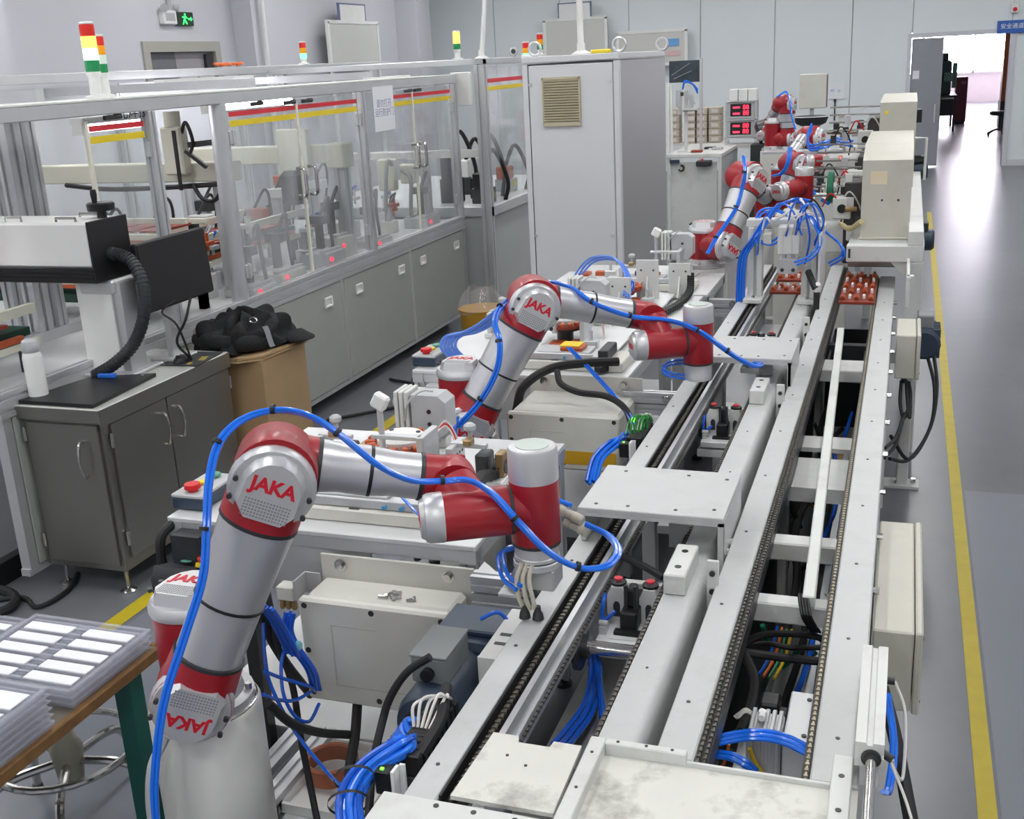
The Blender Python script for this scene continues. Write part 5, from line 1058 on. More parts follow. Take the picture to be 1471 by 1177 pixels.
t = thing('plastic_tray', 'white moulded tray on the low frame under the cream box', 'tray', (-1.2, 2.2, .212))
part('tray', WHITEP, t, lambda b: (b.box(-1.42, -.98, 2.04, 2.34, .213, .217), b.box(-1.42, -1.41, 2.04, 2.34, .217, .24), b.box(-.99, -.98, 2.04, 2.34, .217, .24), b.box(-1.42, -.98, 2.33, 2.34, .217, .24), b.box(-1.42, -.98, 2.04, 2.05, .217, .24), [b.box(-1.40+.1*i, -1.39+.1*i, 2.05, 2.33, .217, .23) for i in range(1, 4)]))
t = thing('tape_roll', 'roll of brown tape lying in the white tray', 'tape roll', (-1.35, 2.20, .232))
part('tape', mat('brown_tape', '#A2593A', .35, var=.05), t, lambda b: b.lathe((-1.35, 2.20, .232), (0, 0, 1), [(0, .062), (0, .072), (.045, .072), (.045, .062), (0, .062)], 32, False))
part('core', mat('cardboard_core', '#A4694F', .7), t, lambda b: b.lathe((-1.35, 2.20, .232), (0, 0, 1), [(0.001, .057), (0.001, .0615), (.044, .0615), (.044, .057), (.001, .057)], 32, False))

# stop units in the left lane
def stopper(y, lab):
    t = thing('stop_unit', lab, 'stop unit', (-.545, y, .72))
    part('base', ALUW, t, lambda b: (b.box(-.61, -.475, y-.10, y+.07, .722, .742, .002), b.box(-.58, -.505, y-.09, y-.075, .742, .745)))
    for x in (-.583, -.507):
        pp = part('post', WPAINT, t, lambda b: b.prism([(-.018, 0), (.018, 0), (.023, .02), (.023, .062), (.013, .086), (-.013, .086), (-.023, .062), (-.023, .02)], (x, y-.002, .742), (1, 0, 0), (0, 0, 1), (0, 1, 0), .044))
        part('window', CHARC, pp, lambda b: b.prism([(-.008, .012), (.008, .012), (.008, .042), (.004, .050), (-.004, .050), (-.008, .042)], (x, y-.0035, .742), (1, 0, 0), (0, 0, 1), (0, 1, 0), .002))
        part('button', mat('pink_red_button', '#D0404A', .4), t, lambda b: b.cyl((x, y+.02, .837), (x, y+.02, .843), .010, n=14))
        part('collar', BLACK, t, lambda b: b.lathe((x, y+.02, .828), (0, 0, 1), [(0, .019), (.006, .019), (.010, .013)], 14))
    part('sensor', BLACK, t, lambda b: (b.box(-.565, -.525, y-.05, y+.03, .742, .79, .004), b.box(-.555, -.535, y-.02, y+.02, .79, .835, .004), b.box(-.575, -.515, y-.07, y-.05, .742, .75)))
    part('sensor_fork', CHARC, t, lambda b: (b.box(-.56, -.552, y-.025, y-.015, .79, .845), b.box(-.538, -.53, y-.025, y-.015, .79, .845)))
    part('cross_bar', WPAINT, t, lambda b: b.box(-.60, -.48, y+.055, y+.075, .80, .815, .002))
    for s in (-1, 1): part('clevis', SIL, t, lambda b: (b.cyl((-.545+s*.045, y-.06, .765), (-.545+s*.065, y-.06, .765), .006), b.box(-.545+s*.055-.008, -.545+s*.055+.008, y-.075, y-.045, .742, .76)))
    for s in (-1, 1): part('air_hose', BLUED, t, lambda b: b.tube([(-.545+s*.04, y-.01, .77), (-.545+s*.065, y-.03, .755), (-.545+s*.068, y-.0, .80), (-.545+s*.07, y+.06, .77)], .005, 7))
stopper(2.27, 'stop unit with two red buttons between the rails beside the first robot hose loop')
stopper(3.66, 'stop unit with two red buttons between the rails below the second robot wrist')
stopper(4.72, 'stop unit with two buttons between the rails behind the farther bridge plate')

# loose hoses and wires inside the lanes
for key, r, m, lab, cat in (('la_blue2', .0075, BLUED, 'blue hose dropping straight down in the left lane', 'air hose'), ('la_blk', .009, BRUB, 'black cable over the rail beside the stop unit', 'cable'),
        ('lb_blk1', .008, BRUB, 'black cable arching across the right lane near its end', 'cable'), ('lb_blk2', .010, BRUB, 'straight black cable across the right lane', 'cable'), ('lb_blk3', .011, BRUB, 'thick black cable bent along the left side of the right lane', 'cable'), ('lb_blk4', .007, BRUB, 'thin black cable sagging across the right lane', 'cable'),
        ('lb_yel', .004, WIREY, 'yellow wire slanting down inside the right lane', 'wire'), ('lb_yel2', .0045, WIREY, 'yellow wire hanging under the blue hoses in the right lane', 'wire'), ('lb_yel3', .003, WIREO, 'thin orange wire at the near left corner of the right lane', 'wire'),
        ('lbf_blue', .008, BLUE, 'blue hose below the farther part of the right lane', 'air hose'), ('lbf_green', .004, WIREG, 'green wire running diagonally below the right lane', 'wire'), ('lbf_blue2', .007, BLUED, 'short blue hose beside the cable duct of the right lane', 'air hose'), ('lbf_black', .009, BRUB, 'black cable under the right lane beside the cable duct', 'cable'), ('t1_wire', .004, BLUE, 'thin blue hose falling from the first table slide unit', 'air hose'), ('bluebottom', .005, BLUED, 'thin blue hose under the first robot wrist', 'air hose')):
    B().tube(PATHS[key], r, 8).build({'air hose': 'air_hose', 'cable': 'cable', 'wire': 'wire'}[cat], m, None, lab, cat)
for i in range(3): B().tube(off(PATHS['la_blue'], (.011*i-.008, 0, -.006*i)), .006, 7).build('air_hose', BLUED, None, 'blue hose in the bent bunch inside the left lane', 'air hose', 'bent bunch of hoses in the left lane')
for i in range(4): B().tube(off(PATHS['lb_blue'], (0, .008*i-.01, .003*(i % 2))), .0044, 7).build('air_hose', BLUE, None, 'blue hose in the bunch arching across the near end of the right lane', 'air hose', 'hose bunch across the right lane')
for i in range(2): B().tube(off(PATHS['lb_blue2'], (0, .014*i, .0)), .0055, 7).build('air_hose', BLUE, None, 'blue hose diving into the near corner of the right lane', 'air hose', 'hoses in the near corner of the right lane')
for i in range(7): B().tube(off(PATHS['duct'], (.006*(i % 4)-.009, .006*(i//4), 0)), .0034, 6).build('wire', BRUB, None, 'thin black wire spilling out of the cable duct end', 'wire', 'wires out of the cable duct')
for i, m in enumerate((WIREG, WIREO, BLUED)): B().tube(off(PATHS['lb_yel'], (-.012*(i+1), 0, .002*i)), .004, 6).build('wire', m, None, ['green wire beside the yellow wire in the right lane', 'orange wire beside the yellow wire in the right lane', 'blue hose beside the coloured wires in the right lane'][i], 'wire')
# compact cylinder in the right lane
t = thing('compact_cylinder', 'square aluminium air cylinder with black sensor in the right lane', 'air cylinder', (-.2, 1.85, .6))
part('mount_plate', ALUW, t, lambda b: (b.box(-.275, -.115, 1.74, 1.98, .635, .645, .002), b.box(-.178, -.115, 1.76, 1.95, .645, .735, .003)))
def cc(b):
    for i in range(5): b.box(-.245+.013*i, -.236+.013*i, 1.76, 1.86, .648, .742, .002)
    b.box(-.247, -.181, 1.763, 1.857, .646, .735, .004)
part('body', SIL, t, cc)
part('sensor', BLACK, t, lambda b: (b.box(-.235, -.195, 1.87, 1.92, .66, .745, .005), b.box(-.20, -.18, 1.88, 1.91, .66, .72, .003)))
part('elbow_fitting', WHITEP, t, lambda b: (b.lathe((-.222, 1.82, .742), (0, 0, 1), [(0, .008), (.01, .010), (.018, .008)], 10), b.cyl((-.222, 1.82, .755), (-.222, 1.80, .755), .007)))
for i in range(3): part('wire', WIREW, t, lambda b: b.tube([(-.235, 1.88, .70), (-.26, 1.87+.006*i, .72), (-.275, 1.86+.01*i, .71), (-.285, 1.88, .70)], .0022, 6))
part('screw', DSTEEL, t, lambda b: [b.cyl((-.14, y, .735), (-.14, y, .738), .005, n=8) for y in (1.79, 1.92)])
t.location.y += .125; t.location.x += .012
t = thing('shelf_box', 'pale plate with small fittings low in the right lane', 'plate', (-.2, 3.0, .55))
part('plate', GPAINT, t, lambda b: b.box(-.29, -.1, 2.75, 3.15, .18, .20)); part('union', BLUE, t, lambda b: b.lathe((-.135, 2.95, .5), (0, -.5, -1), [(0, .014), (.03, .014), (.035, .010), (.06, .010)], 12)); part('nut', STEELP, t, lambda b: b.lathe((-.137, 2.96, .52), (0, -.5, -1), [(0, .018), (.018, .018)], 6))
part('riser', SIL, t, lambda b: b.cyl((-.137, 2.965, .20), (-.137, 2.965, .52), .008))

# cables running along under the lanes
for i, (x, z, r, m, lab) in enumerate(((-.255, .50, .012, BRUB, 'black cable running lengthways low under the left side of the right lane'), (-.215, .44, .010, BRUB, 'black cable running lengthways low under the middle of the right lane'), (-.18, .52, .008, BLUED, 'blue hose running lengthways low under the right lane'), (-.13, .46, .012, BRUB, 'black cable running lengthways low under the right side of the right lane'), (-.52, .34, .012, BRUB, 'black cable running lengthways low under the left lane'))):
    B().tube([(x+.02*math.sin(1.7*k+i), 1.66+.28*k, z+.03*math.sin(1.3*k+2*i)) for k in range(12)], r, 7, 4).build('cable' if m is BRUB else 'air_hose', m, None, lab, 'cable' if m is BRUB else 'air hose')
for i in range(5):
    y = 2.0+.55*i
    B().tube([(-.28, y, .62), (-.24, y+.05, .50-.02*(i % 2)), (-.18, y+.02, .56), (-.13, y+.12, .48), (-.10, y+.1, .60)], .007, 7).build('cable', [BRUB, WIREG, BRUB, WIREY, BRUB][i], None, ['first black', 'green', 'middle black', 'yellow', 'farthest black'][i]+' cable drooping crossways under the right lane', 'cable')
# ================================================================== ON THE WORK TABLES
def ctrl(x, y, z, lab):
    t = thing('push_button_box', lab, 'control box', (x, y, z))
    part('case', NAVY, t, lambda b: b.box(x-.05, x+.05, y-.09, y+.09, z, z+.035, .004))
    part('lid', GREYP, t, lambda b: b.box(x-.05, x+.05, y-.09, y+.09, z+.035, z+.045, .004))
    for i, (m, r, h) in enumerate(((REDB, .024, .022), (YELB, .016, .010), (GRNB, .018, .012))):
        part('button', m, t, lambda b: b.lathe((x, y-.055+.055*i, z+.045), (0, 0, 1), [(0, r*.6), (h*.4, r*.6), (h*.45, r), (h, r*.92)], 16))
    return t
ctrl(-1.845, 2.50, .852, 'push button box with red, yellow and green buttons on the first table corner')
ctrl(-1.79, 4.04, .852, 'push button box with red, yellow and green buttons on the second table corner')
t = thing('emergency_stop_box', 'dark box with a round green label below the first table corner', 'control box', (-1.79, 2.28, .60))
part('case', CHARC, t, lambda b: b.prism([(0, 0), (.12, 0), (.12, .10), (.02, .13), (0, .10)], (-1.85, 2.22, .63), (0, 1, 0), (0, 0, 1), (1, 0, 0), .11))
part('label', GRNB, t, lambda b: b.lathe((-1.79, 2.30, .752), (0, .3, 1), [(0, .016), (.002, .016)], 16))
part('button', REDB, t, lambda b: b.lathe((-1.735, 2.30, .755), (0, .3, 1), [(0, .012), (.01, .018), (.016, .016)], 14))
part('collar', YELB, t, lambda b: b.lathe((-1.735, 2.295, .745), (0, .3, 1), [(0, .020), (.01, .020)], 14))
part('hanger', CHARC, t, lambda b: b.box(-1.84, -1.75, 2.31, 2.362, .65, .82))
B().tube([(-1.868, 2.37, .83), (-1.885, 2.33, .80), (-1.885, 2.32, .72), (-1.86, 2.32, .66)], .014, 9).build('cable', BRUB, None, 'ribbed black cable at the left end of the first table', 'cable')
t = thing('emergency_stop', 'red mushroom button in a yellow collar under the second table edge', 'emergency stop', (-1.555, 3.62, .80))
part('collar', YELB, t, lambda b: b.lathe((-1.555, 3.62, .832), (0, 0, 1), [(0, .03), (.012, .03)], 20)); part('button', REDB, t, lambda b: b.lathe((-1.555, 3.62, .844), (0, 0, 1), [(0, .014), (.012, .014), (.013, .025), (.028, .024), (.031, .02)], 20))
part('case', GREYP, t, lambda b: b.box(-1.60, -1.51, 3.575, 3.665, .73, .832, .006)); part('bracket', SIL, t, lambda b: b.box(-1.59, -1.52, 3.66, 3.90, .72, .74))
B().tube([(-1.83, 3.95, .80), (-1.85, 3.90, .70), (-1.85, 3.86, .4), (-1.84, 3.85, .04)], .016, 9).build('cable', BRUB, None, 'black conduit hanging from the left end of the second table', 'cable')
for i in range(5): B().tube(off(PATHS['t2_loop'], (.014*i, .004*i, .003*(i % 2))), .0065, 7).build('air_hose', mat('milky_blue_hose', '#5B86E0', .3), None, 'pale blue hose in the fan on the second table corner', 'air hose', 'fan of pale blue hoses on the second table')
for key, r, lab in (('t2_cableA', .017, 'thick black corrugated cable lying along the second table edge'), ('t2_cableB', .012, 'black cable arching down from the second table to the conveyor')):
    B().tube(PATHS[key], r, 9).build('cable', BRUB, None, lab, 'cable')
for i in range(2): B().tube(off(PATHS['t2_thin'], (.012*i, 0, .002)), .0042, 7).build('air_hose', BLUE, None, 'thin blue hose slanting down the second table corner', 'air hose', 'slanting hoses at the second table')
for i in range(3): B().tube(off(PATHS['t3_hose'], (.012*i, 0, -.008*i)), .0055, 7).build('air_hose', mat('milky_blue_hose', '#5B86E0'), None, 'pale blue hose arching over the third work area', 'air hose', 'arching hoses over the third work area')
for i in range(2): B().tube(off(PATHS['t3_hose2'], (.012*i, 0, -.006*i)), .005, 7).build('air_hose', BLUE, None, 'blue hose curled beside the white cylinder plate', 'air hose', 'curled hoses beside the cylinder plate')

ORD = ['first', 'second', 'third']
def stator(x, y, z, o):
    t = thing('stator_turntable', 'turntable with an orange copper wound ring on the %s work table' % o, 'turntable', (x, y, .85))
    part('pedestal', DSTEEL, t, lambda b: (b.lathe((x, y, .85), (0, 0, 1), [(0, .06), (.02, .06), (.022, .035), (z-.885, .035), (z-.88, .07), (z-.86, .07)], 20)))
    part('ring', COPRED, t, lambda b: b.lathe((x, y, z-.012), (0, 0, 1), [(0, .07), (0, .105), (.012, .108), (.012, .07)], 36))
    for i in range(18):
        a = 2*math.pi*i/18
        part('winding', COPPER, t, lambda b: b.obox((x+.092*math.cos(a), y+.092*math.sin(a), z+.006), (.030, .018, .016), a, .004))
    part('hub', WHITEP, t, lambda b: b.lathe((x, y, z), (0, 0, 1), [(0, .072), (.018, .072), (.026, .062), (.028, .03)], 30))
    for i in range(3):
        a = 2*math.pi*i/3+.5; part('hub_bolt', DSTEEL, t, lambda b: b.cyl((x+.05*math.cos(a), y+.05*math.sin(a), z+.025), (x+.05*math.cos(a), y+.05*math.sin(a), z+.03), .007, n=8))
    for i in range(3): part('lead_wire', [WIREW, REDB, WIREW][i], t, lambda b: b.tube([(x+.08, y+.05+.01*i, z+.01), (x+.11, y+.08, z+.03+.008*i), (x+.14, y+.07+.01*i, z-.02), (x+.16, y+.03, .86)], .003, 6))
stator(-1.353, 2.79, .955, 'first'); stator(-1.315, 4.36, .955, 'second'); stator(-1.27, 5.15, .94, 'third')
def pickhead(x, y, o):
    t = thing('pick_tool', 'vertical pick rod with a white connector above the %s copper ring' % o, 'pick head', (x, y, .85))
    part('rod', SIL, t, lambda b: (b.cyl((x, y, .98), (x, y, 1.10), .009), b.cyl((x, y, .93), (x, y, .98), .012)))
    part('tip', mat('brass', '#A08660'), t, lambda b: b.lathe((x, y, .97), (0, 0, -1), [(0, .012), (.03, .012), (.04, .005)], 12))
    part('connector', WHITEP, t, lambda b: b.obox((x+.005, y-.003, 1.115), (.045, .03, .045), Matrix.Rotation(.5, 3, 'Y'), .006))
    part('arm', ALU, t, lambda b: (b.box(x-.03, x+.12, y-.012, y+.012, 1.005, 1.018, .002), b.box(x+.11, x+.13, y-.015, y+.10, .86, 1.018, .002), b.box(x+.08, x+.16, y+.06, y+.13, .85, .865, .002)))
pickhead(-1.36, 2.68, 'first'); pickhead(-1.33, 4.26, 'second'); pickhead(-1.22, 5.75, 'third')
def cylunit(x, y, z, o):
    t = thing('slide_cylinder', 'white plated slide cylinder on an upright plate at the %s work table' % o, 'slide cylinder', (x, y, .85))
    for i in range(3): part('fin_plate', WPAINT, t, lambda b: b.box(x-.085+.017*i, x-.072+.017*i, y-.045, y+.045, z, z+.15, .003))
    part('body', GREYP, t, lambda b: b.prism([(-.03, 0), (.055, 0), (.085, .03), (.085, .12), (.06, .14), (-.03, .14)], (x, y-.04, z), (1, 0, 0), (0, 0, 1), (0, 1, 0), .08))
    for zz in (.05, .09): part('screw', DSTEEL, t, lambda b: b.cyl((x+.03, y-.040, z+zz), (x+.03, y-.044, z+zz), .007, n=10))
    part('upright', WPAINT, t, lambda b: b.box(x+.02, x+.075, y-.02, y+.02, .865, z, .004))
    part('foot', WPAINT, t, lambda b: b.box(x-.05, x+.10, y-.06, y+.06, .851, .865, .003))
    part('gripper', DSTEEL, t, lambda b: (b.box(x-.03, x+.02, y-.06, y-.02, z-.03, z, .004), b.box(x-.01, x+.0, y-.10, y-.06, z-.025, z-.01)))
    part('wire', GREYP, t, lambda b: b.tube([(x-.05, y-.046, z+.06), (x-.03, y-.06, z+.12), (x+.01, y-.04, z+.155), (x+.04, y-.02, z+.15)], .0035, 6))
cylunit(-1.375, 3.02, .90, 'first'); cylunit(-1.30, 4.70, .93, 'second'); cylunit(-1.14, 5.95, .94, 'third')
def slide(x0, x1, y0, y1, o):
    t = thing('slide_unit', 'cream slide base with an aluminium rail on the %s work table' % o, 'slide unit', ((x0+x1)/2, (y0+y1)/2, .85))
    part('base', CREAM, t, lambda b: b.box(x0, x1, y0, y1, .851, .888, .004))
    part('rail', ALU, t, lambda b: (b.box(x0+.05, x1-.10, y0+.03, y1-.03, .888, .903, .002), b.box(x0+.05, x1-.12, y0+.015, y0+.028, .89, .915, .002)))
    part('carriage', GREYP, t, lambda b: b.box(x0+.15, x0+.36, y0+.04, y1-.04, .903, .915, .002))
    part('end_stop', CHARC, t, lambda b: b.box(x1-.10, x1-.06, y0+.02, y1-.02, .888, .93, .003))
    for k in (0, 1): part('stop_screw', mat('cyan_screw', '#3E8FBF', .4), t, lambda b: b.cyl((x1-.18-.05*k, y0+.012, .90), (x1-.18-.05*k, y0+.004, .90), .006, n=8))
    part('insert', COPPER, t, lambda b: b.box(x0+.24, x0+.33, y0+.05, y0+.13, .915, .93, .003)); part('yellow_film', YELB, t, lambda b: b.box(x0+.235, x0+.315, y0+.06, y0+.135, .93, .935, .001))
    part('marking', CHARC, t, lambda b: b.obox(((x0+x1)/2-.02, y0+.010, .8885), (.03, .008, .0008)))
    return t
slide(-1.62, -1.02, 2.43, 2.64, 'first'); slide(-1.48, -.98, 3.98, 4.17, 'second'); slide(-1.50, -.98, 5.50, 5.68, 'third')
def cablechain(pts, lab):
    t = thing('cable_chain', lab, 'cable chain', pts[0])
    P = smooth_path(pts, 8)
    for i in range(len(P)-1):
        part('chain_link', BLACK, t, lambda b: bar(b, P[i], P[i]+(P[i+1]-P[i])*.85, .035, .026, bev=.003))
cablechain([(-1.08, 2.47, .865), (-1.04, 2.50, .90), (-1.05, 2.60, .92), (-1.07, 2.72, .90), (-1.06, 2.82, .865)], 'black cable chain curled at the right end of the first table')
cablechain([(-1.07, 3.95, .868), (-1.02, 4.05, .868), (-.99, 4.25, .868), (-.98, 4.6, .868)], 'long black cable chain along the right edge of the second table')
cablechain([(-1.02, 4.95, .868), (-.98, 5.15, .87), (-.96, 5.30, .90), (-.97, 5.38, .97)], 'black cable chain rising at the right edge of the table between the robots')
def fixture(x, y, o, s=1):
    t = thing('clamp_fixture', ('clamp fixture with steel posts and copper pieces on the %s work table' if s == 1 else 'clamp fixture behind the first robot wrist, right of the copper ring, on the %s table') % o, 'fixture', (x, y, .85))
    part('base', ALUW, t, lambda b: b.box(x-.09, x+.09, y-.06, y+.06, .851, .872, .003))
    part('bracket', SIL, t, lambda b: (b.box(x-.08, x-.06, y-.05, y+.05, .872, .96, .002), b.box(x-.08, x+.03, y-.01, y+.01, .95, .965, .002)))
    for k in range(4): part('bracket_hole', CHARC, t, lambda b: b.cyl((x-.06, y-.03+.02*k, .93), (x-.0595, y-.03+.02*k, .93), .005, n=8))
    part('clamp', DSTEEL, t, lambda b: (b.box(x+.0, x+.04, y-.03, y+.03, .872, .94, .005), b.lathe((x+.05, y, .90), (1, 0, 0), [(0, .022), (.02, .026), (.04, .02)], 14)))
    part('copper_block', mat('brass', '#A08660'), t, lambda b: (b.box(x+.06, x+.085, y-.025, y+.02, .872, .945, .003), b.box(x-.03, x-.005, y-.04, y-.005, .965, .985, .003)))
    part('knob', GREYP, t, lambda b: (b.cyl((x-.02, y+.0, .965), (x-.02, y, 1.0), .007), b.lathe((x-.02, y, 1.0), (0, 0, 1), [(0, .012), (.006, .018), (.018, .018), (.024, .010)], 12)))
    part('red_part', REDB, t, lambda b: b.box(x-.055, x-.03, y-.035, y-.02, .90, .935, .003))
fixture(-1.55, 2.80, 'first'); fixture(-1.62, 4.5, 'second'); fixture(-1.30, 5.62, 'third'); fixture(-1.12, 2.80, 'first', 2)
def plate_up(x, y, h, lab):
    t = thing('sensor_plate', lab, 'upright plate', (x, y, .85))
    part('plate', WPAINT, t, lambda b: b.box(x-.055, x+.055, y-.005, y+.005, .865, .865+h, .003)); part('foot', WPAINT, t, lambda b: b.box(x-.06, x+.06, y-.03, y+.05, .851, .865, .002))
    part('gusset', WPAINT, t, lambda b: b.prism([(0, 0), (-.06, 0), (0, h*.6)], (x-.004, y-.005, .865), (0, 1, 0), (0, 0, 1), (1, 0, 0), .008))
    for k in (-1, 1): part('screw', DSTEEL, t, lambda b: b.cyl((x+.03*k, y-.005, .865+h*.75), (x+.03*k, y-.008, .865+h*.75), .005, n=8))
plate_up(-1.02, 5.36, .16, 'white upright sensor plate with a gusset before the third robot')
plate_up(-1.15, 5.22, .20, 'tall white plate with bolts left of the gusseted sensor plate')
plate_up(-1.22, 4.93, .17, 'white bolted plate behind the second robot forearm')
# deck plates on the second and third tables
for (x0, x1, y0, y1, lab) in ((-1.40, -1.06, 4.20, 4.62, 'cream sliding plate on the second work table'), (-1.35, -1.04, 5.04, 5.34, 'grey sliding plate on the table between the robots'), (-1.7, -1.1, 5.72, 6.1, 'cream sliding plate on the third work table')):
    t = thing('sliding_plate', lab, 'plate', ((x0+x1)/2, (y0+y1)/2, .851))
    part('plate', ALUW, t, lambda b: b.box(x0, x1, y0, y1, .866, .876, .002)); part('runner', DSTEEL, t, lambda b: (b.box(x0+.02, x0+.05, y0, y1, .851, .866), b.box(x1-.05, x1-.02, y0, y1, .851, .866)))
    part('copper_part', COPPER, t, lambda b: (b.box(x0+.05, x0+.11, y0+.03, y0+.10, .876, .893, .003), b.box(x0+.14, x0+.19, y0+.05, y0+.09, .876, .90, .003)))
    part('clamp', SIL, t, lambda b: (b.box(x0+.2, x0+.26, y0+.02, y0+.06, .876, .91, .003), b.cyl((x0+.23, y0+.04, .91), (x0+.23, y0+.04, .95), .007)))
# robot controller trolley left of the second table: white top with cable gland
t = thing('controller_top', 'white controller cover with a grey connector at the second table corner', 'controller', (-1.7, 3.8, .70))
part('cover', WPAINT, t, lambda b: b.box(-1.80, -1.52, 3.72, 3.88, .70, .79, .01)); part('connector', GREYP, t, lambda b: b.lathe((-1.80, 3.78, .755), (-1, 0, 0), [(0, .028), (.03, .028), (.035, .02), (.05, .02)], 14)); part('slot', CHARC, t, lambda b: [b.box(-1.74+.08*k, -1.73+.08*k, 3.719, 3.721, .755, .78) for k in (0, 1)])
part('hanger', SIL, t, lambda b: b.box(-1.75, -1.55, 3.86, 3.91, .77, .80))
# ================================================================== FARTHER ROBOTS
R3, K3 = robot('third robot arm, elbow cap turned to the right, before the white bench', (-1.04, 6.2), .86, math.radians(57), .985, (-.74, 6.29, 1.33), (-.712, 6.65, 1.155), (-.55, 6.70), (1.345, 1.298, 1.15, 1.105), 'cream column under the third robot arm', sdist=.215, jt=-.035)
R4, K4 = robot('fourth robot arm, red elbow behind the third robot wrist', (-1.0, 8.75), .70, math.radians(62), .80, (-.70, 8.75, 1.165), (-.70, 9.15, 1.12), (-.492, 8.62), (1.285, 1.25, 1.14, 1.09), 'cream column under the fourth robot arm', flipS=1, j5dir=(-.9, -.4, 0), j5len=.22)
R5, K5 = robot('fifth robot arm, round red elbow above the blue hose bunch', (-1.05, 10.3), .70, math.radians(75), .82, (-.68, 10.2, 1.265), (-.93, 9.75, 1.12), (-.80, 9.6), (1.20, 1.16, 1.06, 1.02), 'cream column under the fifth robot arm', flipS=1)
R6, K6 = robot('farthest robot arm, raised red elbow in front of the back wall', (-1.345, 12.3), .98, math.radians(78), 1.10, (-1.115, 12.25, 1.46), (-1.42, 12.6, 1.25), (-1.45, 12.75), (1.20, 1.16, 1.06, 1.02), 'cream column under the farthest robot arm', flipS=1, sdist=.24)
bundle(R3, 'r3_hose', [(0, 0, 0), (.009, 0, -.004)], .0058); tie(R3, 'r3_hose', (1, 3, 5), .014)
bundle(R4, 'r4_hose', [(0, 0, 0), (.016, 0, 0)], .009); bundle(R5, 'r5_hose', [(0, 0, 0), (.0, 0, .022), (0, 0, -.02)], .009); bundle(R6, 'r6_hose', [(0, 0, 0)], .010)

# ---- gantry station over the left lane
t = thing('press_gantry', 'white gantry with a pneumatic press over the left lane', 'gantry', (-.5, 5.4, .85))
for x in (-.655, -.405):
    part('upright', WPAINT, t, lambda b: (b.box(x-.034, x-.006, 5.34, 5.40, .86, 1.20, .003), b.box(x+.006, x+.034, 5.34, 5.40, .86, 1.20, .003), b.box(x-.03, x+.03, 5.36, 5.40, .86, 1.20)))
    part('foot', WPAINT, t, lambda b: b.box(x-.045, x+.045, 5.26, 5.40, .851, .872, .003))
    part('foot_screw', STEELP, t, lambda b: b.cyl((x, 5.29, .872), (x, 5.29, .884), .009, n=8))
part('top_beam', WPAINT, t, lambda b: b.box(-.70, -.36, 5.36, 5.44, 1.20, 1.235, .003))
part('press_body', WPAINT, t, lambda b: (b.box(-.545, -.445, 5.27, 5.35, 1.085, 1.215, .004), b.box(-.525, -.52, 5.265, 5.272, 1.09, 1.21), b.box(-.485, -.48, 5.265, 5.272, 1.09, 1.21)))
part('press_head', SIL, t, lambda b: (b.box(-.54, -.45, 5.26, 5.35, .995, 1.065, .004), b.cyl((-.515, 5.30, 1.06), (-.515, 5.30, 1.09), .01), b.cyl((-.475, 5.30, 1.06), (-.475, 5.30, 1.09), .01)))
for x in (-.52, -.47): part('head_screw', DSTEEL, t, lambda b: b.cyl((x, 5.26, 1.015), (x, 5.256, 1.015), .009, n=8))
part('flow_box', CREAM, t, lambda b: b.box(-.615, -.575, 5.28, 5.34, 1.13, 1.18, .004))
part('side_plate', ALUW, t, lambda b: (b.box(-.355, -.345, 5.20, 5.55, .90, 1.19, .004), b.box(-.42, -.35, 5.44, 5.46, .95, 1.19)))
part('stopper', BLACK, t, lambda b: bar(b, (-.40, 5.22, 1.02), (-.36, 5.16, .95), .022, .022))
part('lamp_head', WHITEP, t, lambda b: b.lathe((-.355, 5.18, .93), (0, 0, 1), [(0, .012), (.02, .02), (.035, .02), (.045, .01)], 12)); part('lamp_stem', BRUB, t, lambda b: b.cyl((-.355, 5.18, .80), (-.355, 5.18, .93), .014))
for i in range(4): part('air_hose', BLUE if i % 2 else BLUED, t, lambda b: b.tube(off(PATHS['trunk'], (.011*i-.016, .008*(i % 2), .004*i)), .0055, 7))
for i in range(6): part('air_hose', BLUE, t, lambda b: b.tube(off(PATHS['trunk'][:4], (.012*(i % 3)-.012, .012*(i//3), 0)), .006, 7))
for key in ('arcA', 'arcB', 'arcC', 'arcD'):
    for i in range(2): part('air_hose', BLUE, t, lambda b: b.tube(off(PATHS[key], (.010*i, .0, -.012*i)), .0055, 7))
rd = random.Random(31)
for i in range(8):
    x0_ = -.56+.13*rd.random(); h_ = 1.24+.07*rd.random(); x1_ = [-.62, -.36, -.40, -.34][i % 4]; z1_ = 1.02+.16*rd.random()
    part('air_hose' if i % 3 else 'sensor_cable', [WIREW, BLUE, BLUED][i % 3], t, lambda b: b.tube([(x0_, 5.27, 1.17+.03*rd.random()), (x0_+(x1_-x0_)*.25, 5.20+.05*rd.random(), h_), (x0_+(x1_-x0_)*.65, 5.22+.1*rd.random(), h_+.01), (x1_, 5.24+.08*rd.random(), (h_+z1_)/2), (x1_-.02, 5.30, z1_)], .0046, 7))
for key in ('whiteA', 'whiteB'): part('sensor_cable', WIREW, t, lambda b: b.tube(PATHS[key], .007, 7))
B().tube(PATHS['bluefar'], .012, 7).build('air_hose', BLUE, None, 'blue hose under the third robot wrist', 'air hose')
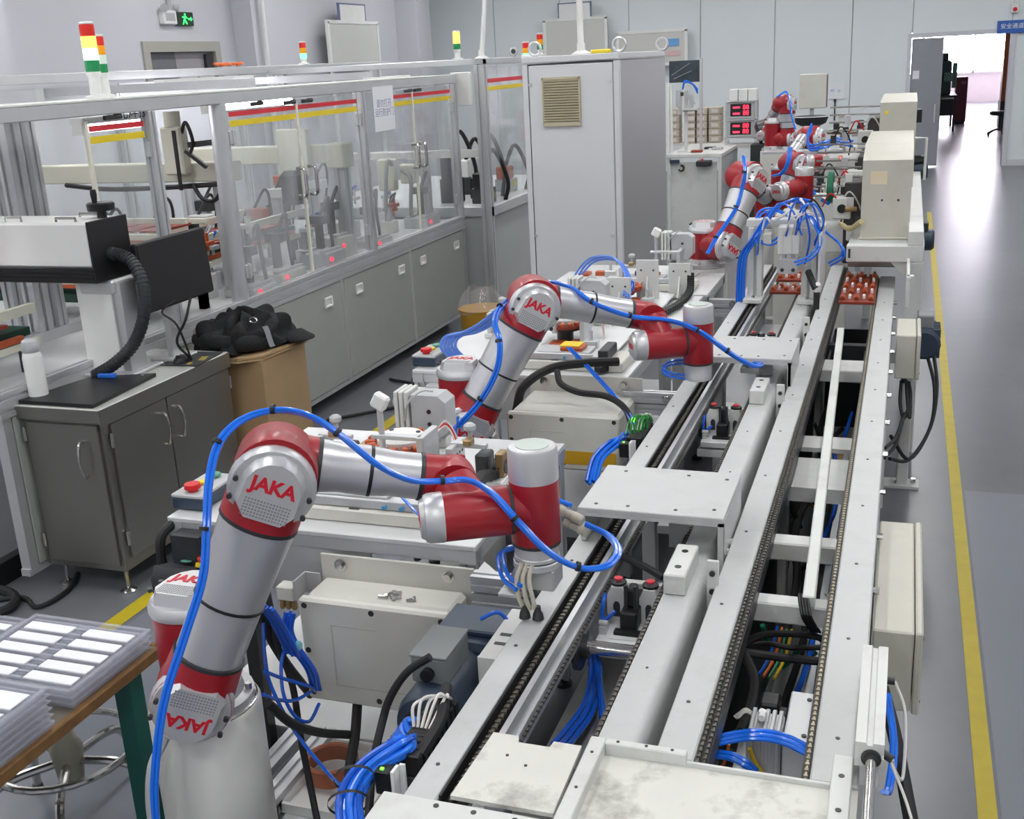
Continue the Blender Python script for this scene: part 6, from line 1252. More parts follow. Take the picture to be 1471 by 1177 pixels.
# ---- copper part trays
def ctray(x0, x1, y0, y1, z, nx, ny, lab):
    t = thing('coil_tray', lab, 'tray', ((x0+x1)/2, (y0+y1)/2, z))
    part('board', COPRED, t, lambda b: b.box(x0, x1, y0, y1, z, z+.014, .002))
    dx = (x1-x0)/nx; dy = (y1-y0)/ny
    for i in range(nx):
        for j in range(ny):
            x = x0+dx*(i+.5); y = y0+dy*(j+.5)
            if (i+j) % 2: part('white_plug', WHITEP, t, lambda b: b.box(x-dx*.2, x+dx*.2, y-dy*.13, y+dy*.13, z+.014, z+.034, .003))
            else: part('copper_coil', COPPER, t, lambda b: (b.box(x-dx*.36, x+dx*.36, y-dy*.25, y+dy*.25, z+.014, z+.027, .005), b.box(x-dx*.2, x+dx*.2, y-dy*.32, y+dy*.32, z+.027, z+.033, .003)))
ctray(-.262, -.105, 5.27, 5.95, .855, 5, 5, 'red-brown tray of copper coils and white plugs on the right lane')
ctray(-.60, -.445, 5.47, 5.62, .855, 5, 2, 'red-brown tray of copper coils under the white press gantry')
ctray(-.60, -.445, 5.78, 5.98, .855, 5, 2, 'second tray of copper coils behind the white press gantry')
# ---- white portal frame and cream machine covers by the aisle
t = thing('portal_frame', 'white welded portal frame over the right lane by the aisle', 'frame', (-.07, 6.3, 0))
part('cross_beam', WPAINT, t, lambda b: b.box(-.255, .105, 5.68, 5.76, .98, 1.06, .004))
part('leg', WPAINT, t, lambda b: b.box(.045, .107, 5.68, 5.75, 0, .98, .004)); part('leg', WPAINT, t, lambda b: b.box(.045, .107, 7.6, 7.67, 0, .98, .004))
part('gusset', WPAINT, t, lambda b: b.prism([(.05, .98), (-.05, .98), (.05, .88)], (0, 5.70, 0), (1, 0, 0), (0, 0, 1), (0, 1, 0), .012))
part('side_beam', WPAINT, t, lambda b: (b.box(.045, .107, 5.75, 8.8, .98, 1.06, .004), b.box(.03, .10, 5.68, 8.8, 1.06, 1.13, .003)))
part('deck', GPAINT, t, lambda b: b.box(-.255, .05, 5.76, 8.8, 1.0, 1.04)); part('end_leg', WPAINT, t, lambda b: b.box(-.255, -.20, 8.7, 8.76, 0, 1.0))
part('name_slot', CHARC, t, lambda b: b.box(-.245, -.235, 5.676, 5.68, 1.0, 1.045))
part('chute', STEEL, t, lambda b: (b.box(-.26, -.02, 5.98, 6.02, .90, .96, .003), b.box(-.24, -.06, 5.95, 5.98, .92, .935)))
part('side_panel', WPAINT, t, lambda b: (b.box(.03, .045, 5.2, 5.7, .86, 1.0, .003), b.box(.03, .06, 5.22, 5.26, .80, 1.0)))
def cover(x0, x1, y0, y1, z0, z1, zs, lab, stk):
    t = thing('machine_cover', lab, 'machine cover', ((x0+x1)/2, (y0+y1)/2, z0))
    part('shell', AGED, t, lambda b: b.prism([(y0, z0), (y1, z0), (y1, z1), (y0+.25, z1), (y0, zs)], (x0, 0, 0), (0, 1, 0), (0, 0, 1), (1, 0, 0), x1-x0))
    part('flange', AGED, t, lambda b: b.box(x0-.008, x1+.008, y0-.01, y1, z0, z0+.012, .002))
    if stk: part('paper_label', mat('old_paper', '#D8C9AC', .7), t, lambda b: b.box(x0+.04, x0+.12, y0-.002, y0+.001, zs-.12, zs-.055))
    else: part('yellow_sticker', YELB, t, lambda b: b.lathe((x0+.04, y0-.0, zs-.06), (0, -1, 0), [(0, .012), (.002, .012)], 12))
    for x in (x0+.1, x1-.06): part('screw', DSTEEL, t, lambda b: b.cyl((x, y0, (z0+zs)/2), (x, y0-.003, (z0+zs)/2), .006, n=8))
cover(-.205, .034, 6.0, 7.2, 1.041, 1.50, 1.44, 'large cream sheet metal machine cover with a paper label', True)
cover(-.168, .048, 7.5, 8.6, 1.041, 1.66, 1.65, 'taller cream machine cover behind the labelled one', False)
t = thing('side_handle', 'thin white rail on the aisle side of the machine covers', 'rail', (.1, 7.6, 1.2))
part('rail', WHITEP, t, lambda b: b.tube([(.05, 7.9, 1.40), (.12, 7.9, 1.40), (.12, 7.9, 1.2), (.12, 7.9, 1.13)], .010, 6, 0)); part('knob', BLACK, t, lambda b: (b.box(.048, .08, 7.55, 7.62, 1.52, 1.60, .004), b.cyl((.05, 7.7, 1.3), (.09, 7.7, 1.3), .012)))
# ---- winding machines left of the covers
def winder(x, y, z, lab, sd, reel=True):
    rd = random.Random(sd); t = thing('winding_machine', lab, 'machine', (x, y, .85))
    part('column', DSTEEL, t, lambda b: b.box(x+.04, x+.20, y-.12, y+.25, .80, z+.10, .006))
    part('spindle_box', WPAINT, t, lambda b: (b.box(x-.02, x+.08, y-.16, y-.02, z-.10, z+.02, .006), b.box(x+.06, x+.16, y-.18, y-.08, z-.22, z-.14, .006)))
    part('spindle_hole', BLACK, t, lambda b: b.cyl((x+.03, y-.161, z-.04), (x+.03, y-.166, z-.04), .025, n=16))
    part('spindle', mat('brass', '#A08660'), t, lambda b: b.cyl((x+.05, y-.20, z-.04), (x+.11, y-.18, z-.04), .014))
    if reel:
        part('reel', mat('green_reel', '#0C6B4C', .4), t, lambda b: b.lathe((x-.06, y, z+.06), (1, 0, 0), [(0, .085), (.004, .09), (.03, .09), (.034, .085)], 26))
        part('reel_rim', WHITEP, t, lambda b: b.lathe((x-.07, y, z+.06), (1, 0, 0), [(0, .03), (.06, .03)], 16))
    part('guide_rod', STEELP, t, lambda b: [b.cyl((x-.22, y-.05+.03*i, z+.02+.05*i), (x+.12, y-.05+.03*i, z+.02+.05*i), .006, n=8) for i in range(4)])
    for i in range(9):
        px, py, pz = x-.2+.36*rd.random(), y-.15+.3*rd.random(), z-.12+.25*rd.random()
        part('bracket', [SIL, WPAINT, DSTEEL, CHARC][i % 4], t, lambda b: (b.box(px-.02, px+.02, py-.012, py+.012, pz-.03, pz+.03, .002), b.box(px-.03, px+.03, py-.02, py+.02, pz-.034, pz-.028)))
    for i in range(4):
        px, pz = x-.18+.1*i, z-.1+.15*rd.random(); part('wire', [BRUB, REDB, WIREW, BLUED][i], t, lambda b: b.tube([(px, y-.1, pz), (px+.05, y-.16, pz+.08), (px+.11, y-.12, pz-.02), (px+.1, y-.05, pz-.12)], .005, 6))
    part('base', WPAINT, t, lambda b: b.box(x-.24, x+.18, y-.1, y+.2, .86, z-.16, .005))
winder(-.36, 6.75, 1.16, 'winding machine with a green reel left of the labelled cream cover', 1)
winder(-.33, 7.65, 1.22, 'winding machine behind the green reel, dense with brackets', 2, False)
winder(-.30, 8.3, 1.42, 'upper winding head with black brackets beside the taller cream cover', 3, False)
B().tube([(-.32, 6.4, 1.06), (-.26, 6.1, 1.08), (-.20, 5.95, 1.14)], .014, 8).build('beige_conduit', mat('beige_hose', '#B0A275', .5), None, 'beige conduit sloping up to the labelled cream cover', 'conduit')
B().tube([(-.42, 8.0, 1.28), (-.36, 7.6, 1.20), (-.30, 7.4, 1.10)], .014, 8).build('air_hose', mat('orange_red_hose', '#D2451E', .4), None, 'orange hose hanging behind the green reel', 'air hose')
t = thing('feed_table', 'cream feed table with clutter between the far robots', 'table', (-.7, 8.9, 0))
part('top', CREAM, t, lambda b: b.box(-.84, -.35, 7.9, 10.9, .86, .90, .004)); part('front', CREAM, t, lambda b: b.box(-.84, -.35, 7.9, 7.93, .1, .86))
part('leg', ALU, t, lambda b: [b.box(x, x+.05, y, y+.05, 0, .86) for x in (-.84, -.4) for y in (8, 10.8)])
rd = random.Random(5)
for i in range(16):
    x, y = -.78+.36*rd.random(), 8.0+2.6*rd.random(); h = .06+.16*rd.random()
    t = thing('tooling_block', 'small tooling block on the far feed table', 'tooling', (x, y, .90), 0, 'tooling on the far feed table')
    part('block', [SIL, WPAINT, DSTEEL, COPPER, CHARC][i % 5], t, lambda b: (b.box(x-.04, x+.04, y-.04, y+.04, .90, .90+h*.6, .004), b.box(x-.02, x+.03, y-.02, y+.02, .90+h*.6, .90+h, .003)))
    part('rod', STEELP, t, lambda b: (b.cyl((x+.03, y-.03, .90+h*.6), (x+.03, y-.03, .98+h), .006, n=8)))
# ---- white bench with instruments beside the cabinet
t = thing('white_bench', 'white framed bench with a white front beside the tall cabinet', 'bench', (-2.2, 13.2, 0))
part('top', WPAINT, t, lambda b: (b.box(-2.50, -1.89, 12.38, 13.84, .91, .95, .004), b.box(-1.89, -1.66, 13.5, 13.84, .91, .95))); part('front_panel', WPAINT, t, lambda b: b.box(-2.46, -1.95, 12.42, 12.44, .08, .86, .004)); part('side_panel', GREYP, t, lambda b: b.box(-1.94, -1.92, 12.5, 13.8, .1, .90))
for x in (-2.49, -1.93): part('leg', WPAINT, t, lambda b: b.box(x, x+.035, 12.39, 12.43, 0, .91, .003))
part('post', WHITEP, t, lambda b: (b.box(-2.50, -2.465, 12.4, 12.44, .95, 1.70, .003), b.box(-2.455, -2.435, 12.4, 12.44, .95, 1.68)))
part('caster', BLACK, t, lambda b: b.tube([(-2.34+.03*math.cos(a), 12.40, .80+.03*math.sin(a)) for a in [1.8-i*.5 for i in range(10)]], .010, 6, 2)); part('drawer_box', NAVY, t, lambda b: b.box(-2.46, -2.36, 12.37, 12.42, .855, .89)); part('black_bin', CHARC, t, lambda b: b.box(-2.16, -2.0, 12.30, 12.42, .82, .88, .008)); part('red_button', REDB, t, lambda b: b.cyl((-2.10, 12.36, .88), (-2.10, 12.36, .90), .012))
t = thing('pick_stand', 'tall pneumatic pick stand on the white bench', 'stand', (-2.35, 12.7, .95))
part('column', WPAINT, t, lambda b: (b.box(-2.355, -2.32, 12.68, 12.72, .95, 1.62, .003), b.box(-2.42, -2.25, 12.62, 12.80, .95, .965)))
part('arm', WPAINT, t, lambda b: (b.box(-2.36, -2.19, 12.62, 12.66, 1.40, 1.425, .002), b.box(-2.42, -2.38, 12.62, 12.66, 1.36, 1.60, .003)))
part('cylinder', SIL, t, lambda b: (b.cyl((-2.40, 12.6, 1.45), (-2.40, 12.6, 1.62), .03), b.cyl((-2.27, 12.64, 1.42), (-2.27, 12.64, 1.56), .02), bar(b, (-2.33, 12.64, 1.6), (-2.24, 12.64, 1.46), .03)))
part('bracket', CHARC, t, lambda b: (b.box(-2.40, -2.35, 12.58, 12.62, 1.56, 1.60), b.box(-2.36, -2.20, 12.60, 12.62, 1.395, 1.402)))
for i in range(3): part('air_hose', BLUE, t, lambda b: b.tube([(-2.36, 12.62, 1.63), (-2.33, 12.6, 1.70+.01*i), (-2.25, 12.62, 1.68), (-2.20, 12.65, 1.58+.02*i)], .010, 6))
t = thing('film_screen', 'dark plastic wrapped screen on poles above the white bench', 'screen', (-2.36, 12.75, 1.6))
part('screen', mat('dark_film', '#3C464C', .15, var=.3, scale=8), t, lambda b: b.box(-2.53, -2.19, 12.72, 12.76, 1.70, 1.93, .004)); part('pole', SIL, t, lambda b: b.box(-2.19, -2.16, 12.7, 12.74, .95, 1.95, .003)); part('crease', GREYP, t, lambda b: (bar(b, (-2.5, 12.715, 1.78), (-2.3, 12.715, 1.90), .008, .004), bar(b, (-2.48, 12.715, 1.74), (-2.28, 12.715, 1.82), .006, .004)))
RDIG = mat('red_digits', '#FF3A50', .4, var=0, emit='#FF2A48', est=3.0)
for k, z in ((0, 1.24), (1, 1.03)):
    t = thing('digital_meter', ['upper panel meter with glowing red digits', 'lower panel meter with glowing red digits'][k], 'meter', (-1.86, 13.6, z))
    part('case', GREYP, t, lambda b: b.box(-2.02, -1.70, 13.6, 13.8, z, z+.19, .005)); part('face', BLACK, t, lambda b: b.box(-1.98, -1.74, 13.594, 13.6, z+.03, z+.17))
    text('digits', '88', (-1.80, 13.593, z+.13), (1, 0, 0), (0, 0, 1), .075, RDIG, t, .001); text('digits', '88', (-1.80, 13.593, z+.065), (1, 0, 0), (0, 0, 1), .075, RDIG, t, .001)
    part('bar_led', RDIG, t, lambda b: (b.box(-1.95, -1.87, 13.592, 13.594, z+.12, z+.14), b.box(-1.95, -1.87, 13.592, 13.594, z+.05, z+.07)))
t = thing('meter_rack', 'steel rack that carries the two red panel meters', 'rack', (-1.86, 13.7, .95))
part('shelf', SIL, t, lambda b: (b.box(-2.04, -1.68, 13.58, 13.82, 1.222, 1.238), b.box(-2.04, -1.68, 13.58, 13.82, 1.012, 1.028), b.box(-2.04, -1.68, 13.58, 13.82, 1.432, 1.44))); part('post', SIL, t, lambda b: [b.box(x, x+.018, y, y+.018, .95, 1.432) for x in (-2.04, -1.698) for y in (13.58, 13.80)])
for i in range(3):
    B().box(-2.0+.11*i, -1.90+.11*i, 13.62, 13.80, 1.441, 1.575, .006).build('white_carton', WHITEP, None, ['left', 'middle', 'right'][i]+' one of three white cartons on the panel meter rack', 'carton')
BXM = mat('beige_stacked_box', '#B5AA9A', .6, var=.08); k = 0
for ix, x in enumerate((-2.72, -2.50, -2.38, -2.21)):
    for iz in range(5):
        t = thing('parts_box', 'beige parts box in the stacks behind the white bench', 'box', (x, 14.0, .955+.083*iz), 0, 'stacked beige boxes')
        part('carton', BXM, t, lambda b: b.box(x-.075, x+.075, 13.9, 14.1, .955+.083*iz, 1.035+.083*iz, .006)); part('label', mat('pale_label', '#CFCAC6', .6), t, lambda b: b.box(x-.04, x+.04, 13.897, 13.9, .975+.083*iz, 1.015+.083*iz))
t = thing('box_shelf', 'bench board under the stacked beige boxes', 'shelf', (-2.5, 14, 0))
part('board', CREAM, t, lambda b: b.box(-2.85, -2.08, 13.85, 14.2, .93, .953)); part('support', ALU, t, lambda b: [b.box(x, x+.04, 14.1, 14.14, 0, .93) for x in (-2.84, -2.15)])
for i, (x, y, m, lab) in enumerate(((-2.12, 13.0, CHARC, 'black handled tool lying on the white bench'), (-2.02, 12.9, GREYP, 'grey tray lying on the white bench'), (-2.2, 12.6, COPRED, 'dark red part lying on the white bench'))):
    t = thing('bench_tool', lab, 'tool', (x, y, .95)); part('body', m, t, lambda b: b.box(x-.06, x+.06, y-.05, y+.05, .951, .975, .005)); part('tip', WHITEP, t, lambda b: b.box(x-.10, x-.062, y-.03, y+.03, .951, .965, .003))
# dark feeder machine between the meters and the farthest robot
t = thing('feeder_machine', 'dark feeder with a grey drum left of the farthest robot', 'machine', (-1.55, 13.3, 0))
part('drum', DSTEEL, t, lambda b: (b.lathe((-1.62, 13.2, 1.08), (.9, .2, .3), [(0, .10), (.03, .14), (.18, .14), (.22, .08)], 20), b.lathe((-1.45, 13.2, 1.02), (1, 0, .2), [(0, .06), (.06, .09), (.1, .05)], 16))); part('stand', CHARC, t, lambda b: b.box(-1.68, -1.42, 13.1, 13.4, 0, .98, .006)); part('front', CREAM, t, lambda b: b.box(-1.40, -1.02, 11.8, 11.84, .3, .98, .004)); part('top', GREYP, t, lambda b: b.box(-1.40, -1.0, 11.8, 12.12, .98, 1.0)); part('base', CREAM, t, lambda b: b.box(-1.40, -1.0, 11.84, 12.1, 0, .98))
t = thing('control_terminal', 'cream hanging control terminal on a post before the back wall', 'terminal', (-1.15, 15, 0))
part('case', CREAM, t, lambda b: b.box(-1.32, -.985, 15, 15.1, 1.26, 1.68, .008)); part('post', GREYP, t, lambda b: b.box(-1.19, -1.14, 15.04, 15.09, 0, 1.26)); part('edge', mat('dark_red_edge', '#6B3A38', .5), t, lambda b: b.box(-.985, -.98, 15.0, 15.1, 1.27, 1.67))
t = thing('vibratory_bowl', 'dark round vibratory bowl behind the farthest robot', 'feeder bowl', (-1.13, 14.5, 0))
part('bowl', CHARC, t, lambda b: b.lathe((-1.13, 14.5, 1.08), (0, 0, 1), [(0, .12), (.03, .18), (.10, .21), (.10, .19), (.04, .15)], 28)); part('rim', GREYP, t, lambda b: b.lathe((-1.13, 14.5, 1.18), (0, 0, 1), [(0, .19), (.008, .215), (.016, .19)], 28, False)); part('stand', GREYP, t, lambda b: b.cyl((-1.13, 14.5, 0), (-1.13, 14.5, 1.08), .08))
t = thing('round_table', 'flat pale green round table before the back wall', 'table', (-.65, 13, 0))
part('disc', mat('pale_green_disc', '#AEB8AE', .4), t, lambda b: b.lathe((-.65, 13, 1.10), (0, 0, 1), [(0, .19), (.006, .20), (.03, .20)], 30)); part('band', mat('brown_band', '#8A5B45', .5), t, lambda b: b.lathe((-.65, 13, 1.085), (0, 0, 1), [(0, .19), (.015, .19)], 30)); part('post', GREYP, t, lambda b: b.cyl((-.65, 13, 0), (-.65, 13, 1.085), .05))
t = thing('far_machine', 'small machine with dark brackets on the pale base before the back wall', 'machine', (-.42, 12.6, 0))
part('base', CREAM, t, lambda b: b.box(-.60, -.20, 12.3, 12.7, 0, 1.0, .01)); part('head', CHARC, t, lambda b: (b.box(-.38, -.28, 12.4, 12.5, 1.0, 1.22), b.box(-.5, -.42, 12.4, 12.46, 1.14, 1.2))); part('rod', STEELP, t, lambda b: b.cyl((-.55, 12.4, 1.1), (-.25, 12.4, 1.1), .012))
# ================================================================== FOREGROUND TRAY TABLE AND STOOL
t = thing('work_bench', 'teal legged bench with a worn brown edged top at the lower left', 'bench', (-2.1, 1.4, 0))
WOOD = mat('worn_board_edge', '#7B5B33', .7, var=.2, scale=25)
part('top', mat('dark_bench_top', '#6E675C', .5, var=.1), t, lambda b: b.box(-2.65, -1.655, .75, 1.955, .685, .70))
part('edge', WOOD, t, lambda b: (b.box(-1.655, -1.637, .75, 1.957, .672, .702, .003), b.box(-2.65, -1.655, 1.957, 1.975, .672, .702, .003)))
for x in (-1.70, -2.6):
    for y in (1.90, 1.40, .82): part('leg', TEAL, t, lambda b: b.box(x-.025, x+.025, y-.025, y+.025, 0, .684, .003))
part('apron', TEAL, t, lambda b: (b.box(-2.6, -2.58, .8, 1.9, .62, .68), b.box(-2.6, -1.70, 1.895, 1.92, .62, .68)))
def tray(x0, x1, y0, y1, z, n, lab, cards=True, rows=5, layers=1, group=None):
    t = thing('clear_tray', lab, 'tray', ((x0+x1)/2, (y0+y1)/2, z), 0, group)
    h = .016
    for k in range(layers):
        zz = z+k*h
        def sh(b):
            b.box(x0, x1, y0, y1, zz+.001, zz+.003)
            for a in ((x0, x0+.004, y0, y1), (x1-.004, x1, y0, y1), (x0, x1, y0, y0+.004), (x0, x1, y1-.004, y1)): b.box(*a, zz+.003, zz+h)
            b.box(x0-.006, x1+.006, y0-.006, y0+.002, zz+h-.003, zz+h); b.box(x0-.006, x1+.006, y1-.002, y1+.006, zz+h-.003, zz+h); b.box(x0-.006, x0+.002, y0, y1, zz+h-.003, zz+h); b.box(x1-.002, x1+.006, y0, y1, zz+h-.003, zz+h)
        part('tray_shell', CLEAR, t, sh)
    zz = z+(layers-1)*h; dy = (y1-y0-.03)/rows; xm = (x0+x1)/2
    part('divider', CLEAR, t, lambda b: [b.box(x0+.01, x1-.01, y0+.015+dy*i-.003, y0+.015+dy*i+.003, zz+.003, zz+.013) for i in range(rows+1)]+[b.box(xm-.014, xm+.014, y0+.015, y1-.015, zz+.003, zz+.012)])
    part('rib', mat('pale_rib', '#8E92A0', .4), t, lambda b: [b.box(xm-.016, xm+.016, y0+.018+dy*i*.5, y0+.026+dy*i*.5, zz+.004, zz+.0135) for i in range(rows*2)])
    if cards:
        for i in range(rows):
            for s in (0, 1):
                a = x0+.012 if s == 0 else xm+.018
                part('white_sheet', PAPER, t, lambda b: b.box(a+.001, a+(xm-x0)-.032, y0+.015+dy*i+.005, y0+.015+dy*(i+1)-.011, zz+.010, zz+.0145, .002))
    return t
tray(-1.985, -1.655, 1.672, 1.945, .702, 1, 'nearest full clear plastic tray with two columns of white sheets', layers=3)
tray(-2.36, -2.02, 1.70, 1.94, .702, 1, 'clear plastic tray at the left picture edge behind the full tray', layers=2)
tray(-1.98, -1.650, 1.20, 1.60, .702, 1, 'stack of clear plastic trays at the lower left corner', layers=6, rows=5)
t = thing('swivel_stool', 'chrome swivel stool with a foot ring under the bench', 'stool', (-2.13, 2.08, 0))
cx, cy = -2.13, 2.10
part('hub', mat('dull_hub', '#A7A595', .4, .4), t, lambda b: b.lathe((cx, cy, .14), (0, 0, 1), [(0, .035), (.10, .045), (.13, .03), (.30, .028)], 16))
part('seat', BLACK, t, lambda b: b.lathe((cx, cy, .44), (0, 0, 1), [(0, .10), (.02, .12), (.05, .12), (.06, .10)], 28))
for i in range(5):
    a = 2*math.pi*i/5+.25; d = V(math.cos(a), math.sin(a), 0)
    part('leg', STEELP, t, lambda b: b.tube([V(cx, cy, .20)+d*.03, V(cx, cy, .195)+d*.14, V(cx, cy, .17)+d*.20, V(cx, cy, .10)+d*.235, V(cx, cy, .012)+d*.245], .0125, 10))
    part('foot', CHARC, t, lambda b: b.lathe(V(cx, cy, 0)+d*.245, (0, 0, 1), [(0, .016), (.014, .015)], 12))
part('foot_ring', STEELP, t, lambda b: b.tube([(cx+.19*math.cos(i*math.pi/12), cy+.19*math.sin(i*math.pi/12), .235) for i in range(25)], .011, 10, 1))
# grey power cable and plug at the robot base
t = thing('robot_cable', 'grey robot cable with a white plug left of the shoulder cap', 'cable', (-1.42, 1.70, 0))
part('plug', WHITEP, t, lambda b: b.lathe((-1.415, 1.72, .70), (-.35, -.6, -.7), [(0, .016), (.012, .018), (.03, .018), (.032, .022), (.05, .022), (.055, .012)], 14))
part('cable', GREYP, t, lambda b: b.tube([(-1.434, 1.687, .66), (-1.452, 1.65, .60), (-1.455, 1.63, .50), (-1.435, 1.62, .40), (-1.40, 1.60, .30), (-1.38, 1.6, .2)], .011, 9))

# ================================================================== SIGNAL TOWERS, SIGNS AND BOARDS
def tower(x, y, z0, zb, r, seq, lab, lit):
    t = thing('signal_tower', lab, 'signal tower', (x, y, z0))
    part('pole', WHITEP, t, lambda b: (b.lathe((x, y, z0), (0, 0, 1), [(0, r*1.6), (.012, r*1.6), (.016, r*.85), (zb-z0, r*.75)], 14), b.lathe((x, y, zb-.03), (0, 0, 1), [(0, r*.7), (.02, r), (.03, r)], 16)))
    h = r*1.55
    for i, c_ in enumerate(seq):
        on = c_ in lit
        col = {'g': '#1F8A52', 'y': '#F0A018', 'r': '#D83028', 'o': '#F08020', 'w': '#D8E8E0'}[c_]
        em = {'g': '#80FFB0', 'y': '#FFE060', 'r': '#FF5030', 'o': '#FFB060', 'w': '#E0FFF0'}[c_]
        part('lens', mat('lens_%s_%d' % (c_, on), col, .3, var=0, emit=em if on else col, est=2.2 if on else .12), t, lambda b: b.lathe((x, y, zb+h*i), (0, 0, 1), [(0, r*.96), (.002, r), (h*.92, r), (h*.97, r*.94)], 18))
    part('cap', WHITEP, t, lambda b: b.lathe((x, y, zb+h*len(seq)), (0, 0, 1), [(0, r), (.006, r), (.010, r*.8)], 16))
tower(-3.50, 4.36, 1.938, 2.055, .033, 'gwyr', 'signal tower with lit yellow and green lenses on the near enclosure roof', 'yw')
tower(-3.56, 4.50, 1.938, 2.05, .026, 'gwyr', 'unlit signal tower just behind the lit one on the near enclosure roof', '')
tower(-3.6, 9.1, 2.045, 2.13, .030, 'goo', 'signal tower glowing orange on the second enclosure roof', 'o')
tower(-5.22, 9.4, 2.08, 2.13, .030, 'gyr', 'small signal tower with a lit green lens beside the notice board', 'g')
tower(-3.14, 9.15+.8, 2.045, 2.10, .028, 'gyr', 'taller signal tower behind the grey cabinet corner', '')
tower(-3.16, 9.6, 2.045, 2.03, .028, 'gyr', 'short signal tower with a lit green lens behind the grey cabinet corner', 'g')
t = thing('round_gauge', 'small round gauge beside the signal tower behind the cabinet', 'gauge', (-3.15, 9.25, 2.045))
part('body', SIL, t, lambda b: b.lathe((-3.15, 9.25, 2.09), (.2, -1, 0), [(0, .035), (.02, .038), (.03, .03)], 16)); part('stem', SIL, t, lambda b: b.cyl((-3.15, 9.26, 2.045), (-3.15, 9.26, 2.07), .01)); part('face', DSTEEL, t, lambda b: b.lathe((-3.144, 9.218, 2.09), (.2, -1, 0), [(0, .02), (.004, .02)], 12))
for a, c_, r, lab in (((-3.72, 10.0, 2.045), (-3.50, 10.0, 3.9), .022, 'white pole rising from the second enclosure to the ceiling'), ((-2.22, 8.0, 2.03), (-2.24, 8.0, 3.9), .022, 'white conduit pole rising from the grey cabinet roof')):
    t = thing('conduit_pole', lab, 'pole', a); part('pole', WHITEP, t, lambda b: b.cyl(a, c_, r)); part('foot', WHITEP, t, lambda b: b.lathe(a, (0, 0, 1), [(0, .07), (.01, .07), (.03, .03), (.08, .028)], 14))
B().obox((-2.05, 7.9, 2.045), (.14, .10, .03), .3, .012).build('yellow_rag', YELB, None, 'yellow cloth lying on the grey cabinet roof', 'cloth')
# notice boards standing high at the walls
BRD = mat('board_pale', '#CBCBC6', .5, var=.01)
def board(o, ex, w, h, lab, sign=True, leg=2.1, hw=.0):
    o = V(o); ex = V(ex); n = ex.cross(V(0, 0, 1)); t = thing('notice_board', lab, 'board', (o.x, o.y, 0))
    R = Matrix((ex, n, V(0, 0, 1))).transposed()
    part('panel', BRD, t, lambda b: b.obox(o+V(0, 0, h/2), (w, .03, h), R)); part('frame', WHITEP, t, lambda b: (b.obox(o+V(0, 0, h), (w+.06, .05, .05), R), b.obox(o, (w+.06, .05, .05), R), b.obox(o+ex*w/2+V(0, 0, h/2), (.05, .05, h), R), b.obox(o-ex*w/2+V(0, 0, h/2), (.05, .05, h), R)))
    if sign:
        s = part('header_sign', WHITEP, t, lambda b: b.obox(o+V(0, 0, h+.14), (w*.52, .03, .24), R)); part('header_edge', mat('blue_grey_edge', '#6F7896', .5), t, lambda b: (b.obox(o+V(0, 0, h+.265), (w*.54, .04, .02), R), b.obox(o+ex*w*.26+V(0, 0, h+.14), (.02, .04, .26), R), b.obox(o-ex*w*.26+V(0, 0, h+.14), (.02, .04, .26), R)))
    part('leg', WHITEP, t, lambda b: (b.obox(o+ex*(w/2-.03)+V(0, 0, -o.z/2), (.05, .04, o.z), R), b.obox(o-ex*(w/2-.03)+V(0, 0, -o.z/2), (.05, .04, o.z), R)))
    return t
board((-8.22, 16.45, 2.06), (0, 1, 0), 1.68, .66, 'pale notice board with a header sign high on the left wall')
board((-5.62, 19.9, 2.02), (1, 0, 0), 1.12, .66, 'pale notice board with a header sign behind the grey cabinet')
nb = board((-4.26, 19.9, 1.85), (1, 0, 0), 1.2, .55, 'wide white board with a blue label right of the grey cabinet roof', False)
part('blue_label', mat('label_blue', '#6CA6DC', .5), nb, lambda b: b.box(-3.99, -3.78, 19.87, 19.88, 2.14, 2.26)); part('red_print', mat('faint_red', '#D8B4B4', .6), nb, lambda b: b.box(-4.0, -3.76, 19.87, 19.88, 1.98, 2.06))
t = thing('wall_notice', 'small white notice on the back wall beside the cream terminal', 'notice', (-1.17, 20.09, 1.15))
part('sheet', PAPER, t, lambda b: b.box(-1.32, -1.03, 20.085, 20.095, 1.15, 1.41)); part('print', mat('pale_print', '#B7C0DA', .6), t, lambda b: (b.box(-1.26, -1.20, 20.083, 20.085, 1.27, 1.31), b.box(-1.14, -1.10, 20.083, 20.085, 1.26, 1.30))); part('clip', CHARC, t, lambda b: (b.cyl((-1.18, 20.08, .8), (-1.18, 20.08, 1.15), .012), b.box(-1.20, -1.16, 20.07, 20.09, 1.10, 1.15)))
# exit sign and emergency lamp on the left wall
t = thing('exit_sign', 'green lit exit sign beside a twin emergency lamp above the left door', 'exit sign', (XL+.04, 12.3, 2.63))
part('case', mat('dark_green_case', '#0C2A18', .4), t, lambda b: b.box(XL, XL+.05, 12.17, 12.50, 2.63, 2.79, .004))
GLOW = mat('exit_green', '#40FF70', .4, var=0, emit='#30F060', est=2.6)
part('running_figure', GLOW, t, lambda b: [b.prism(p, (XL+.051, 12.26, 2.645), (0, 1, 0), (0, 0, 1), (1, 0, 0), .003) for p in ([(0, 0), (.02, 0), (.05, .05), (.035, .06)], [(.05, .03), (.09, .0), (.10, .015), (.06, .06)], [(.035, .055), (.065, .055), (.075, .10), (.045, .10)], [(.01, .075), (.04, .085), (.04, .098), (.005, .09)], [(.075, .085), (.105, .065), (.11, .078), (.08, .098)], [(.055, .105), (.075, .105), (.08, .12), (.065, .13), (.05, .12)])])
part('arrow', GLOW, t, lambda b: (b.box(XL+.051, XL+.054, 12.39, 12.44, 2.70, 2.72), b.prism([(0, -.025), (.03, 0), (0, .025)], (XL+.051, 12.44, 2.71), (0, 1, 0), (0, 0, 1), (1, 0, 0), .003)))
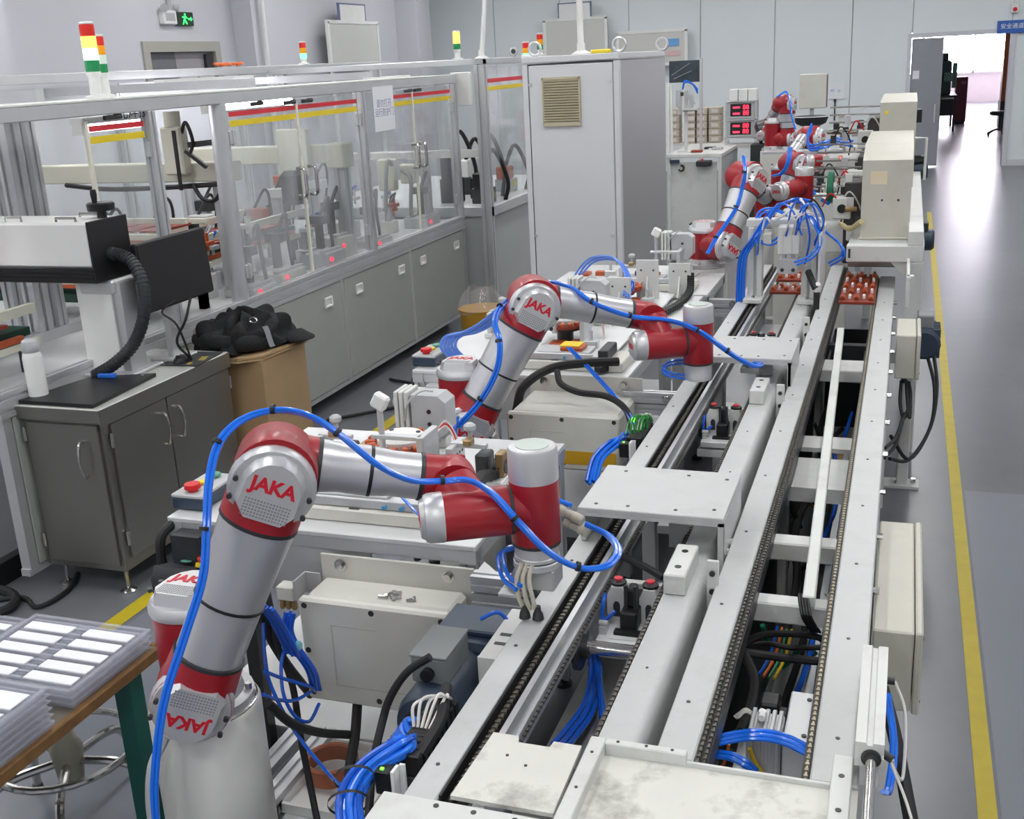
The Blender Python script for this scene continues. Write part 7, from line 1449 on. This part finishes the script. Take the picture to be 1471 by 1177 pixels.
t = thing('emergency_lamp', 'white emergency lamp box on conduits left of the green exit sign', 'emergency lamp', (XL+.04, 11.98, 2.64))
part('case', WHITEP, t, lambda b: b.box(XL, XL+.08, 11.86, 12.12, 2.64, 2.80, .01)); part('socket', GREYP, t, lambda b: (b.box(XL+.08, XL+.084, 11.9, 12.08, 2.68, 2.77), [b.cyl((XL+.084, y, 2.72), (XL+.088, y, 2.72), .014, n=8) for y in (11.95, 12.03)])); part('spot', GREYP, t, lambda b: (b.lathe((XL+.06, 11.9, 2.84), (.5, -.5, -.2), [(0, .03), (.06, .05)], 12), b.lathe((XL+.06, 12.1, 2.84), (.5, .5, -.2), [(0, .03), (.06, .05)], 12))); part('conduit', GREYP, t, lambda b: b.cyl((XL+.03, 12.06, 2.8), (XL+.03, 12.06, ZC), .03))
# blue direction sign and call point by the far doorway
t = thing('direction_sign', 'blue sign with white characters above the far doorway', 'sign', (1.45, 20.07, 2.06))
part('plate', mat('sign_blue', '#2E62B4', .5, var=.02), t, lambda b: b.box(1.255, 1.70, 20.05, 20.09, 2.055, 2.25, .004))
text('lettering', '安全通道', (1.47, 20.048, 2.16), (1, 0, 0), (0, 0, 1), .085, WHITEP, t, .001)
t = thing('call_point', 'white alarm box with a red lamp above the blue sign', 'alarm', (1.49, 20.07, 2.36))
part('box', WHITEP, t, lambda b: b.box(1.43, 1.55, 20.03, 20.09, 2.36, 2.50, .006)); part('lamp', REDB, t, lambda b: b.cyl((1.49, 20.03, 2.41), (1.49, 20.0, 2.41), .032, n=14)); part('conduit', WHITEP, t, lambda b: b.box(1.475, 1.50, 20.06, 20.09, 2.50, ZC))
# orange cable coil on the rear beam
t = thing('orange_cable_coil', 'tangled orange cable lying on the rear enclosure beam', 'cable', (-5.22, 8.1, 2.08))
rd = random.Random(9)
part('coil', mat('orange_cable', '#D8642C', .5), t, lambda b: b.tube([(-5.22+.03*math.sin(i*1.7), 7.95+.03*i+.10*math.cos(i*2.3), 2.092+.018*abs(math.sin(i*1.3))) for i in range(14)], .010, 6))
# yellow bin with a plastic bag by the cabinet foot
t = thing('yellow_bin', 'yellow bin with crumpled clear bag at the far end of the long enclosure', 'bin', (-2.78, 7.2, 0))
part('bin', mat('ochre_plastic', '#C2922A', .5), t, lambda b: b.lathe((-2.78, 7.2, 0), (0, 0, 1), [(0, .13), (.34, .16), (.36, .17)], 20)); part('bag', CLEAR, t, lambda b: b.grid(lambda u, v: V(-2.78+(.17-.08*v+.02*math.sin(11*u+5*v))*math.cos(6.283*u), 7.2+(.17-.08*v+.02*math.sin(9*u))*math.sin(6.283*u), .35+.16*v+.02*math.sin(17*u)), 24, 6))
# ================================================================== ROOM BEYOND THE DOORWAY
t = thing('green_machine', 'dark green machine on a black bench in the room beyond the doorway', 'machine', (.85, 29, 0))
part('bench', BLACK, t, lambda b: (b.box(.62, 1.02, 28, 30, .75, .80), b.box(.62, .98, 28.1, 29.9, .35, .70, .01))); part('leg', CHARC, t, lambda b: [b.box(x, x+.05, y, y+.05, 0, .75) for x in (.63, .95) for y in (28.02, 29.9)]); part('body', RACK, t, lambda b: (b.box(.64, .88, 28.2, 29.6, .8, 1.55, .03), b.box(.66, .80, 28.3, 29.0, 1.55, 1.72, .02))); part('head', mat('light_green_paint', '#5E8270', .5), t, lambda b: (b.box(.72, .90, 28.1, 28.3, 1.1, 1.3, .02), b.box(.9, 1.0, 28.3, 28.5, .95, 1.5, .01)))
t = thing('maroon_cabinet', 'dark maroon cabinet in the room beyond the doorway', 'cabinet', (1.2, 31, 0))
part('body', mat('maroon_paint', '#5A1F2C', .45), t, lambda b: b.box(1.06, 1.34, 30.5, 31.2, .05, 1.12, .01)); part('panel', mat('maroon_label', '#8A5A60', .5), t, lambda b: b.box(1.18, 1.30, 30.49, 30.5, .95, 1.02)); part('plinth', BLACK, t, lambda b: b.box(1.08, 1.32, 30.52, 31.2, 0, .05))
t = thing('orange_column', 'orange-brown column with dark rack at the right of the far doorway', 'column', (2.05, 29, 0))
part('column', mat('orange_brown', '#A65A2A', .5), t, lambda b: b.box(1.98, 2.08, 28.6, 28.8, .6, 2.1, .01)); part('rack', CHARC, t, lambda b: b.box(2.0, 2.5, 28.8, 29.4, .3, 1.5)); part('base', CHARC, t, lambda b: b.box(1.98, 2.4, 28.6, 29.4, 0, .6))
t = thing('office_chair', 'black swivel chair at the right edge of the far doorway', 'chair', (1.85, 26.5, 0))
part('seat', BLACK, t, lambda b: b.lathe((1.85, 26.5, .42), (0, 0, 1), [(0, .18), (.03, .22), (.07, .22), (.09, .18)], 20)); part('post', CHARC, t, lambda b: b.cyl((1.85, 26.5, .1), (1.85, 26.5, .42), .03))
for i in range(5):
    a = i*1.257; part('leg', CHARC, t, lambda b: b.tube([(1.85, 26.5, .14), (1.85+.14*math.cos(a), 26.5+.14*math.sin(a), .11), (1.85+.26*math.cos(a), 26.5+.26*math.sin(a), .05)], .018, 7))
    part('caster', BLACK, t, lambda b: b.lathe((1.85+.26*math.cos(a)-.015, 26.5+.26*math.sin(a), .03), (1, 0, 0), [(0, .03), (.03, .03)], 10))
part('backrest', BLACK, t, lambda b: b.box(1.98, 2.04, 26.3, 26.7, .55, .95, .02))
